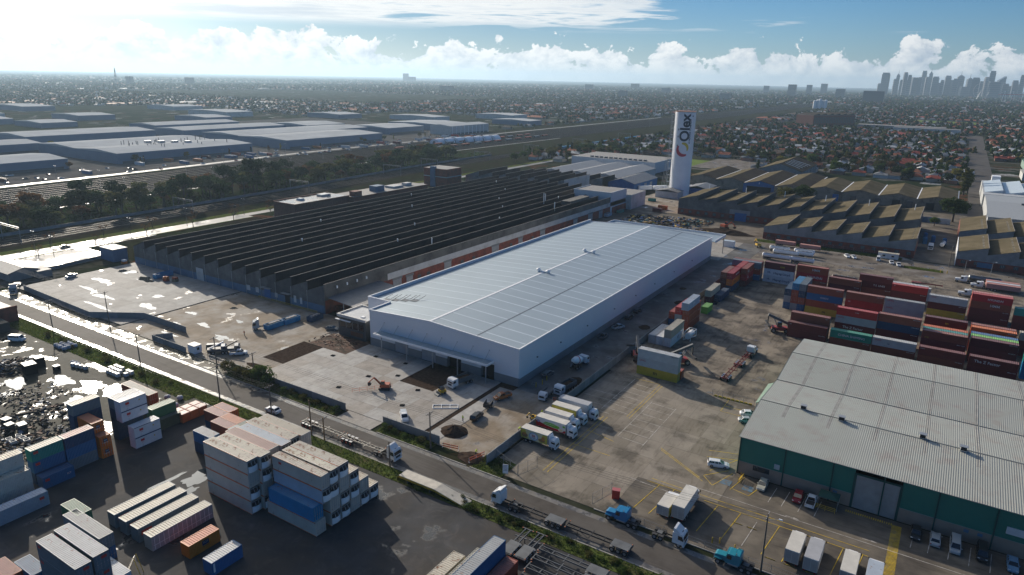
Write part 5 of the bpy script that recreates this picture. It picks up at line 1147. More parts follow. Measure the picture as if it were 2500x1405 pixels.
def wheel_mesh(r, w, rim=None):
    b = MB().tube((0,-w/2,0),(0,w/2,0),r,n=18).tube((0,-w/2-.006,0),(0,w/2+.006,0),r*.58,n=14,m=1)
    me = b.mesh('wheel'); me.materials.append(tyre); me.materials.append(rim or rim_m); return me
W_CAR, W_TRK, W_TRK_R, W_DUAL, W_DUAL_R = wheel_mesh(.32,.21), wheel_mesh(.5,.30), wheel_mesh(.5,.30,rim_red), wheel_mesh(.5,.56), wheel_mesh(.5,.56,rim_red)
def wheels(root, xs, half, me, r): 
    for x in xs:
        for s in (-1,1): put('wheel', me, [tyre], root, (x, s*half, r))
def car(kind, col, label, loc, rz, group=None, tray=None):
    """sedan, wagon, van, ute"""
    t = thing({'sedan':'parked_car','wagon':'station_wagon','van':'van','ute':'utility_truck'}[kind], label, {'ute':'pickup','van':'van'}.get(kind,'car'), loc, rz, group)
    p = VP[col]; hw = .9
    st = {'sedan': [(-2.32,.40,.78,.70),(-2.15,.24,.98,.86),(-1.3,.20,1.0,hw),(.9,.20,.98,hw),(1.75,.20,.90,.88),(2.22,.26,.74,.78),(2.34,.34,.62,.62)],
          'wagon': [(-2.36,.40,.85,.72),(-2.25,.24,1.0,.87),(-1.3,.20,1.02,hw),(.9,.20,1.0,hw),(1.75,.20,.92,.88),(2.25,.26,.76,.78),(2.38,.34,.64,.62)],
          'van': [(-2.4,.32,1.1,.84),(-2.3,.24,1.15,.90),(0,.22,1.15,.92),(1.5,.22,1.1,.92),(2.2,.26,.92,.86),(2.4,.34,.72,.74)],
          'ute': [(-2.6,.45,.98,.86),(-2.55,.42,1.0,.90),(-.4,.30,1.02,.91),(1.2,.26,1.02,.91),(2.1,.26,.96,.88),(2.5,.32,.76,.76)]}[kind]
    b = MB(); b.loft([[(x,-h*.96,lo),(x,-h,(lo+hi)/2),(x,-h*.9,hi),(x,h*.9,hi),(x,h,(lo+hi)/2),(x,h*.96,lo)] for x,lo,hi,h in st], smooth=False)
    put('body', b, p, t)
    gx = {'sedan': (-1.75,1.15,.55,.85,1.42), 'wagon': (-2.25,1.15,.28,.85,1.46), 'van': (-2.32,1.9,.06,.75,1.95), 'ute': (-.55,1.45,.15,.75,1.66)}[kind]
    zb = st[2][2]-.04
    put('windows', MB().tbox(gx[0],gx[1],-.80,.80,zb,gx[4],gx[2],gx[3],.14), car_glass if kind != 'van' else p, t)
    put('roof', MB().tbox(gx[0]+gx[2]*.85,gx[1]-gx[3]*.88,-.70,.70,gx[4]-.03,gx[4]+.04,.08,.10,.08), p, t)
    pil = MB()
    for f_ in ((.42,.66) if kind != 'ute' else (.5,)):
        x = gx[0]+(gx[1]-gx[0])*f_
        for s in (-1,1): pil.bar((x,s*.805,zb),(x,s*.675,gx[4]),.10)
    for s in (-1,1): pil.bar((gx[1],s*.80,zb),(gx[1]-gx[3],s*.67,gx[4]),.09).bar((gx[0],s*.80,zb),(gx[0]+gx[2],s*.67,gx[4]),.11)
    put('pillar', pil, p, t)
    if kind == 'van':
        put('windscreen', MB().add([(1.86,-.74,1.16),(1.86,.74,1.16),(1.22,.66,1.88),(1.22,-.66,1.88)],[(0,1,2,3)]), car_glass, t)
        for s in (-1,1): put('side_window', MB().add([(-2.1,s*.80,1.25),(1.2,s*.80,1.25),(.9,s*.72,1.80),(-2.1,s*.72,1.80)],[(0,1,2,3)]), car_glass, t)
    if kind == 'ute':
        put('tray', MB().box(-2.5,-.62,-.80,.80,1.0,1.03), tray or chassis_m, t)
        if tray: put('tray_load', MB().box(-2.4,-.8,-.7,.7,1.031,1.5), tray, t)
        else: put('tray_rim', MB().box(-2.58,-.6,-.88,-.80,1.0,1.12).box(-2.58,-.6,.80,.88,1.0,1.12).box(-2.6,-2.52,-.79,.79,1.0,1.12), p, t)
    for s in (-1,1):
        put('headlight', MB().cbox((st[-2][0]-.02,s*.60,st[-2][2]-.06),(.2,.36,.13)), lamp_m, t); put('tail_light', MB().cbox((st[0][0]+.06,s*.66,st[0][2]-.02),(.12,.22,.16)), tail_m, t)
        put('mirror', MB().cbox((gx[1]-.42,s*.98,zb+.10),(.16,.16,.13)), p, t)
    wheels(t, (-1.42,1.42), .80, W_CAR, .32)
    return t
def cab_over(t, p, x0, x1, hi=3.0, sleeper=True, w=1.24):
    """flat-faced cab from x0 (rear) to x1 (front)"""
    prof = [(x0,.75),(x1-.05,.75),(x1,1.0),(x1,1.75),(x1-.22,hi-.25),(x1-.5,hi),(x0+.1,hi),(x0,hi-.1)]
    put('cab', MB().prism(prof,'y',-w,w), p, t)
    put('windscreen', MB().add([(x1+.012,-w+.12,1.72),(x1+.012,w-.12,1.72),(x1-.205,w-.16,hi-.32),(x1-.205,-w+.16,hi-.32)],[(0,1,2,3)]), car_glass, t)
    for s in (-1,1):
        a, b_ = x1-1.15, x1-.18
        q = [(a,s*(w+.012),1.72),(b_,s*(w+.012),1.62),(b_-.16,s*(w+.012),hi-.42),(a,s*(w+.012),hi-.42)]
        put('side_window', MB().add(q if s < 0 else q[::-1],[(0,1,2,3)]), car_glass, t)
        put('headlight', MB().cbox((x1+.0,s*.92,1.0),(.1,.36,.2)), lamp_m, t); put('mirror', MB().cbox((x1-.1,s*(w+.2),2.1),(.1,.14,.5)), chassis_m, t)
    put('bumper', MB().box(x1-.3,x1+.08,-w,w,.42,.749), p, t); put('grille', MB().box(x1+.001,x1+.03,-.7,.7,.98,1.5), chassis_m, t)
    if sleeper: put('roof_fairing', MB().prism([(x0+.1,hi+.001),(x1-.7,hi+.001),(x0+.5,hi+.75),(x0+.1,hi+.8)],'y',-w+.12,w-.12), p, t); put('roof_hatch', MB().box(x1-1.1,x1-.6,-.3,.3,hi+.002,hi+.03), chassis_m, t)
def chassis(t, x0, x1, m=None, z=.78): put('chassis', MB().box(x0,x1,-.48,-.36,z,z+.26).box(x0,x1,.36,.48,z,z+.26).box(x0,x0+.12,-.359,.359,z+.05,z+.2).box(x1-.12,x1,-.359,.359,z+.05,z+.2), m or chassis_m, t)
def tractor(label, loc, rz, col, bonnet=False, group='prime movers'):
    t = thing('prime_mover', label, 'truck', loc, rz, group); p = VP[col]
    chassis(t, -3.6, 1.2)
    if not bonnet: cab_over(t, p, .35, 2.55, 2.95)
    else:
        put('cab', MB().prism([(-.55,.8),(1.05,.8),(1.05,1.75),(.80,2.6),(.6,2.75),(-.45,2.75),(-.55,2.6)],'y',-1.1,1.1), p, t)
        put('bonnet', MB().prism([(1.051,.75),(2.95,.75),(3.05,.95),(3.0,1.55),(2.7,1.68),(1.051,1.78)],'y',-.72,.72), p, t)
        for s in (-1,1): put('mudguard', MB().prism([(1.6,.55),(1.75,.95),(2.1,1.15),(2.6,1.1),(2.95,.8),(2.95,.55),(2.75,.55),(2.6,.85),(2.2,.95),(1.9,.85),(1.8,.55)],'y',s*1.2-.16,s*1.2+.16) if False else MB().box(1.65,2.95,s*.96-.24,s*.96+.24,1.05,1.22), p, t)
        put('windscreen', MB().add([(1.062,-.95,1.78),(1.062,.95,1.78),(.83,.9,2.55),(.83,-.9,2.55)],[(0,1,2,3)]), car_glass, t)
        for s in (-1,1):
            q = [(-.0,s*1.112,1.7),(.9,s*1.112,1.7),(.72,s*1.112,2.45),(0,s*1.112,2.45)]; put('side_window', MB().add(q if s < 0 else q[::-1],[(0,1,2,3)]), car_glass, t)
            put('exhaust_stack', MB().tube((-.75,s*.98,.8),(-.75,s*.98,3.3),.08,n=8), rim_m, t); put('fuel_tank', MB().tube((-1.2,s*.85,.72),(.6,s*.85,.72),.30,n=10), rim_m, t); put('headlight', MB().cbox((3.02,s*.55,1.1),(.1,.26,.2)), lamp_m, t)
        put('bull_bar', MB().box(3.06,3.16,-1.1,1.1,.4,.75).box(3.06,3.14,-.9,-.82,.75,1.6).box(3.06,3.14,.82,.9,.75,1.6), rim_m, t); put('sunvisor', MB().box(.72,1.0,-1.02,1.02,2.62,2.70), p, t)
        put('sleeper', MB().prism([(-1.5,.9),(-.56,.9),(-.56,2.95),(-1.3,2.95),(-1.5,2.8)],'y',-1.15,1.15), p, t)
    put('fifth_wheel', MB().box(-2.9,-1.9,-.5,.5,1.06,1.14), chassis_grey, t)
    wheels(t, (1.55 if not bonnet else 2.3,), 1.02, W_TRK, .5); wheels(t, (-1.9,-3.1), .95, W_DUAL, .5)
    for x in (-1.9,-3.1):
        for s in (-1,1): put('mudguard', MB().box(x-.5,x+.5,s*.95-.3,s*.95+.3,1.03,1.06), chassis_m, t)
    return t
def skel_trailer(label, loc, rz, L=11.5, m=None, group='empty container trailers', red=False, deck=True, axles=3):
    """skeletal container trailer, front at local x = 0, running back to -L"""
    t = thing('container_trailer', label, 'trailer', loc, rz, group); m = m or chassis_m
    put('main_beam', MB().box(-L,0,-.55,-.42,.98,1.25), m, t); put('main_beam', MB().box(-L,0,.42,.55,.98,1.25), m, t)
    n = int(L/2.2)
    for k in range(n+1):
        x = -L*k/n
        wide = k in (0, n//2, n) 
        put('cross_member', MB().box(x-.09,x+.09,-1.2 if wide else -.419,1.2 if wide else .419,1.02,1.2), m, t)
    for k in range(n): put('brace', MB().bar((-L*k/n-.1,-.4,1.1),(-L*(k+1)/n+.1,.4,1.1),.07), m, t)
    if deck: put('deck_plate', MB().box(-L+.1,-L+3.6,-1.1,1.1,1.26,1.29), chassis_grey if m is chassis_m else m, t)
    ax = [-L+.7+1.25*k for k in range(axles)]
    wheels(t, ax, .95, W_DUAL_R if red else W_DUAL, .5)
    for x in ax:
        for s in (-1,1): put('mudguard', MB().box(x-.42,x+.42,s*.95-.3,s*.95+.3,1.02,1.05), rim_m, t)
    put('landing_leg', MB().box(-2.6,-2.48,-.8,-.68,0,.97).box(-2.6,-2.48,.68,.8,0,.97), m, t)
    for x in (-.15,-L+.15):
        for s in (-1,1): put('twist_lock', MB().cbox((x,s*1.1,1.26),(.18,.18,.1)), material('orange_twist_lock', (0.45,0.13,0.04)), t)
    return t
def box_truck(label, loc, rz, Lb=6.8, col='white', side=None, group='delivery trucks', fridge=True, hb=3.45, roofm=None):
    """rigid box truck; rear of body at local x = 0"""
    t = thing('box_truck', label, 'truck', loc, rz, group)
    chassis(t, 0.2, Lb+1.2)
    bm = material('truck_body_white', (0.60,0.60,0.59), rough=0.4, var=0.05, scale=0.6)
    body = put('body', MB().box(0,Lb,-1.22,1.22,1.05,hb), bm, t)
    put('body_roof', MB().box(.02,Lb-.02,-1.20,1.20,hb+.001,hb+.03), roofm or material('truck_roof', (0.56,0.53,0.47), rough=0.55, var=0.12, scale=0.5), t)
    put('corner_trim', MB().box(-.03,.05,-1.25,-1.16,1.05,hb+.04).box(-.03,.05,1.16,1.25,1.05,hb+.04).box(Lb-.05,Lb+.03,-1.25,-1.16,1.05,hb+.04).box(Lb-.05,Lb+.03,1.16,1.25,1.05,hb+.04), rim_m, t)
    put('rear_door', MB().box(-.035,-.005,-1.1,-.02,1.15,hb-.1).box(-.035,-.005,.02,1.1,1.15,hb-.1), material('rear_door_grey', (0.30,0.30,0.30), rough=0.5), t)
    if fridge: put('fridge_unit', MB().tbox(Lb+.04,Lb+.55,-.85,.85,hb-1.2,hb-.15,.02,.15,.1), trim_white, t)
    cab_over(t, VP[col], Lb+.25, Lb+2.0, 2.55, sleeper=False, w=1.08)
    put('tail_light', MB().cbox((-.05,-.9,.9),(.06,.3,.14)), tail_m, t); put('tail_light', MB().cbox((-.05,.9,.9),(.06,.3,.14)), tail_m, t)
    wheels(t, (Lb+1.05,), .92, W_TRK, .5); wheels(t, (1.6,) if Lb < 6 else (1.4,2.6), .92, W_DUAL, .5)
    if side: side(body, Lb, hb)
    return t
def panel(o, pts, m, y=-1.235, name='printed_panel'):
    put(name, MB().add([(x,y,z) for x,z in pts], [tuple(range(len(pts)))]), m, o)
pr = {k: material('print_%s' % k, c, rough=0.45, var=0.08, scale=1.5) for k, c in dict(yellow=(0.55,0.45,0.06), cream=(0.60,0.55,0.30), red=(0.38,0.015,0.02), green=(0.14,0.42,0.03), blue=(0.20,0.35,0.55), white=(0.62,0.62,0.60), brown=(0.30,0.16,0.07), orange=(0.50,0.20,0.05)).items()}
def ell(cx, cz, a, b, n=18): return [(cx+a*math.cos(2*PI*i/n), cz+b*math.sin(2*PI*i/n)) for i in range(n)]
def side_sandwich(o, L, h):
    panel(o, [(.05,1.1),(L-.05,1.1),(L-.05,h-.1),(.05,h-.1)], pr['cream']); panel(o, [(.05,1.1),(2.0,1.1),(1.2,h-.1),(.05,h-.1)], pr['yellow'], -1.24); panel(o, [(L-2.2,1.1),(L-.05,1.1),(L-.05,h-.1),(L-1.2,h-.1)], pr['yellow'], -1.24)
    panel(o, ell(1.1,1.9,.8,.55), pr['brown'], -1.245); panel(o, ell(1.0,2.3,.55,.25), pr['orange'], -1.25); panel(o, ell(L-1.5,1.75,.9,.4), pr['brown'], -1.245); panel(o, ell(L-1.1,2.3,.45,.5), pr['orange'], -1.25)
    panel(o, ell(3.5,2.15,1.25,1.0), pr['blue'], -1.245); panel(o, ell(3.5,2.15,1.0,.8), pr['white'], -1.25)
    text('BB', .75, letter_red, o, (3.5,-1.252,2.25), (PI/2,0,0)); text('FOODS', .3, letter_navy, o, (3.5,-1.252,1.75), (PI/2,0,0))
def side_swoosh(o, L, h):
    panel(o, [(.05,1.1),(L-.05,1.1),(L-.05,1.75),(L*.62,1.65),(L*.35,1.85),(.05,2.45)], pr['red']); up_ = [(1.9,2.1),(L*.4,1.95),(L*.62,1.75),(L-1.4,1.8),(L-1.9,2.45),(L*.55,2.75),(2.6,2.7)]
    panel(o, up_, pr['green'], -1.24); panel(o, ell(.7,2.35,.45,.35), pr['red'], -1.242); panel(o, ell(.7,2.35,.33,.24), pr['blue'], -1.246); panel(o, ell(L-1.3,1.65,.75,.42), pr['white'], -1.246); panel(o, ell(L-1.3,1.65,.5,.26), pr['cream'], -1.25)
    panel(o, [(L-.85,2.45),(L-.2,2.45),(L-.2,2.95),(L-.85,2.95)], pr['green'], -1.24); text('NATURALLY DELICIOUS', .34, letter_white, o, (3.6,-1.252,2.35), (PI/2,0,0))
def side_yellow(o, L, h):
    panel(o, [(.05,2.2),(L-.05,2.2),(L-.05,h-.08),(.05,h-.08)], pr['yellow']); panel(o, [(3.0,1.2),(L-.3,1.2),(L-.3,2.2),(3.6,2.2)], pr['orange'], -1.24)
# --- five delivery trucks backed up to the boundary wall
box_truck('white delivery truck with food pictures and a blue disc on its side', (-75.4,126.6,.02), 0, 7.2, side=side_sandwich)
box_truck('white delivery truck with red and green swoosh graphics', (-75.4,133.6,.02), 0, 8.2, side=side_swoosh)
box_truck('short white delivery truck between the swoosh truck and the yellow sided one', (-75.2,137.4,.02), 0, 6.8)
box_truck('white delivery truck with yellow upper side', (-75.2,141.0,.02), 0, 7.0, side=side_yellow, hb=3.7)
box_truck('long grey roofed delivery truck at the end of the row by the dark car', (-75.4,144.9,.02), 0, 8.4, hb=3.9, fridge=False, roofm=material('truck_roof_grey', (0.36,0.36,0.37), rough=0.5))
car('sedan', 'blue', 'dark blue sedan parked past the row of delivery trucks', (-68.9,148.6,.02), -0.55)
# --- trucks in the forecourt bays
def side_yel(o, L, h): panel(o, [(L-.05,1.1),(.05,1.1),(.05,h-.05),(L-.05,h-.05)], pr['yellow'])
box_truck('small delivery truck with a yellow side beside the big white one', (-36.4,114.8,0), PI/2, 5.0, side=side_yel, hb=3.0)
box_truck('big white delivery truck parked on the forecourt edge', (-33.6,115.4,0), PI/2, 8.2, hb=3.7)
box_truck('white roofed box truck behind the light pole', (-12.4,114.2,0), PI/2, 6.3, hb=3.5)
box_truck('grey roofed box truck next to the white roofed one', (-9.2,113.8,0), PI/2, 6.6, hb=3.5, roofm=MATS['truck_roof_grey'])
box_truck('cream roofed box truck, third in the row by the yellow crossing', (-3.4,113.6,0), PI/2, 6.6, hb=3.5)
box_truck('pale box truck right beside the yellow crossing', (0.4,113.4,0), PI/2, 6.4, hb=3.4, roofm=CROOF['pale blue'])
# --- street
tractor('white flat faced prime mover pulling two empty trailers along the street', (-64.4,101.7,0), PI, 'white')
skel_trailer('first empty black trailer behind the white prime mover', (-63.0,101.7,0.0), PI, 12.0); skel_trailer('second empty black trailer at the tail of the road train', (-50.4,101.7,0.0), PI, 13.0)
tractor('bright blue bonneted prime mover parked by the forecourt verge', (-42.8,109.9,.02), PI, 'sky', True)
tractor('white flat faced prime mover parked nose to the teal one', (-32.4,109.5,.02), 0, 'white')
tractor('teal bonneted prime mover parked under the light pole', (-21.2,109.2,.02), PI, 'teal', True)
tractor('white prime mover hauling the cream trailers with red wheels', (-95.6,102.2,0), 0, 'white')
skel_trailer('front cream trailer with red wheels on the street', (-97.6,102.2,0), 0, 12.2, chassis_cream, red=True, deck=False); skel_trailer('rear cream trailer with red wheels on the street', (-110.6,102.2,0), 0, 12.6, chassis_cream, red=True, deck=False)
car('sedan', 'white', 'white sedan driving on the wet street', (-134.6,102.2,.02), PI)
tractor('pale blue prime mover turning at the street corner', (-293.5,111.6,0), -0.5, 'silver')
skel_trailer('flat trailer behind the pale blue prime mover', (-294.6,112.2,0), -0.5, 10.5, chassis_grey)
# --- empty trailers in the left yard
for i, (x, y, rz) in enumerate(((-52.8,87.4,PI/2+0.0),(-55.6,87.2,PI/2))): skel_trailer(('inner','outer')[i]+' short empty trailer standing beside the rusty red container', (x, y+9, .0), rz, 8.0, chassis_grey, 'empty trailers beside the verge')
for i in range(4): skel_trailer(('first','second','third','fourth')[i]+' empty trailer from the verge in the parallel row', (-51.2+.3*i, 93.0-2.75*i, 0), PI, 13.2, chassis_grey, 'empty trailers beside the verge')
# --- container yard
tractor('white prime mover with two empty red trailers in the container yard', (-44.0,213.0,0), PI/2-.04, 'white', True)
skel_trailer('front empty trailer behind the yard prime mover', (-44.1,211.5,0), PI/2-.04, 11.8, material('chassis_red', (0.18,0.035,0.03), rough=0.6), deck=False); skel_trailer('rear empty trailer of the yard road train', (-44.7,199.4,0), PI/2-.04, 12.4, MATS['chassis_red'], deck=False)
def reach_stacker(label, loc, rz):
    t = thing('reach_stacker', label, 'forklift', loc, rz)
    put('body', MB().tbox(-3.4,2.2,-1.3,1.3,.8,1.9,.2,.2,.1), material('machine_red', (0.30,0.04,0.035), rough=0.5), t); put('counterweight', MB().box(-4.0,-3.0,-1.4,1.4,.7,2.2), chassis_m, t)
    put('cab', MB().tbox(-1.2,.5,-.6,.6,1.91,3.5,.1,.3,.06), car_glass, t); put('boom', MB().bar((-3.2,0,3.2),(3.6,0,6.0),.7,.8), chassis_grey, t)
    put('boom_lift', MB().tube((0,-.5,1.6),(1.6,-.4,4.8),.16,n=8).tube((0,.5,1.6),(1.6,.4,4.8),.16,n=8), rim_m, t); put('spreader', MB().box(3.2,3.9,-3.1,3.1,2.6,3.0).box(3.4,3.7,-.3,.3,3.0,5.8), chassis_m, t)
    wheels(t, (1.7,), 1.3, wheel_mesh(.85,.9), .85); wheels(t, (-2.6,), 1.2, wheel_mesh(.8,.5), .8); return t
reach_stacker('dark reach stacker waiting before the maroon containers', (-41.8,239.5,0), PI+.4); reach_stacker('red reach stacker behind the yellow and grey stack', (-60.0,192.5,0), .7); reach_stacker('red reach stacker against the boundary wall', (-72.5,189.0,0), PI/2+.5)
# tank trailers
def tanker(label, loc, rz, L=10.5, m=None, group='tank trailers', r_=1.05):
    t = thing('tank_trailer', label, 'tanker', loc, rz, group)
    put('tank', MB().tube((-L,0,1.95),(0,0,1.95),r_,n=20), m or trim_white, t); put('tank_end', MB().tube((0,0,1.95),(.35,0,1.95),r_,r_*.6,n=20).tube((-L-.35,0,1.95),(-L,0,1.95),r_*.6,r_,n=20), m or trim_white, t)
    for k in range(4): put('manhole', MB().tube((-L*(k+.5)/4,0,2.95),(-L*(k+.5)/4,0,3.2),.28,n=10), rim_m, t)
    put('walkway', MB().box(-L+.4,-.4,-.75,-.3,3.0,3.06), chassis_grey, t); put('frame', MB().box(-L,0,-.5,.5,.7,.95), chassis_m, t); wheels(t, (-L+.7,-L+1.95,-L+3.2), .95, W_DUAL, .5); return t
for i, (x, y, L) in enumerate(((-63.2,363.0,9.0),(-57.5,356.0,11.5),(-59.0,344.5,12.5),(-51.2,358.6,7.5),(-48.5,345.0,10.0),(-51.5,364.0,9.0))): tanker(('far left','grey banded','nearest','short','rear','hindmost')[i]+' white tank trailer in the tank yard by the brick works', (x,y,0), 0, L)
pinkm = material('faded_red_tarp', (0.42,0.20,0.17), rough=0.7, var=0.15)
for i, (x, y) in enumerate(((-63.0,378.5),(-50.5,376.5))):
    t = thing('tipper_trailer', ('left','right')[i]+' faded red topped trailer beside the brick wall', 'trailer', (x,y,0), 0, 'red topped trailers'); put('body', MB().tbox(-10,0,-1.2,1.2,1.1,2.8,.1,.1,.05), pinkm, t); put('chassis', MB().box(-10,0,-.5,.5,.7,1.09), chassis_m, t); wheels(t, (-9.2,-8,-6.8), .95, W_DUAL, .5)
tanker('brown curved tank trailer between the container rows', (-27.0,320.5,0), -.05, 9.5, material('brown_tank', (0.15,0.11,0.085), rough=0.45)); tractor('white bonneted prime mover coupled to the dark grey tanker', (11.8,353.8,0), PI, 'white', True)
tanker('dark grey steel tanker behind the white bonneted prime mover', (25.5,357.2,0), 0, 11.5, material('steel_tank', (0.22,0.24,0.25), rough=0.35, metal=0.5)); tractor('white bonneted prime mover between tanker and red topped row', (17.6,347.8,0), PI, 'white', True); tractor('white bonneted prime mover by the light grey container', (13.2,330.0,0), PI, 'white', True)
for i in range(3):
    t = thing('tipper_trailer', ('first','middle','last')[i]+' long red topped trailer near the grass bank', 'trailer', (32.0,352.0-2.9*i,0), 0, 'long red topped trailers'); put('body', MB().box(-12,0,-1.2,1.2,1.1,3.0), CROOF['pink'], t); put('tarp', MB().box(-11.9,-.1,-1.1,1.1,3.001,3.06), (pinkm, CROOF['white'], pinkm)[i], t); wheels(t, (-11,-9.8,-8.6), .95, W_DUAL, .5)
skel_trailer('long low rusty trailer on the gravel street', (4.5,336.5,0), 0, 11.5, MATS['chassis_red'])
# --- cars in the forecourt and along the green shed
for k, c, x, y, rz, lb in (('wagon','white',-33.0,140.6,.30,'white station wagon parked at the corner of the green shed'),('sedan','champagne',-22.7,137.8,-PI/2,'champagne sedan parked by the wheelchair bay'),('sedan','red',-15.5,137.4,-PI/2,'dark red sedan in the shade of the green shed'),
   ('ute','white',-12.9,137.2,PI/2,'white pickup parked beside the green awning'),('sedan','black',5.8,137.4,-PI/2,'black sedan right of the yellow crossing'),('sedan','silver',9.0,137.2,PI/2,'silver sedan second from the yellow crossing'),('van','silver',12.2,137.0,-PI/2,'silver people mover parked against the green shed'),
   ('van','black',16.4,137.2,-PI/2,'black van with roof rack along the green shed'),('sedan','blue',21.0,136.8,-PI/2,'pale blue sedan at the end of the green shed bays'),('sedan','white',-33.6,169.5,.45,'white sedan nosing out behind the green shed'),('sedan','silver',-33.0,165.6,.45,'silver sedan at the shaded side of the green shed')): car(k, c, lb, (x,y,.02), rz)
for k, c, x, y, rz, lb in (('sedan','white',-37.4,372.5,-1.1,'left of two white sedans on the grass by the brick works'),('sedan','white',-34.4,372.0,-1.1,'right of two white sedans on the grass by the brick works'),('van','white',-23.6,374.5,-1.5,'white van by the site hut'),('ute','white',-17.6,371.5,-1.4,'white pickup in front of the site hut'),('ute','white',-14.4,368.6,-1.4,'white pickup nearest the yellow bollards')): car(k, c, lb, (x,y,.05), rz)
# --- construction vehicles
car('ute', 'orange', 'orange pickup with black tray by the trench', (-91.2,141.6,.13), -2.0); car('wagon', 'black', 'black four wheel drive beside the soil heap', (-90.3,128.6,.13), PI/2+.1); car('ute', 'white', 'white pickup with open canopy behind the front wall', (-105.0,118.0,.14), -.75, tray=material('canopy_pale', (0.4,0.45,0.5)))
car('ute', 'silver', 'silver pickup in the shaded lane near the far holes', (-88.2,210,.02), 1.2); car('wagon', 'grey', 'grey wagon in the shaded lane by the warehouse door', (-88.6,161.6,.02), PI/2); car('ute', 'grey', 'dark pickup in the lane before the silver one', (-88.6,198.6,.02), PI/2); car('wagon', 'black', 'nearer of two black wagons in the shaded lane', (-89.3,222,.02), PI/2); car('wagon', 'black', 'farther of two black wagons in the shaded lane', (-89.6,230.5,.02), PI/2)
car('ute', 'white', 'white pickup with dark tray at the site gate', (-173.4,121.2,.02), .9); car('ute', 'silver', 'silver pickup on the wet west slab', (-297.3,134.0,.24), -1.2); car('sedan', 'grey', 'dark sedan by the office pod', (-166.5,152.5,.02), .3); car('van', 'grey', 'dark van at the site gate hut', (-182.6,119.5,.02), .8); car('sedan','black','dark sedan on the tree lined side road', (-352.5,158.5,.02), PI/2); car('van','white','white van half hidden at the brick shed', (-238.5,89.0,.05), .5)
def tipper(label, loc, rz):
    t = thing('tipper_truck', label, 'truck', loc, rz); chassis(t,-4.6,2.2); cab_over(t, VP['white'], 1.1, 3.1, 2.8, False)
    b = MB().box(-4.6,.9,-1.2,1.2,1.1,1.25).box(-4.6,.9,-1.25,-1.15,1.25,2.5).box(-4.6,.9,1.15,1.25,1.25,2.5).box(.8,.92,-1.14,1.14,1.25,2.7).box(-4.66,-4.55,-1.14,1.14,1.25,2.4)
    put('tipper_body', b, chassis_grey, t); put('load', MB().tbox(-4.5,.8,-1.1,1.1,1.26,2.2,1.0,1.0,.5), soil, t); wheels(t,(2.3,),1.0,W_TRK,.5); wheels(t,(-2.4,-3.7),.95,W_DUAL,.5)
tipper('white tipper truck loading at the dock pit', (-105.6,141.4,.14), -PI/2-.22); tipper('small dark tipper by the boundary wall soil heap', (-79.6,154.5,.03), -PI/2-.1)
t = thing('flatbed_truck', 'small white flatbed truck in the shaded site yard', 'truck', (-82.0,148.6,.03), -PI/2+.1); chassis(t,-3.6,1.2); cab_over(t, VP['white'], .9, 2.5, 2.3, False, 1.0); put('tray', MB().box(-3.6,.7,-1.1,1.1,1.05,1.12).box(-3.6,.7,-1.12,-1.06,1.121,1.5).box(-3.6,.7,1.06,1.12,1.121,1.5), chassis_grey, t); wheels(t,(1.7,-2.4),.9,W_TRK,.5)
t = thing('concrete_mixer', 'white and red concrete mixer truck in the warehouse lane', 'truck', (-84.3,173.2,.02), PI/2-.1); chassis(t,-4.2,2.2); cab_over(t, VP['white'], 1.5, 3.4, 2.8, False); put('drum', MB().tube((-3.8,0,3.0),(-2.2,0,2.6),.6,1.15,n=16).tube((-2.2,0,2.6),(-.6,0,2.25),1.15,1.2,n=16).tube((-.6,0,2.25),(1.0,0,1.9),1.2,.6,n=16), trim_white, t); put('drum_stripe', MB().tube((-1.9,0,2.53),(-1.5,0,2.44),1.19,1.2,n=16), letter_red, t); put('chute', MB().bar((-4.0,0,2.6),(-5.0,0,1.2),.5,.12), chassis_grey, t); wheels(t,(2.5,),1.0,W_TRK,.5); wheels(t,(-1.8,-3.1),.95,W_DUAL,.5)
t = thing('box_trailer', 'small dark mesh sided trailer behind the orange pickup', 'trailer', (-91.4,135.2,.13), PI/2+.3); put('body', MB().box(-1.5,1.5,-.9,.9,.5,.58).box(-1.5,1.5,-.92,-.86,.581,1.5).box(-1.5,1.5,.86,.92,.581,1.5).box(-1.5,-1.44,-.85,.85,.581,1.5), chassis_m, t); wheels(t,(0,),1.02,W_CAR,.32); put('drawbar', MB().bar((1.5,0,.5),(2.9,0,.5),.1), chassis_m, t)
def excavator(label, loc, rz, m, boom=1.0, s=1.0):
    t = thing('excavator', label, 'excavator', loc, rz); t.scale = (s,s,s)
    for y in (-1,1): put('track', MB().prism([(-1.5,.1),(-1.7,.4),(-1.5,.75),(1.5,.75),(1.7,.4),(1.5,.1),(1.3,0),(-1.3,0)],'y',y*.9-.22,y*.9+.22), chassis_m, t)
    put('slew_house', MB().tbox(-1.6,1.1,-1.0,1.0,.85,1.8,.15,.1,.08), m, t); put('cab', MB().tbox(-.2,1.15,.15,1.0,1.81,2.75,.05,.3,.05), car_glass, t); put('cab_roof', MB().box(-.15,.85,.2,.95,2.751,2.82), m, t)
    a, e, w = Vector((1.0,0,1.5)), Vector((3.0*boom,0,3.5)), Vector((4.6*boom,0,1.9))
    put('boom', MB().bar(a,e,.36,.42), m, t); put('stick', MB().bar(e,w,.26,.3), m, t); put('bucket', MB().prism([(w.x-.5,w.z-.1),(w.x+.2,w.z+.1),(w.x+.1,w.z-.9),(w.x-.5,w.z-.8),(w.x-.8,w.z-.45)],'y',-.4,.4), chassis_m, t); put('ram', MB().tube(a+Vector((.2,0,-.3)),a*.45+e*.55+Vector((0,0,-.2)),.09,n=8), rim_m, t)
    return t
exc_or = material('excavator_orange', (0.40,0.075,0.025), rough=0.45); exc_ye = material('excavator_yellow', (0.50,0.30,0.02), rough=0.45)
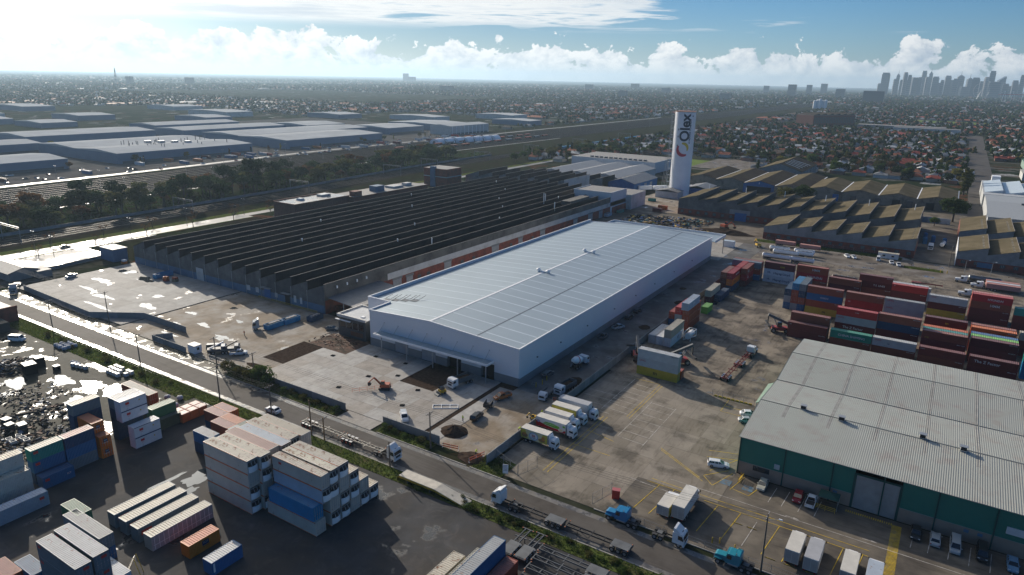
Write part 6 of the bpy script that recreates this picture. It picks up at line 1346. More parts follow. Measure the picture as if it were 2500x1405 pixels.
excavator('orange excavator on the pale concrete apron', (-120.6,128.0,.14), PI+.55, exc_or, 1.0, .95); excavator('orange red excavator on the rubble beyond the warehouse', (-107.5,404,0), -.5, exc_or, 1.25, 1.4); excavator('yellow excavator at the far end of the warehouse lane', (-79.5,367.5,.06), 2.2, exc_ye, .9, 1.1); excavator('small yellow digger by the boundary wall workers', (-78.3,136.2,.03), -2.4, exc_ye, .7, .55)
t = thing('skid_loader', 'small yellow skid loader beside the white tipper truck', 'loader', (-106.2,134.6,.14), -1.9); put('body', MB().tbox(-1.2,.8,-.7,.7,.4,1.3,.2,.1,.05), exc_ye, t); put('cab', MB().tbox(-.7,.6,-.6,.6,1.301,2.0,.1,.1,.06), car_glass, t); put('bucket', MB().prism([(1.0,.1),(1.9,.1),(1.9,.2),(1.2,.3),(1.1,.9),(1.0,.9)],'y',-.85,.85), chassis_grey, t); put('arm', MB().bar((-1.0,-.75,1.2),(1.1,-.75,.5),.14).bar((-1.0,.75,1.2),(1.1,.75,.5),.14), exc_ye, t); wheels(t,(-.6,.5),.82,W_CAR,.38)
for i, (x, y, rz, m) in enumerate(((-179.4,118.4,.9,'darkblue'),(-176.6,121.0,.9,'grey'))):
    t = thing('drill_rig', ('blue white','dark grey')[i]+' piling rig truck at the site gate', 'rig', (x,y,0), rz); chassis(t,-3,2.4); cab_over(t, VP[m], .9, 2.6, 2.5, False); put('rig_deck', MB().box(-3,.8,-1.0,1.0,1.05,1.7), chassis_grey, t); put('mast', MB().bar((-2.6,0,1.6),(1.8,0,3.6),.35), trim_white if i == 0 else chassis_m, t); wheels(t,(1.8,-1.4,-2.4),.95,W_TRK,.5)
# --- skips and bins
def skip(label, loc, rz, L=6.2, m=None, load=True, h=1.9, group='scrap bins'):
    t = thing('skip_bin', label, 'bin', loc, rz, group); m = m or CPAINT['bright blue']
    put('body', MB().box(-L/2,L/2,-1.2,1.2,.15,.25).box(-L/2,L/2,-1.22,-1.14,.251,h).box(-L/2,L/2,1.14,1.22,.251,h).box(-L/2,-L/2+.08,-1.139,1.139,.251,h).box(L/2-.08,L/2,-1.139,1.139,.251,h), m, t)
    for k in range(5): put('rib', MB().box(-L/2+L*k/5+.5,-L/2+L*k/5+.6,-1.3,-1.221,.2,h-.1), m, t)
    if load: put('scrap_load', MB().tbox(-L/2+.1,L/2-.1,-1.1,1.1,.26,h+.15,1.2,.8,.6), material('scrap_mix', (0.16,0.12,0.10), rough=0.8, var=0.8, scale=2.0, second=(0.35,0.34,0.33), second_scale=2.5, bump=0.2, bump_scale=3), t)
    return t
skip('bright blue scrap bin behind the white truck', (-184.0,142.9,0), PI/2, 6.4); skip('bright blue scrap bin end to end with its twin', (-183.4,149.6,0), PI/2, 6.4); skip('dark blue skip by the lean-to', (-178.6,156.1,0), PI/2+.05, 5.6, CPAINT['navy']); skip('vivid blue bin against the sawtooth factory', (-268.8,156.3,.22), PI/2, 7.6, CPAINT['bright blue'], False); skip('orange skip next to the vivid blue bin', (-268.6,163.0-2,.22), PI/2, 3.0, CPAINT['rust red'], False) if False else None
skip('pale teal bin below the white rendered block', (-178.6,396.5,0), PI/2, 6.5, CPAINT['pale blue']); skip('dark teal bin by the brick base of the rendered block', (-177.3,412.5,0), PI/2, 6.5, CPAINT['teal']); skip('teal bin on the gravel past the rendered block', (-177.5,468,0), .3, 5.5, CPAINT['teal'], False)
box_can('maroon', L20, 2.59, -162.0, 429.0, 0, 'x', 'maroon container standing on the gravel near the silo tower', 'containers near the silo tower'); box_can('orange', L20, 2.59, -162.5, 440.0, 0, 'x', 'orange container behind the maroon one near the silo tower', 'containers near the silo tower')
tractor('white prime mover in front of the two bright blue bins', (-186.6,139.6,0), -2.2, 'silver')
# ---------------------------------------------------------------- walls, fences, poles
wall_m = [material('precast_wall_%d' % i, c, rough=0.75, var=0.12, scale=0.4) for i, c in enumerate(((0.20,0.21,0.215), (0.175,0.185,0.19), (0.225,0.235,0.24)))]
wire_m = material('galvanised_wire', (0.30,0.31,0.32), rough=0.5, metal=0.6)
def precast_wall(label, pts, h, step=3.0, pins=True, base=0.0):
    t = thing('boundary_wall', label, 'wall', (pts[0][0], pts[0][1], base))
    for (x0, y0), (x1, y1) in zip(pts[:-1], pts[1:]):
        L = math.hypot(x1-x0, y1-y0); n = max(1, round(L/step)); a = math.atan2(y1-y0, x1-x0); s = L/n
        me = MB().box(.015,s-.015,-.08,.08,0,h).mesh('wall_panel'); me.materials.append(wall_m[0])
        pm = MB().tube((s/2,0,h),(s/2,0,h+.45),.035,n=5).mesh('fence_pin'); pm.materials.append(wire_m)
        for k in range(n):
            loc = (x0-pts[0][0]+math.cos(a)*s*k, y0-pts[0][1]+math.sin(a)*s*k, rnd.uniform(-.02,.02))
            put('wall_panel', me, wall_m, t, loc, a, own=[rnd.choice(wall_m)])
            if pins: put('fence_pin', pm, [wire_m], t, loc, a)
    return t
precast_wall('grey precast wall round the west concrete slab, with a kink', [(-294,115.2),(-242.5,113.2),(-226.4,123.3),(-202.8,123.2)], 2.2)
precast_wall('short grey wall beside the site gate hut', [(-201.9,118),(-205.4,113.2),(-187.4,113.0)], 1.9)
precast_wall('grey precast wall along the verge before the pale apron', [(-166,113.1),(-120.2,113.1)], 2.1)
precast_wall('short grey wall between the driveway and the soil heap', [(-107.6,113.2),(-90.1,113.3)], 2.1)
precast_wall('long grey boundary wall behind the delivery trucks', [(-76.0,112),(-76.0,304)], 2.4)
precast_wall('low blue grey wall below the wet yard', [(-315.8,131.5),(-318.9,158)], 1.5, pins=False)
precast_wall('low graffiti wall along the railway', [(-398,90),(-401,180),(-406,270),(-412,364),(-428,500),(-432,640)], 1.7, 6.0, pins=False)
def mesh_fence(label, pts, h=2.2, step=3.0, m=None):
    t = thing('mesh_fence', label, 'fence', (pts[0][0],pts[0][1],0))
    for (x0, y0), (x1, y1) in zip(pts[:-1], pts[1:]):
        L = math.hypot(x1-x0,y1-y0); n = max(1, round(L/step)); a = math.atan2(y1-y0,x1-x0); s = L/n
        pm = MB().tube((0,0,0),(0,0,h+.1),.05,n=6).mesh('post'); pm.materials.append(wire_m)
        fm_ = MB()
        for i in range(int(s/.35)): fm_.bar((.35*i,0,.05),(.35*i+.3,0,h),.014)
        for z in (.06,h*.5,h): fm_.bar((0,0,z),(s,0,z),.03)
        pnl = fm_.mesh('mesh_panel'); pnl.materials.append(wire_m)
        for k in range(n+1):
            loc = (x0-pts[0][0]+math.cos(a)*s*k, y0-pts[0][1]+math.sin(a)*s*k, 0)
            put('post', pm, [wire_m], t, loc, a)
            if k < n: put('mesh_panel', pnl, [wire_m], t, loc, a)
    return t
mesh_fence('chain mesh fence round the grassy corner of the car park', [(-75.6,115.4),(-68.2,112.5)]); mesh_fence('open mesh gate leaf at the car park entrance', [(-68.0,112.4),(-66.2,117.4)], 2.6, 2.5); mesh_fence('open mesh gate leaf by the red bin', [(-50.0,111.9),(-48.4,117.6)], 2.4, 2.9)
mesh_fence('wire fence along the forecourt edge', [(-46.4,111.0),(40,111.2)], 1.4, 4.0); mesh_fence('mesh gate at the site entrance by the shrubs', [(-180,113.4),(-169.6,113.4)], 1.9, 2.6); mesh_fence('wire fence of the junk lot along the street', [(-236,98.8),(-176,98.8)], 1.3, 4); mesh_fence('wire fence before the brick sawtooth works', [(-80,387.8),(-22,387.8)], 2.0, 5); mesh_fence('yellow footed gate between the yard and the car park', [(-45.2,176.4),(-34.0,176.2)], 1.8, 2.8); mesh_fence('wire fence between the wet yard and the tree lined road', [(-345,134),(-347,190)], 1.8, 4)
for k in range(9):
    b = put('barrier_block', MB().tbox(0,.9,0,.5,0,.4,.05,.05,.1), MATS['yellow_steel'], None, (-44.6+1.15*k,175.9,.0)); tag(b, 'yellow concrete barrier block at the foot of the yard gate', 'barrier', 'yellow barrier blocks')
for i, (x, y) in enumerate(((-26.0,113.2),(-24.8,113.9),(-21.9,113.4),(-21.2,112.6),(-21.5,112.0))):
    t = thing('bollard', 'yellow steel bollard beside the forecourt wheel stops', 'bollard', (x,y,0), 0, 'yellow bollards'); put('post', MB().tube((0,0,0),(0,0,1.25),.11,n=10), MATS['yellow_steel'], t); put('cap', MB().tube((0,0,1.25),(0,0,1.33),.11,.03,n=10), MATS['yellow_steel'], t)
for i, (x, y) in enumerate(((3.0,366.5),(5.6,366.3),(-87.5,153),(-86.9,155.5),(-87.2,158.5))):
    t = thing('bollard', 'yellow bollard at the verge of the back street' if i < 2 else 'yellow bollard guarding the warehouse corner', 'bollard', (x,y,0), 0, 'back street bollards' if i < 2 else 'warehouse corner bollards'); put('post', MB().tube((0,0,0),(0,0,1.4),.15,n=8), MATS['yellow_steel'], t); put('cap', MB().tube((0,0,1.4),(0,0,1.48),.15,.05,n=8), MATS['yellow_steel'], t)
timber = material('weathered_timber', (0.13,0.11,0.09), rough=0.85, var=0.25, scale=1.0); timber_new = material('brown_timber', (0.20,0.13,0.07), rough=0.85, var=0.2)
def pole(label, x, y, h, arms=1, m=None, lean=0.0, lamp=False, rz=0.0):
    t = thing('power_pole', label, 'pole', (x,y,0), rz, 'timber power poles')
    put('pole', MB().tube((0,0,0),(lean,0,h),.19,.12,n=10), m or timber, t)
    for k in range(arms):
        z = h-.35-.9*k
        a = put('crossarm', MB().box(-.06,.06,-1.25,1.25,z-.06,z+.06).bar((0,-.7,z),(.02,0,z-.7),.05).bar((0,.7,z),(.02,0,z-.7),.05), timber, t, (lean,0,0))
        for yy in (-1.15,-.5,.5,1.15): put('insulator', MB().tube((0,yy,z+.06),(0,yy,z+.26),.06,.03,n=6), trim_white, a)
    if lamp: put('lamp_arm', MB().bar((lean,0,h-1.2),(lean+1.9,.6,h-.7),.07), wire_m, t); put('lamp_head', MB().tbox(1.7+lean,2.4+lean,.45,.75,h-.78,h-.6,.1,.1,.05), trim_white, t)
    return t
poles = [(-238.9,99.6,10.6,2,'by the fence of the brick shed'),(-188.9,99.6,9.8,1,'beside the bulk bags of the junk lot'),(-151.4,98.9,9.7,1,'at the grass verge by the orange bins'),(-132.9,100.4,8.4,1,'next to the white sedan on the street'),(-117.8,99.6,9.0,0,'without arms behind the cream trailers'),(-113.2,99.4,6.0,1,'short one among the cream trailers'),(-225.9,111.0,13.0,1,'tall one before the west slab wall'),(-169.8,111.2,9.6,1,'by the site gate shrubs'),(-90.6,110.6,9.2,1,'by the short wall and soil heap'),(-92.9,99.4,6.2,0,'short one beside the white prime mover'),(-16.5,110.3,11.6,1,'with a lamp over the teal prime mover'),(-160.6,116.6,5.2,1,'short one behind the roadside shrubs')]
PT = []
for i, (x, y, h, a, lb) in enumerate(poles): pole('timber power pole '+lb, x, y, h, a, timber_new if i in (4,5) else None, lean=-.15, lamp=(i in (10,)), rz=PI/2 if False else 0.0); PT.append((x-.15,y,h-.1))
def wires(label, p, q, sag=.7, offs=(-1.1,-.45,.45,1.1)):
    t = thing('power_line', label, 'cable', (0,0,0), 0, 'overhead power lines')
    for o_ in offs:
        b = MB(); n = 10; pp = None
        for k in range(n+1):
            f_ = k/n; c = Vector((p[0]+(q[0]-p[0])*f_, p[1]+o_+(q[1]-p[1])*f_, p[2]+(q[2]-p[2])*f_ - sag*4*f_*(1-f_)))
            if pp is not None: b.tube(pp, c, .018, n=4, cap=False)
            pp = c
        put('wire', b, material('cable_black', (0.05,0.05,0.05), rough=0.6), t)
sp_ = [(0,1,'between the brick shed and the bulk bags'),(1,2,'over the junk lot verge'),(2,3,'over the parked white sedan'),(7,8,'along the apron wall above the verge'),(3,5,'above the cream trailers')]
for a, b, lb in sp_: wires('overhead power lines '+lb, PT[a], PT[b], .9)
wires('overhead power lines leading off to the west corner', PT[6], (-300,111,11), 1.0); wires('overhead power lines crossing the forecourt', (-90.6,110.6,9.0), (-16.5,110.3,11.2), 1.8)
def lamp_post(label, x, y, h, m=None, two=True, g='street lights'):
    t = thing('street_light', label, 'lamp post', (x,y,0), 0, g); put('mast', MB().tube((0,0,0),(0,0,h),.13,.07,n=8), m or wire_m, t)
    for s in ((-1,1) if two else (1,)): put('arm', MB().bar((0,0,h-.1),(s*1.2,0,h+.15),.06), wire_m, t); put('lamp_head', MB().tbox(s*1.2-.35,s*1.2+.35,-.15,.15,h+.1,h+.25,.08,.08,.04), trim_white, t)
for x, y, h in ((-324.7,141,12.5),(-348.4,144,11),(-349.6,189,9.9),(-352,222,10),(-356,262,9.5)): lamp_post('tall twin armed light on the tree lined road', x, y, h, timber, g='lights on the tree lined road')
for x, y in ((12.3,372.5),(22.5,375.6)): lamp_post('pale single armed light at the tanker yard', x, y, 6.0, two=False, g='lights at the tanker yard')
pole('timber power pole rising beside the tanker yard entrance', 6.0, 380, 10.5, 1)

# ---------------------------------------------------------------- small site things
def heap(name, label, x, y, rx, ry, h, m, seed=1, n=18, cat='heap'):
    g_ = np.random.default_rng(seed); b = MB(); rings = []
    for k, f_ in enumerate((1.0,.86,.66,.42,.2,.06)):
        rings.append([(rx*f_*math.cos(2*PI*i/n)*(1+g_.uniform(-.13,.13)), ry*f_*math.sin(2*PI*i/n)*(1+g_.uniform(-.13,.13)), h*(1-f_**1.4)*(1+g_.uniform(-.12,.12)) + (0 if k else -.03)) for i in range(n)])
    b.loft(rings, smooth=False); return tag(put(name, b, m, None, (x,y,.03)), label, cat)
heap('soil_heap', 'dark soil heap behind the short wall', -90.9, 120.0, 3.6, 3.2, 1.5, soil, 3); heap('soil_heap', 'dark soil heap against the long boundary wall', -80.4, 160.2, 2.2, 5.2, 1.7, soil, 4); heap('soil_heap', 'excavated soil bank beneath the far excavator', -104, 393, 16, 6.5, 2.4, soil, 5); heap('soil_heap', 'low churned soil patch at the street corner of the site', -80.4, 112.6, 3.4, 2.6, .5, soil, 6)
for i, (x, y, r_) in enumerate(((-81.2,216.5,2.0),(-80.6,251,2.2),(-86,270,1.4))): heap('spoil_patch', 'low dark spoil mound in the shaded lane', x, y, r_, r_*1.3, .35, soil, 7+i, cat='spoil')['group'] = 'spoil mounds in the lane'
heap('soil_heap', 'small soil bed by the site shrubs', -161.8, 118.6, 4.4, 1.3, .4, soil, 11)
t = thing('steel_gate_frame', 'white steel frame panel lying on the apron', 'frame', (-102.6,126.2,.16), .62)
for y in (0,2.0): put('rail', MB().box(0,6.6,y,y+.14,0,.16), trim_white, t)
for x in (0,2.2,4.4,6.46): put('stile', MB().box(x,x+.14,.141,1.999,0,.16), trim_white, t)
t = thing('gate_hut', 'white site hut at the end of the short wall', 'hut', (-187.3,113.6,0)); put('wall', MB().box(0,3.4,0,2.4,.15,2.6), trim_white, t); put('roof', MB().box(-.1,3.5,-.1,2.5,2.601,2.72), MATS['pale_shed_roof'], t); put('window', MB().box(3.401,3.43,.8,1.6,1.2,2.0), car_glass, t)
t = thing('site_hut', 'cream site hut on the grass before the brick works', 'hut', (-24.5,380.5,0)); put('wall', MB().box(0,9,0,3,.2,2.8), MATS['truck_body_white'], t); put('roof', MB().box(-.1,9.1,-.1,3.1,2.801,2.95), CROOF['cream'], t); put('window', MB().box(2,3.2,-.03,-.001,1.2,2.0).box(6,7.2,-.03,-.001,1.2,2.0), car_glass, t)
t = thing('white_store_box', 'small white store box past the warehouse canopy', 'hut', (-95,357.5,.06)); put('wall', MB().box(0,5.5,0,3,0,3), trim_white, t); put('roof', MB().box(-.1,5.6,-.1,3.1,3.001,3.1), roof_lite, t)
t = thing('waste_bin', 'tall red bin by the open mesh gate', 'bin', (-46.9,116.4,0), .3); put('body', MB().tbox(-.75,.75,-.55,.55,.1,2.0,-.04,-.04,-.04), CPAINT['red'], t); put('lid', MB().box(-.8,.8,-.6,.6,2.001,2.08), CROOF['red'], t)
t = thing('sign_board', 'white notice board on the grass by the gate', 'sign', (-70.3,110.9,0), .35); put('panel', MB().box(-.6,.6,-.03,.03,.4,2.6), trim_white, t); put('post', MB().tube((-.5,0,0),(-.5,0,.4),.04,n=6).tube((.5,0,0),(.5,0,.4),.04,n=6), wire_m, t)
for k in range(5): put('notice_line', MB().box(-.5,.45,-.036,-.031,2.3-.3*k,2.38-.3*k), letter_navy, t)
rampm = material('ramp_plank', (0.46,0.42,0.35), rough=0.7, var=0.15, scale=0.8)
t = thing('loading_ramp', 'pale loading ramp lying on the verge behind the containers', 'ramp', (-87.6,97.6,0)); put('deck', MB().prism([(0,1.3),(9.5,1.3),(17.0,.1),(17.0,.22),(9.5,1.45),(0,1.45)],'y',-1.3,1.3), rampm, t); put('side_beam', MB().prism([(0,.9),(9.5,.9),(17,.02),(17,.1),(9.5,1.299),(0,1.299)],'y',-1.35,-1.301), MATS['yellow_steel'], t); put('trestle', MB().box(2,2.2,-1.2,1.2,0,.9), chassis_grey, t); put('trestle', MB().box(8,8.2,-1.2,1.2,0,.9), chassis_grey, t)
t = thing('step_ladder', 'yellow wheeled access ladder beside the near corner containers', 'ladder', (-105.9,49.6,0), .6)
for s in (-.5,.5): put('stile', MB().bar((-1.2,s,0),(.6,s,3.6),.08).bar((1.4,s,0),(.6,s,3.6),.08), MATS['yellow_steel'], t)
for k in range(9): put('rung', MB().bar((-1.2+.2*k,-.5,.4*k+.1),(-1.2+.2*k,.5,.4*k+.1),.07), trim_white, t)
bar_m = material('safety_mesh_orange', (0.55,0.10,0.05), rough=0.7)
for i, (x, y, rz, L, lb) in enumerate(((-88.6,112.4,.2,4.0,'orange safety barrier by the short wall'),(-79.6,110.4,1.3,4.5,'red safety mesh at the churned street corner'),(-126.5,121.6,.9,11,'orange bunting line beside the orange excavator'),(-79.3,147.6,.5,1.2,'orange barrier near the flatbed truck'))):
    t = thing('safety_barrier', lb, 'barrier', (x,y,.14), rz)
    for z in (.35,.9): put('rail', MB().box(0,L,-.03,.03,z,z+(.22 if i != 2 else .05)), bar_m, t)
    for k in range(int(L/2)+1): put('stand', MB().box(k*2.0,k*2.0+.06,-.25,.25,0,.06).box(k*2.0,k*2.0+.06,-.03,.03,.06,1.15), bar_m if i == 2 else trim_white, t)
# people: one continuous figure each, grown from a skeleton
def person_mat(name, top, legs):
    m = bpy.data.materials.new(name); m.use_nodes = True; n, l = m.node_tree.nodes, m.node_tree.links
    tcn = n.new('ShaderNodeTexCoord'); s = n.new('ShaderNodeSeparateXYZ'); l.new(tcn.outputs['Object'], s.inputs[0])
    mp = n.new('ShaderNodeMath'); mp.operation = 'DIVIDE'; mp.inputs[1].default_value = 1.8; l.new(s.outputs[2], mp.inputs[0])
    r_ = n.new('ShaderNodeValToRGB'); r_.color_ramp.interpolation = 'CONSTANT'; e = r_.color_ramp.elements
    e[0].color = (0.02,0.02,0.02,1); e[1].position = .05; e[1].color = (*legs,1)
    for p, c in ((.50,top),(.83,(0.35,0.20,0.14)),(.93,(0.62,0.62,0.60))): k = e.new(p); k.color = (*c,1)
    l.new(mp.outputs[0], r_.inputs[0]); l.new(r_.outputs[0], n['Principled BSDF'].inputs['Base Color']); n['Principled BSDF'].inputs['Roughness'].default_value = .8
    return m
hv_y, hv_o = person_mat('hi_vis_yellow_worker', (0.45,0.60,0.03), (0.02,0.025,0.05)), person_mat('hi_vis_orange_worker', (0.60,0.12,0.03), (0.03,0.03,0.05))
def person(label, x, y, z, rz, m, bend=0.0):
    b = Vector((math.sin(bend),0,math.cos(bend)-1))
    J = [(0,0,.95),(0+b.x*.25,0,1.2),(b.x*.5,0,1.42+b.z*.4),(b.x*.58,0,1.52+b.z*.45),(b.x*.66,0,1.68+b.z*.5),(b.x*.45,.2,1.40+b.z*.4),(b.x*.45+.06,.27,1.13+b.z*.3),(b.x*.45+.18,.25,.90+b.z*.3),(b.x*.45,-.2,1.40+b.z*.4),(b.x*.45+.05,-.27,1.13+b.z*.3),(b.x*.45+.2,-.24,.92+b.z*.3),(0,.10,.88),(.03,.11,.48),(-.02,.12,.08),(.14,.12,.04),(0,-.10,.88),(.06,-.11,.48),(.0,-.12,.08),(.16,-.12,.04)]
    E_ = [(0,1),(1,2),(2,3),(3,4),(2,5),(5,6),(6,7),(2,8),(8,9),(9,10),(0,11),(11,12),(12,13),(13,14),(0,15),(15,16),(16,17),(17,18)]
    Rr = [.16,.17,.17,.07,.12,.075,.06,.05,.075,.06,.05,.10,.075,.055,.05,.10,.075,.055,.05]
    me = bpy.data.meshes.new('person'); me.from_pydata(J, E_, []); o = bpy.data.objects.new('person', me); COL.objects.link(o)
    sk = o.modifiers.new('skin','SKIN'); 
    for i, v_ in enumerate(me.skin_vertices[0].data if me.skin_vertices else []): v_.radius = (Rr[i],Rr[i])
    if not me.skin_vertices: 
        me.attributes
    o.modifiers.new('sub','SUBSURF').levels = 1; o.modifiers['sub'].render_levels = 1
    me.materials.append(m); o.location = (x,y,z); o.rotation_euler = (0,0,rz)
    return tag(o, label, 'person')
def skin_ready(o, Rr): pass
for lb, x, y, z, rz, m, bd in (('person in orange work clothes walking on the wet site yard', -185.7,132.5,.01,.4,hv_o,0),('person in yellow vest standing behind the black four wheel drive', -92.2,125.2,.13,1.2,hv_y,0),('person in yellow vest beside the small digger, nearer the wall', -76.9,138.0,.03,2.0,hv_y,.2),('person in yellow vest beside the small digger, farther from the wall', -77.6,139.2,.03,2.6,hv_y,0),('person in yellow vest bending at the boundary wall', -78.0,128.6,.03,.4,hv_y,.9),('person in yellow vest at the churned street corner', -80.2,113.8,.1,1.0,hv_y,.5)): person(lb, x, y, z, rz, m, bd)

# ---------------------------------------------------------------- plants
def leaf_cloud(clumps, per, size, seed, flat=.8):
    """many small leaf quads spread through clumps [(x,y,z,r)]"""
    g_ = np.random.default_rng(seed); C_ = np.array(clumps, float); n = len(C_)*per
    idx = np.repeat(np.arange(len(C_)), per)
    d = g_.normal(size=(n,3)); d /= np.linalg.norm(d,axis=1,keepdims=True)
    rr = C_[idx,3]*(g_.uniform(.25,1,n)**.5)
    c = C_[idx,:3] + d*rr[:,None]*np.array([1,1,flat])
    a = g_.normal(size=(n,3)); a /= np.linalg.norm(a,axis=1,keepdims=True)
    b_ = np.cross(a, d+g_.normal(scale=.5,size=(n,3))); b_ /= np.linalg.norm(b_,axis=1,keepdims=True)+1e-6
    s = size*g_.uniform(.6,1.3,n)[:,None]
    V = np.stack([c-a*s, c+b_*s*.6, c+a*s, c-b_*s*.6],1).reshape(-1,3)
    return V, np.arange(n*4).reshape(n,4)
def foliage(name, col, rand=.25):
    m = material(name, col, rough=0.8, var=0.35, scale=0.8, rand=rand, spec=0.06)
    n, l = m.node_tree.nodes, m.node_tree.links; b = n['Principled BSDF']; src = b.inputs['Base Color'].links[0].from_socket
    tr = n.new('ShaderNodeBsdfTranslucent'); ms = n.new('ShaderNodeMixShader'); ms.inputs[0].default_value = 0.38     # leaves let some light through
    l.new(src, tr.inputs['Color']); l.new(b.outputs[0], ms.inputs[1]); l.new(tr.outputs[0], ms.inputs[2]); l.new(ms.outputs[0], n['Material Output'].inputs['Surface'])
    return m
F_DARK, F_MID, F_OLIVE, F_YEL, F_RUST, F_PINE = foliage('foliage_dark', (0.038,0.062,0.018)), foliage('foliage_mid', (0.058,0.092,0.022)), foliage('foliage_olive', (0.090,0.090,0.028)), foliage('foliage_yellow', (0.16,0.14,0.03)), foliage('foliage_rust', (0.12,0.06,0.025)), foliage('foliage_pine', (0.026,0.044,0.020))
bark = material('bark', (0.09,0.07,0.055), rough=0.9, var=0.3)
def tree_meshes(kind, seed):
    g_ = random.Random(seed); cl = []; tr = MB()
    H = 10.0
    if kind == 'round':
        tr.tube((0,0,0),(0.1,0,3.2),.32,.22,n=8)
        for k in range(6):
            a = 2*PI*k/6+g_.uniform(-.4,.4); e = (2.2*math.cos(a),2.2*math.sin(a),5.4+g_.uniform(-.6,1.2)); tr.tube((.1,0,3.0),e,.16,.05,n=6); cl.append((*e,g_.uniform(1.5,2.1)))
        for k in range(12): a = g_.uniform(0,2*PI); q = g_.uniform(.3,3.0); cl.append((q*math.cos(a),q*math.sin(a),g_.uniform(4.2,8.6),g_.uniform(.9,1.7)))
    elif kind == 'tall':
        tr.tube((0,0,0),(.3,.1,6.0),.34,.2,n=8)
        for k in range(7):
            a = g_.uniform(0,2*PI); z = 3.6+k*.75; e = (1.7*math.cos(a),1.7*math.sin(a),z+1.0); tr.tube((.2,0,z-.6),e,.13,.04,n=5); cl.append((*e,g_.uniform(.9,1.5)))
        for k in range(8): a = g_.uniform(0,2*PI); cl.append((1.2*math.cos(a),1.2*math.sin(a),g_.uniform(5,9.4),g_.uniform(.8,1.3)))
    elif kind == 'umbrella':
        tr.tube((0,0,0),(.2,.2,5.5),.36,.24,n=8)
        for k in range(9):
            a = 2*PI*k/9+g_.uniform(-.3,.3); q = g_.uniform(1.6,3.6); e = (q*math.cos(a),q*math.sin(a),7.3+g_.uniform(-.7,1.2)); tr.tube((.2,.2,5.2),e,.15,.04,n=5); cl.append((*e,g_.uniform(1.0,1.7)))
        for k in range(6): a = g_.uniform(0,2*PI); q = g_.uniform(0,2.2); cl.append((q*math.cos(a),q*math.sin(a),g_.uniform(7.8,9.2),g_.uniform(.9,1.4)))
    elif kind == 'column':
        tr.tube((0,0,0),(0,0,8),.25,.08,n=7)
        for k in range(14): z = 1.5+k*.58; r_ = 1.1*math.sin(PI*min(1,(k+2)/16)); a = g_.uniform(0,2*PI); cl.append((.4*math.cos(a),.4*math.sin(a),z,max(.5,r_)))
    else:                                                   # bare winter street tree with a thin crown
        tr.tube((0,0,0),(0,0,3.4),.26,.2,n=7)
        for k in range(10):
            a = g_.uniform(0,2*PI); e = (2.6*math.cos(a),2.6*math.sin(a),6.0+g_.uniform(-.5,2.0)); tr.tube((0,0,3.2),e,.13,.03,n=5); cl.append((*e,g_.uniform(.9,1.3)))
            for q in range(3): f_ = Vector(e)*.75+Vector((0,0,.8)); tr.tube(f_, f_+Vector((g_.uniform(-1,1),g_.uniform(-1,1),g_.uniform(.3,1.4))), .05,.015,n=4)
    per = {'round':120,'tall':110,'umbrella':110,'column':90,'bare':26}[kind]
    V, F = leaf_cloud(cl, per, .30 if kind != 'bare' else .22, seed)
    return tr.mesh('trunk'), numpy_mesh('crown', V, F)
TREES = {k: [tree_meshes(k, 20+7*i+hash(k[0])%1 + ord(k[0])) for i in range(3)] for k in ('round','tall','umbrella','column','bare')}
for k in TREES:
    for a, b in TREES[k]: a.materials.append(bark); b.materials.append(F_MID)
def tree(label, x, y, h, kind='round', fol=None, group=None, w=1.0, z=0.0, name='tree'):
    g_ = rnd.random(); v_ = TREES[kind][int(g_*3)]
    t = thing(name, label, 'tree', (x,y,z), rnd.uniform(0,6.28), group); s = h/9.6; t.scale = (s*w,s*w,s)
    put('trunk', v_[0], [bark], t); put('crown', v_[1], [F_MID], t, own=[fol or F_MID]); return t
SHR = []
for i in range(3):
    g_ = random.Random(50+i); cl = [(g_.uniform(-.8,.8),g_.uniform(-.8,.8),g_.uniform(.4,1.7),g_.uniform(.4,.75)) for _ in range(10)]
    V, F = leaf_cloud(cl, 90, .11, 60+i); tr = MB()
    for k in range(5): tr.tube((0,0,0),(g_.uniform(-.7,.7),g_.uniform(-.7,.7),1.3),.05,.02,n=5)
    SHR.append((tr.mesh('stem'), numpy_mesh('foliage', V, F)))
    SHR[-1][0].materials.append(bark); SHR[-1][1].materials.append(F_MID)
def shrub(label, x, y, h, group, fol=None, w=1.0, name='shrub'):
    t = thing(name, label, 'shrub', (x,y,0), rnd.uniform(0,6), group); s = h/2.1; t.scale = (s*w,s*w,s); v_ = rnd.choice(SHR)
    put('stem', v_[0], [bark], t); put('foliage', v_[1], [F_MID], t, own=[fol or F_MID]); return t
for x, y, h, w in ((-165.6,111.6,4.2,.9),(-162.0,111.0,2.9,1.2),(-159.4,111.2,3.2,1.1),(-156.4,111.0,3.4,1.1),(-153.4,110.9,5.0,.95),(-150.6,111.0,5.4,1.0),(-148.4,111.4,4.6,.9),(-151.8,112.0,5.0,.9)): shrub('dense green shrub in the roadside hedge by the site gate', x, y, h, 'roadside hedge shrubs', F_MID if rnd.random() < .6 else F_OLIVE, w)
for k in range(16): shrub('low weedy bush below the apron wall', -146+1.6*k+rnd.uniform(-.5,.5), 111.4+rnd.uniform(-.7,.7), rnd.uniform(.8,1.9), 'weedy bushes below the apron wall', F_OLIVE if k % 3 else F_MID, 1.2)
for k in range(9): shrub('low weedy bush below the short wall', -105.6+1.7*k, 111.6+rnd.uniform(-.6,.6), rnd.uniform(.9,1.9), 'weedy bushes below the short wall', F_OLIVE if k % 2 else F_MID, 1.2)
for k in range(46): shrub('grey green bush on the southern verge', -88+1.35*k+rnd.uniform(-.5,.5), 97.6+rnd.uniform(-1.4,1.2), rnd.uniform(.5,1.25), 'bushes on the southern verge', F_OLIVE if k % 3 == 0 else F_MID, 1.5)
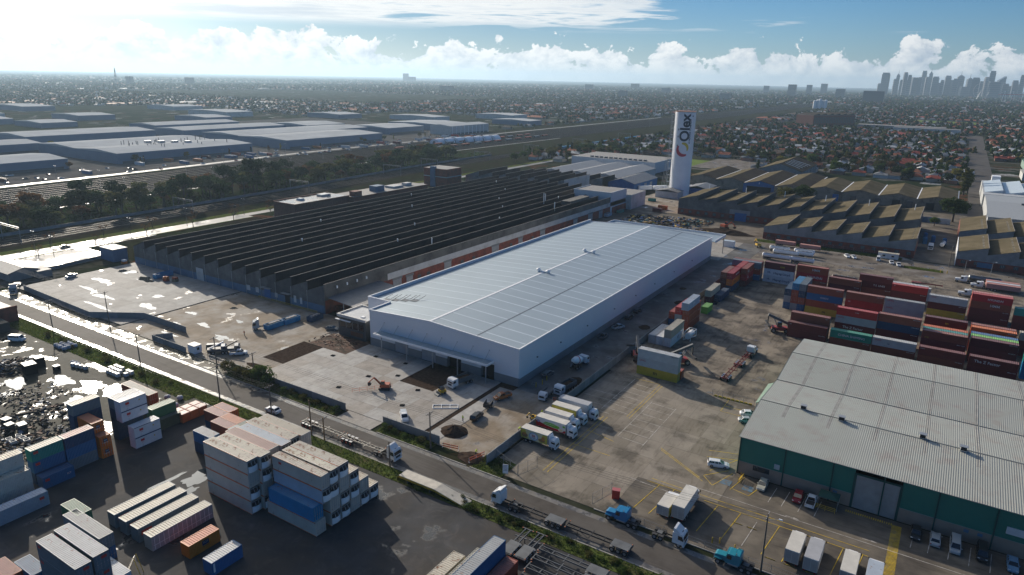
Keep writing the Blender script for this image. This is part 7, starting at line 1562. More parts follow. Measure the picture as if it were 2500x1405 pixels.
for k in range(12): shrub('bush along the junk lot fence', -236+6*k+rnd.uniform(-1.5,1.5), 96.8+rnd.uniform(-1.5,1.2), rnd.uniform(.8,1.8), 'bushes along the junk lot fence', F_OLIVE, 1.5)
for k in range(6): shrub('bush on the corner verge of the car park', -76.5+1.2*k, 111.6+rnd.uniform(-.6,2.2), rnd.uniform(.5,1.1), 'bushes on the car park corner', F_MID, 1.4)
def tufts(name, areas, n, size, m, seed=5):
    """short grass blades nobody could count"""
    g_ = np.random.default_rng(seed); tot = sum((a[1]-a[0])*(a[3]-a[2]) for a in areas); Vs = []
    for a in areas:
        k = int(n*(a[1]-a[0])*(a[3]-a[2])/tot); p = np.stack([g_.uniform(a[0],a[1],k), g_.uniform(a[2],a[3],k), np.full(k, .03)],1)
        h = size*g_.uniform(.4,1.3,k); an = g_.uniform(0,2*PI,k); w = np.stack([np.cos(an),np.sin(an),np.zeros(k)],1)*(h*.55)[:,None]; le = g_.normal(scale=.35,size=(k,3))*h[:,None]; le[:,2] = h
        Vs.append(np.stack([p-w, p+w, p+le],1).reshape(-1,3))
    V = np.concatenate(Vs); o = put(name, numpy_mesh(name, V, np.arange(len(V)).reshape(-1,3)), m); o['kind'] = 'stuff'; o['label'] = 'short rough grass growing on the street verges'; o['category'] = 'grass'
tufts('verge_grass', [(-182,60,95.9,99.4),(-164,-121,109.3,112.6),(-106.4,-90.6,109.3,112.7),(-78.3,-70.6,109.4,115.9),(-262,-158,93.5,99.3),(-84,-14,381,387.4),(-12,4,366,371)], 26000, .30, foliage('grass_blades', (0.085,0.115,0.03), 0))
# ---------------------------------------------------------------- junk lot and scrap
def debris(name, label, boxes, m, seed, kind='stuff'):
    """many small scraps as one pile: boxes = [(x0,x1,y0,y1,n,size,hmax)]"""
    g_ = np.random.default_rng(seed); Vs, Fs, Ms = [], [], []; o = 0
    q = np.array([[-1,-1,0],[1,-1,0],[1,1,0],[-1,1,0],[-1,-1,1],[1,-1,1],[1,1,1],[-1,1,1]], float)
    fq = np.array([(4,5,6,7),(0,1,5,4),(1,2,6,5),(2,3,7,6),(3,0,4,7)])
    for x0,x1,y0,y1,n,s,hm in boxes:
        for _ in range(n):
            u, w = g_.uniform(-1,1), g_.uniform(-1,1); fall = max(0, 1-(u*u+w*w)*.6)
            d = np.array([s*g_.uniform(.2,1.0), s*g_.uniform(.1,.5), s*g_.uniform(.08,.5)]); a = g_.uniform(0,PI); tl = g_.normal(scale=.3)
            p = q*d; p[:,2] += p[:,0]*tl; R_ = np.array([[math.cos(a),-math.sin(a),0],[math.sin(a),math.cos(a),0],[0,0,1]])
            p = p@R_.T + np.array([(x0+x1)/2+u*(x1-x0)/2, (y0+y1)/2+w*(y1-y0)/2, g_.uniform(0,1)*hm*fall]); Vs.append(p); Fs.append(fq+o); o += 8; Ms += [int(g_.integers(0,len(m)))]*5
    ob = put(name, numpy_mesh(name, np.concatenate(Vs), np.concatenate(Fs), Ms), m); tag(ob, label, 'debris', kind=kind); return ob
jm = [material('junk_grey', (0.075,0.075,0.072), spec=0.0, rough=0.7), material('junk_white', (0.24,0.24,0.235), spec=0.0, rough=0.7), material('junk_dark', (0.022,0.022,0.022), spec=0.0, rough=0.7), material('junk_rust', (0.14,0.07,0.04), rough=0.8), material('junk_blue', (0.06,0.10,0.16), rough=0.6), material('junk_timber', (0.19,0.14,0.09), rough=0.8)]
debris('scrap_pile', 'grey scrap heap in the wet junk lot', [(-222,-212,74,84,300,.65,2.2),(-200,-186,66,80,160,.5,.6)], jm, 1)
debris('scrap_pile', 'scattered timber and steel scrap behind the teal container', [(-188,-160,56,74,420,.75,.9),(-176,-160,50,58,150,.6,.6),(-215,-190,56,72,120,.5,.3)], jm, 2)
sm = [material('pile_yellow', (0.45,0.30,0.05), rough=0.7), material('pile_timber', (0.27,0.19,0.11), rough=0.8), material('pile_teal', (0.02,0.12,0.13), rough=0.7), material('pile_blue', (0.05,0.11,0.25), rough=0.7), jm[0], jm[3], jm[2], jm[1], jm[5]]
debris('demolition_rubble', 'colourful demolition rubble heaped beyond the warehouse canopy', [(-166,-128,376,410,420,1.9,2.2),(-150,-118,398,420,170,1.5,1.2),(-128,-106,376,392,120,1.0,.8)], sm, 3)
debris('demolition_rubble', 'red brick rubble strewn by the office pod', [(-166,-150,141,150,150,.45,.3)], [jm[3], copper, soil], 4)
for i, (x, y) in enumerate([(-193+1.55*a, 91.8+1.5*b) for a in range(6) for b in range(3) if (a+b) % 5] + [(-204+1.6*a, 88.6+.3*a) for a in range(4)]):
    t = thing('liquid_tote', 'white caged liquid tote in the junk lot rows', 'tote', (x,y,.03), rnd.uniform(-.15,.15), 'caged totes in the junk lot'); put('tank', MB().tbox(-.55,.55,-.5,.5,.14,1.1,.03,.03,.03), material('tote_plastic', (0.50,0.50,0.48), rough=0.5, rand=.15), t); put('pallet', MB().box(-.6,.6,-.5,.5,0,.139), jm[5], t); put('cap', MB().tube((0,0,1.1),(0,0,1.16),.12,n=8), jm[2], t)
bagm = material('bulk_bag_fabric', (0.36,0.38,0.42), rough=0.85, rand=.15)
for i, (x, y) in enumerate([(-224+1.6*(k % 4)+rnd.uniform(-.3,.3), 93.4+1.5*(k//4)+rnd.uniform(-.3,.3)) for k in range(12)] + [(-166+3*k, 90+1.6*((k*7) % 3)) for k in range(4)] + [(-206+1.4*k,89.5) for k in range(3)]):
    t = thing('bulk_bag', 'slumped pale blue bulk bag on the junk lot edge', 'bag', (x,y,.04), rnd.uniform(0,6), 'bulk bags in the junk lot')
    b = MB(); n = 10; b.loft([[(r_*math.cos(2*PI*k/n)*(1+rnd.uniform(-.08,.08)), r_*math.sin(2*PI*k/n)*(1+rnd.uniform(-.08,.08)), z) for k in range(n)] for z, r_ in ((0,.62),(.25,.78),(.65,.76),(.95,.62),(1.05,.3))]); put('bag', b, bagm, t); put('lifting_loop', MB().tube((-.45,0,.9),(-.3,0,1.25),.04,n=5).tube((.45,0,.9),(.3,0,1.25),.04,n=5), bagm, t)
for i, (x, y, a, b_, h) in enumerate(((-212.5,83.6,2.6,2.2,2.6),(-209.2,79.6,3.4,2.8,2.8),(-205.5,84.8,1.6,1.4,1.2),(-181,62,2.0,1.5,1.6),(-177.5,61.2,1.8,1.5,1.6),(-174.6,62.6,2.2,1.6,1.9))):
    t = thing('steel_crate', 'dark steel crate with pale lid in the junk lot', 'crate', (x,y,.03), rnd.uniform(-.2,.2), 'dark crates in the junk lot'); put('body', MB().box(-a/2,a/2,-b_/2,b_/2,0,h), jm[2] if i < 3 else jm[0], t); put('lid', MB().box(-a/2-.05,a/2+.05,-b_/2-.05,b_/2+.05,h+.001,h+.1), MATS['tote_plastic'], t)
for i in range(5):
    t = thing('pipe_bundle', 'bundle of rusty pipes lying in the junk lot mud', 'pipes', (-184+.4*i,66.5+1.5*i,.03), PI/2-.35+rnd.uniform(-.1,.1), 'pipe bundles in the junk lot')
    for k in range(3): put('pipe', MB().tube((-2.8,.28*k-.28,.16),(2.8,.28*k-.28,.16),.14,n=8), jm[3 if k % 2 else 5], t)
for i in range(5):
    t = thing('plastic_bin', 'open white plastic bin beside the teal container', 'bin', (-171.5+1.9*(i % 3),60.5-2.0*(i//3),.03), rnd.uniform(-.4,.4), 'white plastic bins in the junk lot'); put('bin_wall', MB().box(-.6,.6,-.6,-.52,0,1.0).box(-.6,.6,.52,.6,0,1.0).box(-.6,-.52,-.519,.519,0,1.0).box(.52,.6,-.519,.519,0,1.0), MATS['tote_plastic'], t); put('base', MB().box(-.59,.59,-.59,.59,-.02,.05), jm[2], t)
bsd = thing('brick_shed', 'dark brick shed at the street corner of the junk lot', 'shed'); put('wall', MB().box(-275,-258.6,84,98.2,0,4.4), brick, bsd); put('roof', MB().box(-274.8,-258.8,84.2,98,4.401,4.5), MATS['grey_shed_roof'], bsd); put('parapet', MB().box(-259,-258.5,83.9,98.3,4.402,5.4), brick, bsd); put('lower_wing', MB().box(-258.4,-250,80,92,0,3.0), jm[0], bsd)
# bits lying about the site
for i, (x, y, rz) in enumerate(((-124,136,.3),(-132,121,.4),(-130.6,131,.2),(-110.5,122.5,.5),(-139,143,0.1),(-128,144,.2),(-113,131.8,.6),(-150,136,.2))):
    t = thing('plank_pallet', 'small loose pallet lying on the pale apron', 'pallet', (x,y,.15), rz, 'pallets on the apron'); put('board', MB().box(0,1.2,0,.25,0,.12), jm[2], t); put('board', MB().box(0,1.2,.4,.65,0,.12), jm[2], t); put('board', MB().box(0,1.2,.8,1.05,0,.12), jm[2], t)
for i, (x, y, c) in enumerate(((-262.5,153.6,'orange crate stack by the sawtooth factory'),(-258.8,155.2,'timber crate stack by the sawtooth factory'),(-301.5,158.5,'orange generator near the blue lean-to'))):
    t = thing('crate_stack', c, 'crates', (x,y,.22), .2); put('crate', MB().box(-1,1,-.8,.8,0,1.1), (CPAINT['rust red'], jm[5], CPAINT['orange'])[i], t); put('crate', MB().box(-.8,.9,-.7,.7,1.101,1.9), (CPAINT['orange'], CPAINT['rust red'], trim_white)[i], t)

# ---------------------------------------------------------------- street and railway to the west
sheet('side_road', -358.5, -347.5, 60, 262, 0.0, material('wet_side_road', (0.24,0.235,0.225), rough=0.5, var=0.15, scale=0.2, coord='World', wet=(0.62,0.09,0.7,0.12,0.06)))
sheet('side_road', -362, -352, 262, 1200, 0.0, MATS['wet_side_road'])
sheet('wet_yard', -346, -319.5, 128.8, 200, 0.0, material('flooded_yard', (0.22,0.22,0.22), rough=0.6, var=0.2, scale=0.15, coord='World', wet=(0.55,0.06,0.6,0.08,0.08)))
sheet('verge', -366, -358.6, 60, 700, 0.02, grass_m); sheet('verge', -347.4, -346.1, 60, 262, 0.02, grass_m)
sheet('verge', -345, -300.5, 164.2, 262, 0.01, grass_dull)
sheet('rail_reserve', -640, -366.1, 40, 3200, -0.02, grass_dull)
def wx(y): return float(np.interp(y, [40,90,180,270,364,500,640,1000,3200], [-397,-398,-401,-406,-412,-428,-432,-428,-440]))
YS = list(range(40, 700, 60)) + [700,900,1200,1600,2200,3200]
def ribbon(name, d0, d1, z, m, y0=40, y1=3200):
    ys_ = [y for y in YS if y0 <= y <= y1]; b = MB()
    for a, c in zip(ys_[:-1], ys_[1:]): b.quad((wx(a)+d0,a,z),(wx(a)+d1,a,z),(wx(c)+d1,c,z),(wx(c)+d0,c,z))
    return put(name, b, m)
structure(ribbon('ballast_bed', 3, 27, 0.0, ballast)); structure(ribbon('ballast_bed', -158, -62, 0.0, ballast)); 
structure(ribbon('maintenance_track', -174, -166, 0.02, MATS['wet_side_road'], 40, 1600)); structure(ribbon('maintenance_track', -60.5, -57.5, 0.02, MATS['wet_side_road'], 40, 900))
rail_m = material('worn_rail_steel', (0.14,0.125,0.11), rough=0.5, metal=0.3, spec=0.2); sleep_m = material('sleeper_concrete', (0.060,0.054,0.048), spec=0.0, rough=0.8, var=0.3)
for i, d in enumerate((21,16.5,11.5,7,-66,-71,-77,-83,-90,-97,-104,-112,-120,-128,-136,-145,-152)):
    t = thing('railway_track', ('passenger line track beside the tree lined road' if d > 0 else 'goods yard track beyond the trees'), 'track', (0,0,0), 0, 'passenger tracks' if d > 0 else 'goods yard tracks')
    for s in (-.72,.72):
        b = MB(); ys_ = YS
        for a, c in zip(ys_[:-1], ys_[1:]): b.add([(wx(a)+d+s-.05,a,.0),(wx(a)+d+s+.05,a,.0),(wx(a)+d+s+.05,a,.20),(wx(a)+d+s-.05,a,.20),(wx(c)+d+s-.05,c,.0),(wx(c)+d+s+.05,c,.0),(wx(c)+d+s+.05,c,.20),(wx(c)+d+s-.05,c,.20)], [(3,2,6,7),(0,3,7,4),(1,5,6,2)])
        put('rail', b, rail_m, t)
    b = MB()
    for y in np.arange(60, 620, 2.4): b.box(wx(y)+d-1.25,wx(y)+d+1.25,y,y+.5,.0,.07)
    sl = put('sleepers', b, sleep_m, t); sl['kind'] = 'stuff'
def gantry(x, y, w, h, lb):
    t = thing('overhead_gantry', lb, 'gantry', (x,y,0), 0, 'railway gantries'); put('mast', MB().bar((0,0,0),(0,0,h),.28), wire_m, t); put('mast', MB().bar((w,0,0),(w,0,h),.28), wire_m, t); put('beam', MB().bar((-.3,0,h),(w+.3,0,h),.3).bar((0,0,h-.8),(w,0,h-.8),.12), wire_m, t)
    for k in range(2): put('drop_arm', MB().bar((w*(k+1)/3,0,h-.8),(w*(k+1)/3,0,h-2.4),.1), wire_m, t)
for y in (150,245,340,452,510,600,700,820,960): gantry(wx(y)+4.5, y, 19.5, 8.2, 'steel overhead gantry spanning the passenger tracks')
for k, y in enumerate((130,190,250,320,400,480,560,650,760,900,1050,1250)):
    for d in (-62,-110,-157): lamp_post('tall pale mast in the goods yard', wx(y)+d, y+((d*7) % 23), 13.0, g='goods yard masts')
for i in range(11):
    y = 760+22*i; t = thing('rail_wagon', 'blue open rail wagon in the long train', 'wagon', (wx(y)+24,y,0), PI/2+.02, 'blue train wagons'); put('body', MB().box(-10.4,10.4,-1.4,1.4,1.1,3.6), CPAINT['bright blue'], t); put('bogie', MB().box(-8.5,-5.5,-1.1,1.1,.3,1.09).box(5.5,8.5,-1.1,1.1,.3,1.09), chassis_m, t)
for i in range(26):
    y = 620+24*(i % 13)+rnd.uniform(-3,3); d = -90-14*(i//13)*2; t = thing('rail_wagon', 'rusty freight wagon standing in the goods yard', 'wagon', (wx(y)+d,y,0), PI/2, 'rusty freight wagons'); put('body', MB().box(-7,7,-1.4,1.4,1.1,2.6), (CPAINT['brown'], CPAINT['rust red'], CPAINT['slate'])[i % 3], t); put('bogie', MB().box(-5.5,-3.5,-1.1,1.1,.3,1.09).box(3.5,5.5,-1.1,1.1,.3,1.09), chassis_m, t)
# trees of the rail reserve and the tree lined road
RT = 'trees along the railway'
for x, y, h, k in ((-449,216,17,'umbrella'),(-462,242,13.5,'round'),(-409.5,258,20,'umbrella'),(-416,222,17,'tall'),(-430.6,304,20,'umbrella'),(-424,322,23,'umbrella'),(-436,533,18.6,'round'),(-429,540,17,'round'),(-441,338,17,'tall'),(-434,350,19,'round'),(-452,375,16,'umbrella'),(-440,392,15,'round'),(-446,500,17,'round')): tree('tall dark gum tree standing over the railway reserve', x, y, h, k, F_PINE, 'tall gum trees over the railway', name='gum_tree')
for k in range(190):
    y = 75+rnd.random()**1.15*520; x = wx(y)-rnd.uniform(2,42); tree('bushy dark tree in the belt beside the graffiti wall', x, y, rnd.uniform(7,15.5), rnd.choice(('round','round','tall','umbrella')), rnd.choice((F_DARK,F_PINE,F_DARK,F_OLIVE,F_RUST)), 'tree belt beside the graffiti wall', 1.35, name='belt_tree')
for k in range(14): tree('bare street tree along the tree lined road', -346.8+rnd.uniform(-.6,.6)-(17 if k % 2 else 0), 118+13*k, rnd.uniform(5.5,8), 'bare', F_RUST, 'bare street trees', 1.1, name='street_tree')
for k in range(16): y = 600+34*k; tree('rounded tree on the bank east of the railway', wx(y)+rnd.uniform(34,60), y+rnd.uniform(-8,8), rnd.uniform(6,12), 'round', rnd.choice((F_DARK,F_MID,F_OLIVE)), 'trees on the railway bank', 1.2)
for x, y, h, k, f_, lb in ((4.9,517,17.5,'round',F_DARK,'big dark tree between the works and the side street'),(-4.3,493,6.5,'round',F_MID,'small green tree beside the fuel depot yard'),(9.7,655,22,'column',F_OLIVE,'tall olive poplar at the side street'),(12.4,668,20,'column',F_OLIVE,'second olive poplar at the side street'),(-97,516,14,'round',F_OLIVE,'left tree of the pair behind the long works'),(-86,520,16,'round',F_DARK,'right tree of the pair behind the long works')): tree(lb, x, y, h, k, f_, w=1.3)

# undergrowth of the tree belt, one leafy mass
g_ = np.random.default_rng(77); ys_ = g_.uniform(80,640,900); xs_ = np.array([wx(y) for y in ys_])-g_.uniform(3,54,900)
V, F = leaf_cloud([(x, y, z, r_) for x, y, z, r_ in zip(xs_, ys_, g_.uniform(.3,1.6,900), g_.uniform(1.2,2.8,900))], 42, .42, 78, .7)
o = put('railway_undergrowth', numpy_mesh('railway_undergrowth', V, F), F_DARK); tag(o, 'dense dark undergrowth filling the railway tree belt', 'undergrowth', kind='stuff')

# ---------------------------------------------------------------- distribution sheds beyond the railway
bgw = material('blue_grey_cladding', (0.15,0.21,0.285), spec=0.2, rough=0.6, var=0.06, scale=0.1, corr=(1,0.5), corr_depth=0.01); bgr = material('pale_distribution_roof', (0.44,0.455,0.46), rough=0.7, var=0.10, scale=0.05, spec=0.0, corr=(1,1.0), corr_depth=0.015)
sheet('industrial_pavement', -1080, -641, 100, 960, -0.035, material('estate_pavement', (0.10,0.098,0.095), rough=0.6, var=0.3, scale=0.05, coord='World', spec=0.0))
sheet('car_storage_yard', -640, -576, 60, 900, 0.0, material('storage_yard', (0.105,0.10,0.097), rough=0.55, var=0.3, scale=0.08, coord='World', spec=0.0))
for i, (x0, x1, y0, y1, h, ng, lb) in enumerate(((-705,-641,110,302,8.4,1,'nearest the railway, with the brightest roof'),(-785,-640,344,489,9.3,2,'with two gables and roof stacks'),(-724,-638,534,690,9.6,1,'with a long plain wall facing the railway'),(-800,-728,539,757,9.4,1,'behind the plain walled one'),(-935,-856,364,512,10.2,1,'third back from the railway'),(-850,-790,250,350,9,1,'beside the third back one'),(-905,-840,540,702,9.2,1,'in the fourth row'),(-1010,-945,566,702,9,1,'in the fifth row'),(-900,-818,724,800,8.6,1,'at the far end of the fourth row'),(-780,-700,770,850,8.8,1,'low one with a red base'),(-668,-630,826,925,12.5,1,'tall white one with ribbed side'),(-800,-690,880,960,9,1,'at the far end of the estate'),(-1000,-880,180,330,9,2,'at the left rear of the estate'))):
    t = thing('distribution_shed', 'blue grey distribution shed '+lb, 'warehouse', group='distribution sheds')
    put('wall', MB().box(x0,x1,y0,y1,0,h), bgw if i != 10 else psm, t)
    for k in range(ng):
        a, b_ = x0+(x1-x0)*k/ng, x0+(x1-x0)*(k+1)/ng; m_ = (a+b_)/2
        put('roof', MB().prism([(a+.05,h+.001),(b_-.05,h+.001),(b_-.05,h+.2),(m_,h+2.2),(a+.05,h+.2)], 'y', y0-.3, y1+.3), bgr, t)
    put('dark_base', MB().box(x1+.001,x1+.25,y0+4,y1-4,0,2.2), gutter_dark, t)
    if i == 1:
        for k in range(34): x = rnd.uniform(-712,-655); y = rnd.uniform(380,480); put('roof_stack', MB().tube((0,0,0),(0,0,rnd.uniform(2,5)),.35,n=6), gutter_dark, t, (x,y,h+1.0))
        for k in range(4): put('roof_plant', MB().box(0,4,0,6,0,2.5), steel_grey, t, (-705+9*k,408+9*k,h+1.4))
    if i == 10:
        for k in range(9): put('wall_rib', MB().box(-629.99,-629.6,830+10*k,831+10*k,0,12), trim_white, t)
for k in range(150):
    y = rnd.uniform(90,860); x = rnd.uniform(-634,-580); c = rnd.choice(('white','white','silver','black','grey','red','blue'))
    if k == 0: CARB = MB().loft([[(x_,-h_*.96,lo),(x_,-h_,(lo+hi)/2),(x_,-h_*.9,hi),(x_,h_*.9,hi),(x_,h_,(lo+hi)/2),(x_,h_*.96,lo)] for x_,lo,hi,h_ in ((-2.3,.3,.9,.8),(-1.2,.2,1.0,.9),(1.2,.2,.95,.9),(2.3,.3,.7,.75))], smooth=False).mesh('stored_car'); CARG = MB().tbox(-1.7,1.1,-.8,.8,.95,1.45,.5,.8,.15).mesh('windows')
    o = tag(put('stored_car', CARB, [VP['white']], None, (x,y,.02), rnd.choice((0,PI/2)), own=None), c+' car in the storage yard beyond the railway', 'car', 'cars in the storage yard')
    o.material_slots[0].link = 'OBJECT'; o.material_slots[0].material = VP[c]; put('windows', CARG, [car_glass], o)
for k in range(40):
    y = rnd.uniform(100,850); box_can(rnd.choice(('white','light grey','red','blue','orange','maroon')), L40, 2.59, rnd.uniform(-636,-592), y, 0, 'x', 'container parked in the storage yard beyond the railway', 'containers beyond the railway')
for k in range(44): y = rnd.uniform(120,950); tree('small autumn tree in front of the distribution sheds', rnd.choice((-638,-632,-637.5,-735,-815))+rnd.uniform(-2,2), y, rnd.uniform(4.5,8.5), rnd.choice(('round','column')), rnd.choice((F_RUST,F_OLIVE,F_DARK,F_YEL)), 'trees in front of the distribution sheds', 1.1)
for k in range(7):
    t = thing('arched_tent', 'white arched shelter in the row beyond the railway', 'tent', (-560+3*k,700+17*k,0), .1, 'white arched shelters'); b = MB(); n = 10; b.prism([(7*math.cos(PI*i/n),6.5*math.sin(PI*i/n)) for i in range(n+1)],'y',0,15.5); put('cover', b, trim_white, t); put('end_panel', MB().prism([(2.5*math.cos(PI*i/8),4*math.sin(PI*i/8)) for i in range(9)],'y',-.06,-.01), gutter_dark, t)

for i, (x, y, w, d, h) in enumerate(((-1180,380,110,60,8),(-1260,470,90,70,8),(-1330,350,120,50,7),(-1150,520,80,50,7),(-1420,520,140,60,9),(-1280,640,90,60,8),(-1500,400,100,80,8),(-1120,760,90,50,8),(-1240,880,120,60,9),(-1060,1010,90,60,8),(-900,1080,110,50,8),(-1640,700,150,60,9),(-820,1250,90,60,9),(-700,1120,80,46,8),(-1500,950,100,70,8))):
    t = thing('far_shed', 'pale roofed industrial shed beyond the distribution estate', 'warehouse', (x,y,0), 0, 'pale sheds beyond the estate'); put('wall', MB().box(-w/2,w/2,-d/2,d/2,0,h), bgw if i % 2 else white_band, t); put('roof', MB().prism([(-w/2,h+.01),(w/2,h+.01),(w/2,h+.2),(0,h+2),(-w/2,h+.2)],'y',-d/2-.3,d/2+.3), bgr, t)
# ---------------------------------------------------------------- suburbs to the horizon
def in_view(x, y, pad=1.12):
    d = Vector((x, y, 0)) - Vector((0,0,82)); f_ = d.dot(cfwd)
    if f_ < 50: return False
    return abs(d.dot(cright)/f_)*1690.8 < 1250*pad
BLOCKED = [(-1720,-1000,310,1000),(-1120,-650,960,1300),(-345,70,380,700),(-1090,-560,40,970),(-150,150,640,730),(-330,-225,600,680),(40,160,640,980),(-330,-170,1520,1790),(-125,10,1480,1560),(-110,70,1940,2090),(-460,-430,2690,2740),(-520,-400,700,2300),(-300,-170,640,790)]
def blocked(x, y):
    if y < 640 and -560 < x: return True
    if wx(min(max(y,40),3200))-185 < x < wx(min(max(y,40),3200))+34 and y < 3200: return True
    if 12 < x < 34 and y < 1500: return True
    return any(a < x < b and c < y < d for a,b,c,d in BLOCKED)
g = np.random.default_rng(21)
H_ = []; T_ = []
# houses on a loose street grid, thinning and widening with distance
def fill(x0, x1, y0, y1, sx, sy, keep):
    for x in np.arange(x0, x1, sx):
        for y in np.arange(y0, y1, sy):
            px_, py_ = x+g.uniform(-.22,.22)*sx, y+g.uniform(-.22,.22)*sy
            if not in_view(px_, py_) or blocked(px_, py_): continue
            r_ = g.random()
            if (int(y/sy) % 4) == 3 and r_ > .12: continue                      # streets
            if r_ < keep: H_.append((px_, py_))
            if g.random() < .95: T_.append((px_+g.uniform(-.5,.5)*sx, py_+g.uniform(-.5,.5)*sy))
            for _ in range(int(g.integers(0,3))): T_.append((px_+g.uniform(-.5,.5)*sx, py_+g.uniform(-.5,.5)*sy))
fill(-420, 620, 640, 1500, 15, 19, .80)
fill(-1500, 1100, 1500, 2600, 21, 25, .72)
fill(-3000, -640, 480, 1500, 22, 26, .62)
fill(-4200, 1700, 2600, 4600, 42, 48, .62); fill(-5200, -3000, 300, 2600, 40, 48, .6)
fill(-8000, 2200, 4600, 8200, 90, 90, .6); fill(-9500, -5200, 500, 4600, 90, 90, .55)
dist = lambda p: math.hypot(p[0], p[1])
H_.sort(key=dist); T_.sort(key=dist)
roofs = {'terracotta': (0.27,0.095,0.05), 'brown': (0.115,0.085,0.065), 'grey': (0.20,0.205,0.21), 'pale': (0.40,0.41,0.41), 'charcoal': (0.07,0.072,0.078), 'red': (0.24,0.055,0.038)}
ROOFM = {k: material('house_roof_%s' % k, v, rough=0.75, var=0.2, scale=0.4, rand=.12, spec=0.12) for k, v in roofs.items()}
WALLM = [material('house_wall_%d' % i, c, rough=0.8, var=0.08, rand=.1) for i, c in enumerate(((0.40,0.36,0.30), (0.28,0.14,0.095), (0.46,0.45,0.43)))]
def house_meshes(w, d, hw, hr, hip):
    wl = MB().box(-w/2,w/2,-d/2,d/2,0,hw); wl.box(-w/2-.02+0,w/2*.1,-d/2-2.6,-d/2-.001,0,hw-.05)
    o_ = .5; i_ = min(d,w)*.42 if hip else 0.0
    rf = MB(); a, b_ = w/2+o_, d/2+o_
    rf.add([(-a,-b_,hw),(a,-b_,hw),(a,b_,hw),(-a,b_,hw),(-a+i_,0,hw+hr),(a-i_,0,hw+hr)], [(0,1,5,4),(1,2,5),(2,3,4,5),(3,0,4),(3,2,1,0)])
    rf.add([(-w/2-.4,-d/2-3.0,hw-.06),(w/2*.1+.4,-d/2-3.0,hw-.06),(w/2*.1+.4,0,hw-.06),(-w/2-.4,0,hw-.06),(-w/4+.2,-d/2-2.2,hw+hr*.6),(-w/4+.2,0,hw+hr*.6)], [(0,1,4),(1,2,5,4),(3,0,4,5)])
    ch = MB().box(w*.18,w*.18+.8,.6,1.3,hw+hr*.4,hw+hr+.8)
    wi = MB()
    for x in (w*.2, w*.36): wi.box(x,x+1.1,-d/2-.04,-d/2-.001,.9,2.1)
    return wl.mesh('wall'), rf.mesh('roof'), ch.mesh('chimney'), wi.mesh('window')
HOUSES = [house_meshes(*a) for a in ((13,9.5,3.0,2.3,True),(11,9,3.2,2.6,True),(14,8.5,3.0,2.2,False),(12,10,3.3,2.4,False))]
for hm_ in HOUSES:
    hm_[0].materials.append(WALLM[0]); hm_[1].materials.append(ROOFM['brown']); hm_[2].materials.append(brick); hm_[3].materials.append(window_m)
keys = list(roofs)
for x, y in H_[:300]:
    k = keys[int(g.choice(6, p=[.27,.17,.17,.22,.07,.10]))]; vi = int(g.integers(0,4)); shape = 'hip' if vi < 2 else 'gable'
    wi_ = int(g.integers(0,3))
    t = thing('house', f'{("cream","brick","white")[wi_]} walled house with {k} {shape} roof in the suburb', 'house', (x,y,-.05), g.choice([0,PI/2,PI,-PI/2])+g.uniform(-.06,.06), 'suburban houses')
    hm_ = HOUSES[vi]; put('wall', hm_[0], [WALLM[0]], t, own=[WALLM[wi_]]); rf = put('roof', hm_[1], [ROOFM[k]], t, own=[ROOFM[k]]); put('chimney', hm_[2], [brick], rf); put('window', hm_[3], [window_m], t)
def many(name, label, cat, pts, tv, tf, tm, mats, scale, pick, zrot=True, jitter=0.0):
    """one mesh of many far copies of a small template"""
    n = len(pts)
    if n == 0: return
    P_ = np.array(pts); tv = np.array(tv, float); tf = np.array(tf); a = g.choice([0,PI/2], n)+g.uniform(-.1,.1,n) if zrot else g.uniform(0,2*PI,n)
    S = scale(P_)
    V = np.repeat(tv[None], n, 0)
    if jitter: V = V*(1+g.normal(scale=jitter, size=(n,len(tv),1)))
    V = V*S[:,None,:]
    ca, sa = np.cos(a)[:,None], np.sin(a)[:,None]
    X = V[:,:,0]*ca-V[:,:,1]*sa+P_[:,0:1]; Y = V[:,:,0]*sa+V[:,:,1]*ca+P_[:,1:2]; Z = V[:,:,2]-.05
    F = (tf[None]+(np.arange(n)*len(tv))[:,None,None]).reshape(-1,3)
    mi = np.repeat(pick(n), len(tf))*1
    if tm is not None: mi = np.where(np.tile(np.array(tm), n) > 0, mi, len(mats)-1)
    o = put(name, numpy_mesh(name, np.stack([X,Y,Z],2).reshape(-1,3), F, mi), mats); tag(o, label, cat, kind='stuff'); return o
hv = [(-6,-4.5,0),(6,-4.5,0),(6,4.5,0),(-6,4.5,0),(-6,-4.5,3.1),(6,-4.5,3.1),(6,4.5,3.1),(-6,4.5,3.1),(-6.5,-5,3.0),(6.5,-5,3.0),(6.5,5,3.0),(-6.5,5,3.0),(-2.6,0,5.5),(2.6,0,5.5)]
hf = [(0,1,5),(0,5,4),(1,2,6),(1,6,5),(2,3,7),(2,7,6),(3,0,4),(3,4,7),(8,9,13),(8,13,12),(9,10,13),(10,11,12),(10,12,13),(11,8,12)]
htm = [0]*8+[1]*6
def hscale(P_):
    d = np.hypot(P_[:,0],P_[:,1]); s = np.clip(1+(d-2500)/4200, 1, 2.6); big = np.where(g.random(len(d)) < .05, g.uniform(1.8,4.0,len(d)), 1); return np.stack([s*big*g.uniform(.8,1.3,len(d)), s*big*g.uniform(.8,1.2,len(d)), np.clip(s,1,1.5)*g.uniform(.9,1.25,len(d))],1)
many('distant_houses', 'mass of small houses spreading to the horizon', 'houses', H_[300:], hv, hf, htm, [ROOFM[k] for k in keys]+[WALLM[0]], hscale, lambda n: g.choice(6, n, p=[.24,.18,.20,.20,.08,.10]))
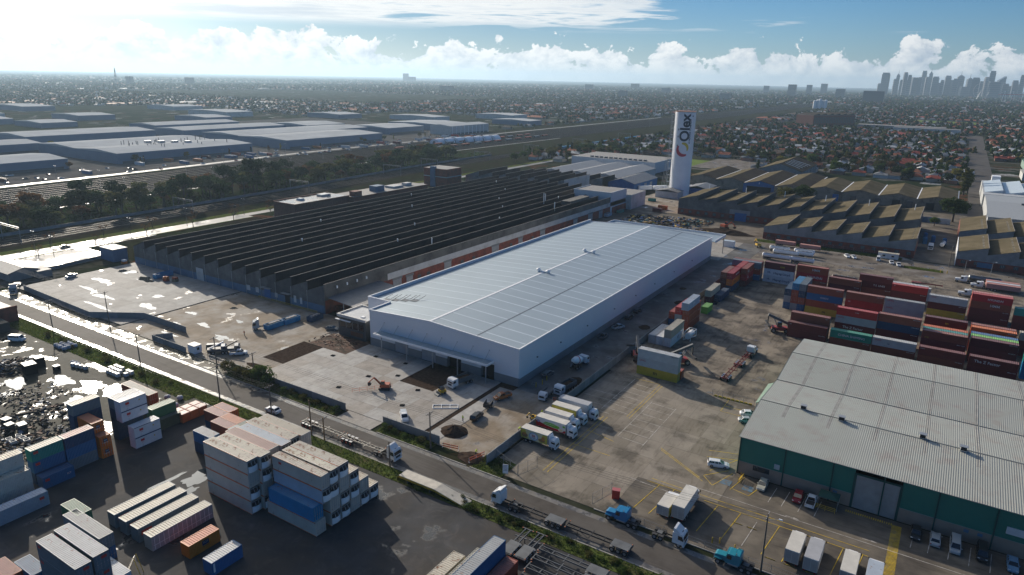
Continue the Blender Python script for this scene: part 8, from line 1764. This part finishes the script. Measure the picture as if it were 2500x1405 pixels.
# trees among the houses
SF = [(F_DARK,'dark green'),(F_MID,'mid green'),(F_OLIVE,'olive'),(F_YEL,'yellowing'),(F_PINE,'blackish green'),(F_RUST,'russet')]
for x, y in T_[:260]:
    i = int(g.choice(6, p=[.30,.24,.18,.07,.15,.06])); k = ('round','round','tall','column')[int(g.integers(0,4))]
    tree(f'{SF[i][1]} {dict(round="round headed", tall="tall crowned", column="narrow")[k]} garden tree among the suburban houses', x, y, float(g.uniform(4.5,12.5)), k, SF[i][0], 'garden trees of the suburb', 1.25, name='garden_tree')
ph = (1+5**.5)/2
iv = np.array([(-1,ph,0),(1,ph,0),(-1,-ph,0),(1,-ph,0),(0,-1,ph),(0,1,ph),(0,-1,-ph),(0,1,-ph),(ph,0,-1),(ph,0,1),(-ph,0,-1),(-ph,0,1)])/1.9
iv = iv*np.array([1,1,1.0])+np.array([0,0,1.15])
if_ = [(0,11,5),(0,5,1),(0,1,7),(0,7,10),(0,10,11),(1,5,9),(5,11,4),(11,10,2),(10,7,6),(7,1,8),(3,9,4),(3,4,2),(3,2,6),(3,6,8),(3,8,9),(4,9,5),(2,4,11),(6,2,10),(8,6,7),(9,8,1)]
# each far crown is a clump of small facets, not a smooth ball
cl = []
cf = []
for k in range(5):
    a = 2*PI*k/5; o = np.array([.75*math.cos(a),.75*math.sin(a),(.1,.5,.25,.7,.0)[k]]) if k < 4 else np.array([0,0,.85]); s = (.72,.62,.68,.58,.70)[k]
    cf += [tuple(i+12*k for i in f_) for f_ in if_]; cl += [tuple(p) for p in iv*s+o]
near_t = [p for p in T_[260:] if dist(p) < 2300]; far_t = [p for p in T_[260:] if dist(p) >= 2300]
tscale = lambda P_: (lambda d: np.stack([g.uniform(1.6,3.4,len(d))]*2+[g.uniform(1.8,4.2,len(d))],1))(np.hypot(P_[:,0],P_[:,1]))
def tscale_far(P_):
    d = np.hypot(P_[:,0],P_[:,1]); s = np.clip(1+(d-2300)/2600, 1, 3.6); return np.stack([s*g.uniform(2.2,5.0,len(d)), s*g.uniform(2.2,5.0,len(d)), np.clip(s,1,1.7)*g.uniform(2.2,4.4,len(d))],1)
tm_ = [F_DARK,F_PINE,F_MID,F_OLIVE,F_YEL,F_RUST]
many('distant_trees', 'mass of tree crowns between the distant houses', 'trees', near_t, cl, cf, None, tm_, tscale, lambda n: g.choice(6, n, p=[.32,.25,.2,.15,.04,.04]), False, .13)
many('horizon_trees', 'far dark tree canopy fading towards the horizon', 'trees', far_t, iv, if_, None, tm_, tscale_far, lambda n: g.choice(6, n, p=[.36,.30,.18,.12,.02,.02]), False, .16)
# residential streets between the rows of houses
for y in np.arange(640, 1500, 19):
    if int(y/19) % 4 == 3: sheet('suburb_street', -400, 620, y-4, y+4, -0.03, asphalt)
for x in (-310, -205, -95, 130, 240, 350, 460): sheet('suburb_street', x-4, x+4, 800, 1500, -0.026, asphalt)
# parks and open ground
sheet('park', -110, 60, 1950, 2080, 0.0, material('park_grass', (0.11,0.16,0.03), rough=0.9, var=0.2, scale=0.05, coord='World')); sheet('oval', -300, -225, 690, 760, 0.0, MATS['park_grass']) ; sheet('park', -390, -310, 1250, 1500, 0.0, MATS['park_grass'])
sheet('gravel_lot', -225, -165, 690, 790, 0.01, MATS['back_street_gravel']); sheet('side_street', 13, 33, 384, 1500, 0.0, asphalt); sheet('works_yard', -140, 13, 481, 556, 0.0, MATS['site_mud']); sheet('works_yard', -10, 8.2, 386, 500, 0.012, MATS['site_mud'])
# fuel depot odds and ends between the works
for i, (x, y) in enumerate(((-6.5,432),(-3,440),(2.5,436),(-7,446))): 
    t = thing('upright_tank', 'blue upright tank in the fuel depot yard', 'tank', (x,y,0), 0, 'upright tanks'); put('shell', MB().tube((0,0,0),(0,0,3.4),1.1,n=14), CPAINT['blue'], t); put('dome', MB().tube((0,0,3.4),(0,0,3.8),1.1,.3,n=14), CPAINT['blue'], t)
tractor('white prime mover in the shaded fuel depot', (-3.2,418,0), -PI/2, 'white'); tanker('white road tanker in the shaded fuel depot', (1.6,425,0), -PI/2-.1, 7.0)
for i, (x, y, c) in enumerate(((-96,523,'white'),(-88,526,'red'),(-63,512,'light grey'),(-52,514,'white'),(-58,519,'red'),(-40,512,'white'),(-30,515,'light grey'),(-20,512,'white'),(-70,526,'white'))): box_can(c, L20 if i % 2 else L40, 2.59, x, y, 0, 'x', f'{c} container parked in the yard behind the long sawtooth works', 'containers behind the works')
for i in range(4): t = thing('semi_trailer', 'white curtain sided trailer by the blue gabled shed', 'trailer', (-200+9*i,500+9*i+10,0), .9, 'white curtain trailers'); put('body', MB().tbox(-6,6,-1.25,1.25,1.1,4.0,.1,.1,.15), trim_white, t); wheels(t, (-5,-3.8,-2.6), .95, W_DUAL, .5)
# larger buildings in the distance
def block(name, label, x, y, w, d, h, m, cat='building', rz=0.0, parts=()):
    t = thing(name, label, cat, (x,y,0), rz); put('wall', MB().box(-w/2,w/2,-d/2,d/2,0,h), m, t); put('roof', MB().box(-w/2+.4,w/2-.4,-d/2+.4,d/2-.4,h+.001,h+.6), MATS['flat_roof_grey'], t)
    for nm, b, mm in parts: put(nm, b, mm, t)
    return t
def storeys(w, d, h, step=3.6): 
    b = MB()
    for z in np.arange(2.5, h-1, step): b.box(-w/2-.15,w/2+.15,-d/2-.15,d/2+.15,z,z+step*.42)
    return b
grey_c = material('distant_concrete', (0.24,0.24,0.24), rough=0.7, var=0.1); dark_c = material('distant_dark_facade', (0.06,0.065,0.075), rough=0.4, var=0.1)
t = block('brick_mill', 'very long brown brick mill with rows of windows far off', -250, 1650, 130, 44, 20, brick_dk, 'factory', 1.05)
for k in range(24): put('window_bay', MB().box(-62+5.2*k,-59.4+5.2*k,-22.3,-22.001,4,16), window_m, t)
for k in range(6): put('roof_tooth', MB().prism([(-64+21*k,20.61),(-45+21*k,20.61),(-45+21*k,24)], 'y', -21, 21), saw_roof, t)
block('long_white_shed', 'long low shed with a bright white roof beyond the houses', -55, 1512, 108, 26, 8, white_band, 'shed'); block('long_grey_shed', 'long low grey shed behind the bright white roof', -100, 1560, 150, 34, 8, grey_c, 'shed')
for k in range(5): t = thing('grain_silo', 'white concrete silo in the distant cluster', 'silo', (-455+9*k,2716+4*(k % 2),0), 0, 'white silos'); put('shell', MB().tube((0,0,0),(0,0,26+3*(k % 3)),5.2,n=16), tower_white, t); put('cap', MB().tube((0,0,26+3*(k % 3)),(0,0,28+3*(k % 3)),5.2,2,n=16), tower_white, t)
block('glass_office_block', 'dark glass office block standing alone before the skyline', -390, 3905, 92, 40, 56, dark_c, parts=(('glazing_band', storeys(92,40,56,5), material('glass_band', (0.10,0.13,0.15), rough=0.2)),))
for i, (x, y, h, w, lb) in enumerate(((-1048,5299,77,52,'grey office block with a flat top left of the skyline'),(-1089,6164,76,40,'slim grey block behind the flat topped one'),(-2575,5203,44,59,'squat block in the middle distance'),(-2716,6474,53,71,'broad block near the middle of the horizon'),(-1715,4619,40,49,'pale block right of the silo tower'),(-3872,2206,49,38,'dark slab block on the left horizon'),(-3905,2585,47,49,'ribbed slab block on the left horizon'),(-6953,8055,114,72,'tall pair of blocks on the central horizon'),(-1107,6966,88,52,'stepped block just left of the skyline'),(-700,5045,56,53,'dark block below the skyline'),(-1406,3207,34,39,'cream block behind the silo tower'),(-991,3484,32,48,'low wide block beyond the mill'),(-2474,3208,33,69,'wide low block in the middle suburbs'),(-1486,6441,61,43,'narrow block among distant trees'),(-6700,7900,70,90,'low neighbour of the tall central pair'))):
    block('office_block', lb, x, y, w, w*.6, h, grey_c if i % 3 else dark_c, parts=(('floor_band', storeys(w,w*.6,h,max(5,h/9)), MATS['glass_band'] if i % 3 else grey_c),))
t = thing('lattice_mast', 'red and white lattice mast on the left horizon', 'mast', (-3420,1883,0))
for k in range(9):
    w0, w1 = 7*(1-k/10), 7*(1-(k+1)/10); b = MB()
    for sx, sy in ((-1,-1),(1,-1),(1,1),(-1,1)): b.bar((sx*w0,sy*w0,k*10),(sx*w1,sy*w1,k*10+10),1.0)
    b.bar((-w0,-w0,k*10),(w1,-w1,k*10+10),.7).bar((-w0,w0,k*10),(-w1,-w1,k*10+10),.7); put('section', b, gutter_dark if k % 2 else steel_grey, t)
# city skyline
SK = [(-652,7256,63,194,0),(-718,7619,51,103,0),(-588,7421,24,143,0),(-589,7702,28,191,1),(-557,7731,28,140,0),(-485,7062,29,196,0),(-447,7002,28,174,0),(-525,7988,26,140,0),(-423,7299,53,157,0),(-381,7271,29,160,0),(-402,8185,39,231,0),(-344,7557,24,167,0),(-336,7997,29,217,1),(-277,7567,51,170,0),(-247,7763,31,119,0),(-209,7178,26,139,0),(-185,7760,46,182,0),(-156,8040,32,147,0),(-120,7627,39,156,0),(-88,7889,53,189,1),(-14,7806,43,165,1),(31,7077,55,161,0),(88,7909,49,139,0),(114,7708,36,175,0),(143,7360,43,220,0),(158,7035,81,131,0),(233,8035,55,186,2),(257,7563,46,120,0),(333,7856,42,151,0),(373,8046,31,119,0),(381,7848,36,198,0),(318,8099,43,103,0),(-47,7474,59,88,0),(-321,7955,26,113,0),(450,7700,48,170,0),(520,7900,40,140,0)]
SKM = [material('skyscraper_facade_%d' % i, c, rough=0.35, var=0.1, scale=0.02) for i, c in enumerate(((0.09,0.10,0.115),(0.13,0.14,0.15),(0.07,0.09,0.11),(0.17,0.165,0.16)))]
for i, (x, y, w, h, k) in enumerate(SK):
    form = ('flat topped','spired','slant topped')[k]; size = 'tallest' if h > 215 else 'tall' if h > 180 else 'mid height' if h > 135 else 'low'
    t = thing('skyscraper', f'{size} {form} skyscraper, {"broad" if w > 45 else "slender" if w < 32 else "medium width"}, in the hazy city skyline', 'skyscraper', (x,y,0), .2*(i % 3), 'city skyline towers')
    d = w*.8; m = SKM[i % 4]
    put('shaft', MB().box(-w/2,w/2,-d/2,d/2,0,h*.93 if k != 2 else h*.8), m, t)
    put('floor_band', storeys(w,d,h*.9 if k != 2 else h*.78, 16), SKM[(i+1) % 4], t)
    if k == 2: put('crown', MB().prism([(-w/2,h*.8),(w/2,h*.8),(w/2,h)], 'y', -d/2, d/2), m, t)
    else: put('crown', MB().tbox(-w*.42,w*.42,-d*.42,d*.42,h*.93,h,0 if k == 0 else w*.25,0 if k == 0 else w*.25,0 if k == 0 else d*.25), m, t)
    if k == 1: put('spire', MB().tube((0,0,h),(0,0,h+38),2.2,.5,n=6), m, t)
t = thing('observation_wheel', 'pale spoked observation wheel before the skyline', 'wheel', (70,6100,0), .4); b = MB(); n = 28
for k in range(n): a0, a1 = 2*PI*k/n, 2*PI*(k+1)/n; b.bar((52*math.cos(a0),0,62+52*math.sin(a0)),(52*math.cos(a1),0,62+52*math.sin(a1)),1.4)
put('rim', b, steel_grey, t)
for k in range(7): a = 2*PI*k/7; put('spoke', MB().bar((0,0,62),(52*math.cos(a),0,62+52*math.sin(a)),.8), steel_grey, t)
put('support', MB().bar((-22,0,0),(0,0,62),3).bar((22,0,0),(0,0,62),2), steel_grey, t)
for k, (x, y) in enumerate(((180,5200),(225,5250),(275,5200),(322,5260))):
    t = thing('dock_crane', 'red and white container crane at the distant docks', 'crane', (x,y,0), 0, 'dock cranes'); put('leg', MB().bar((-9,0,0),(-5,0,46),2.4), trim_white, t); put('leg', MB().bar((9,0,0),(5,0,46),2.4), trim_white, t); put('boom', MB().bar((-32,0,46),(30,0,48),3), CPAINT['red'], t); put('apex', MB().bar((0,0,46),(0,0,66),2).bar((0,0,66),(-30,0,47),1), trim_white, t)
# ---------------------------------------------------------------- the air
hzm = bpy.data.materials.new('haze'); hzm.use_nodes = True; hn = hzm.node_tree.nodes; hn.clear()
ho = hn.new('ShaderNodeOutputMaterial'); pv = hn.new('ShaderNodeVolumePrincipled'); pv.inputs['Color'].default_value = (0.58,0.80,1.0,1); pv.inputs['Density'].default_value = 0.000068; pv.inputs['Anisotropy'].default_value = 0.40
hzm.node_tree.links.new(pv.outputs[0], ho.inputs['Volume'])
hb = put('haze', MB().box(-24500,24500,-24500,24500,-1.2,290), hzm); hb['kind'] = 'stuff'
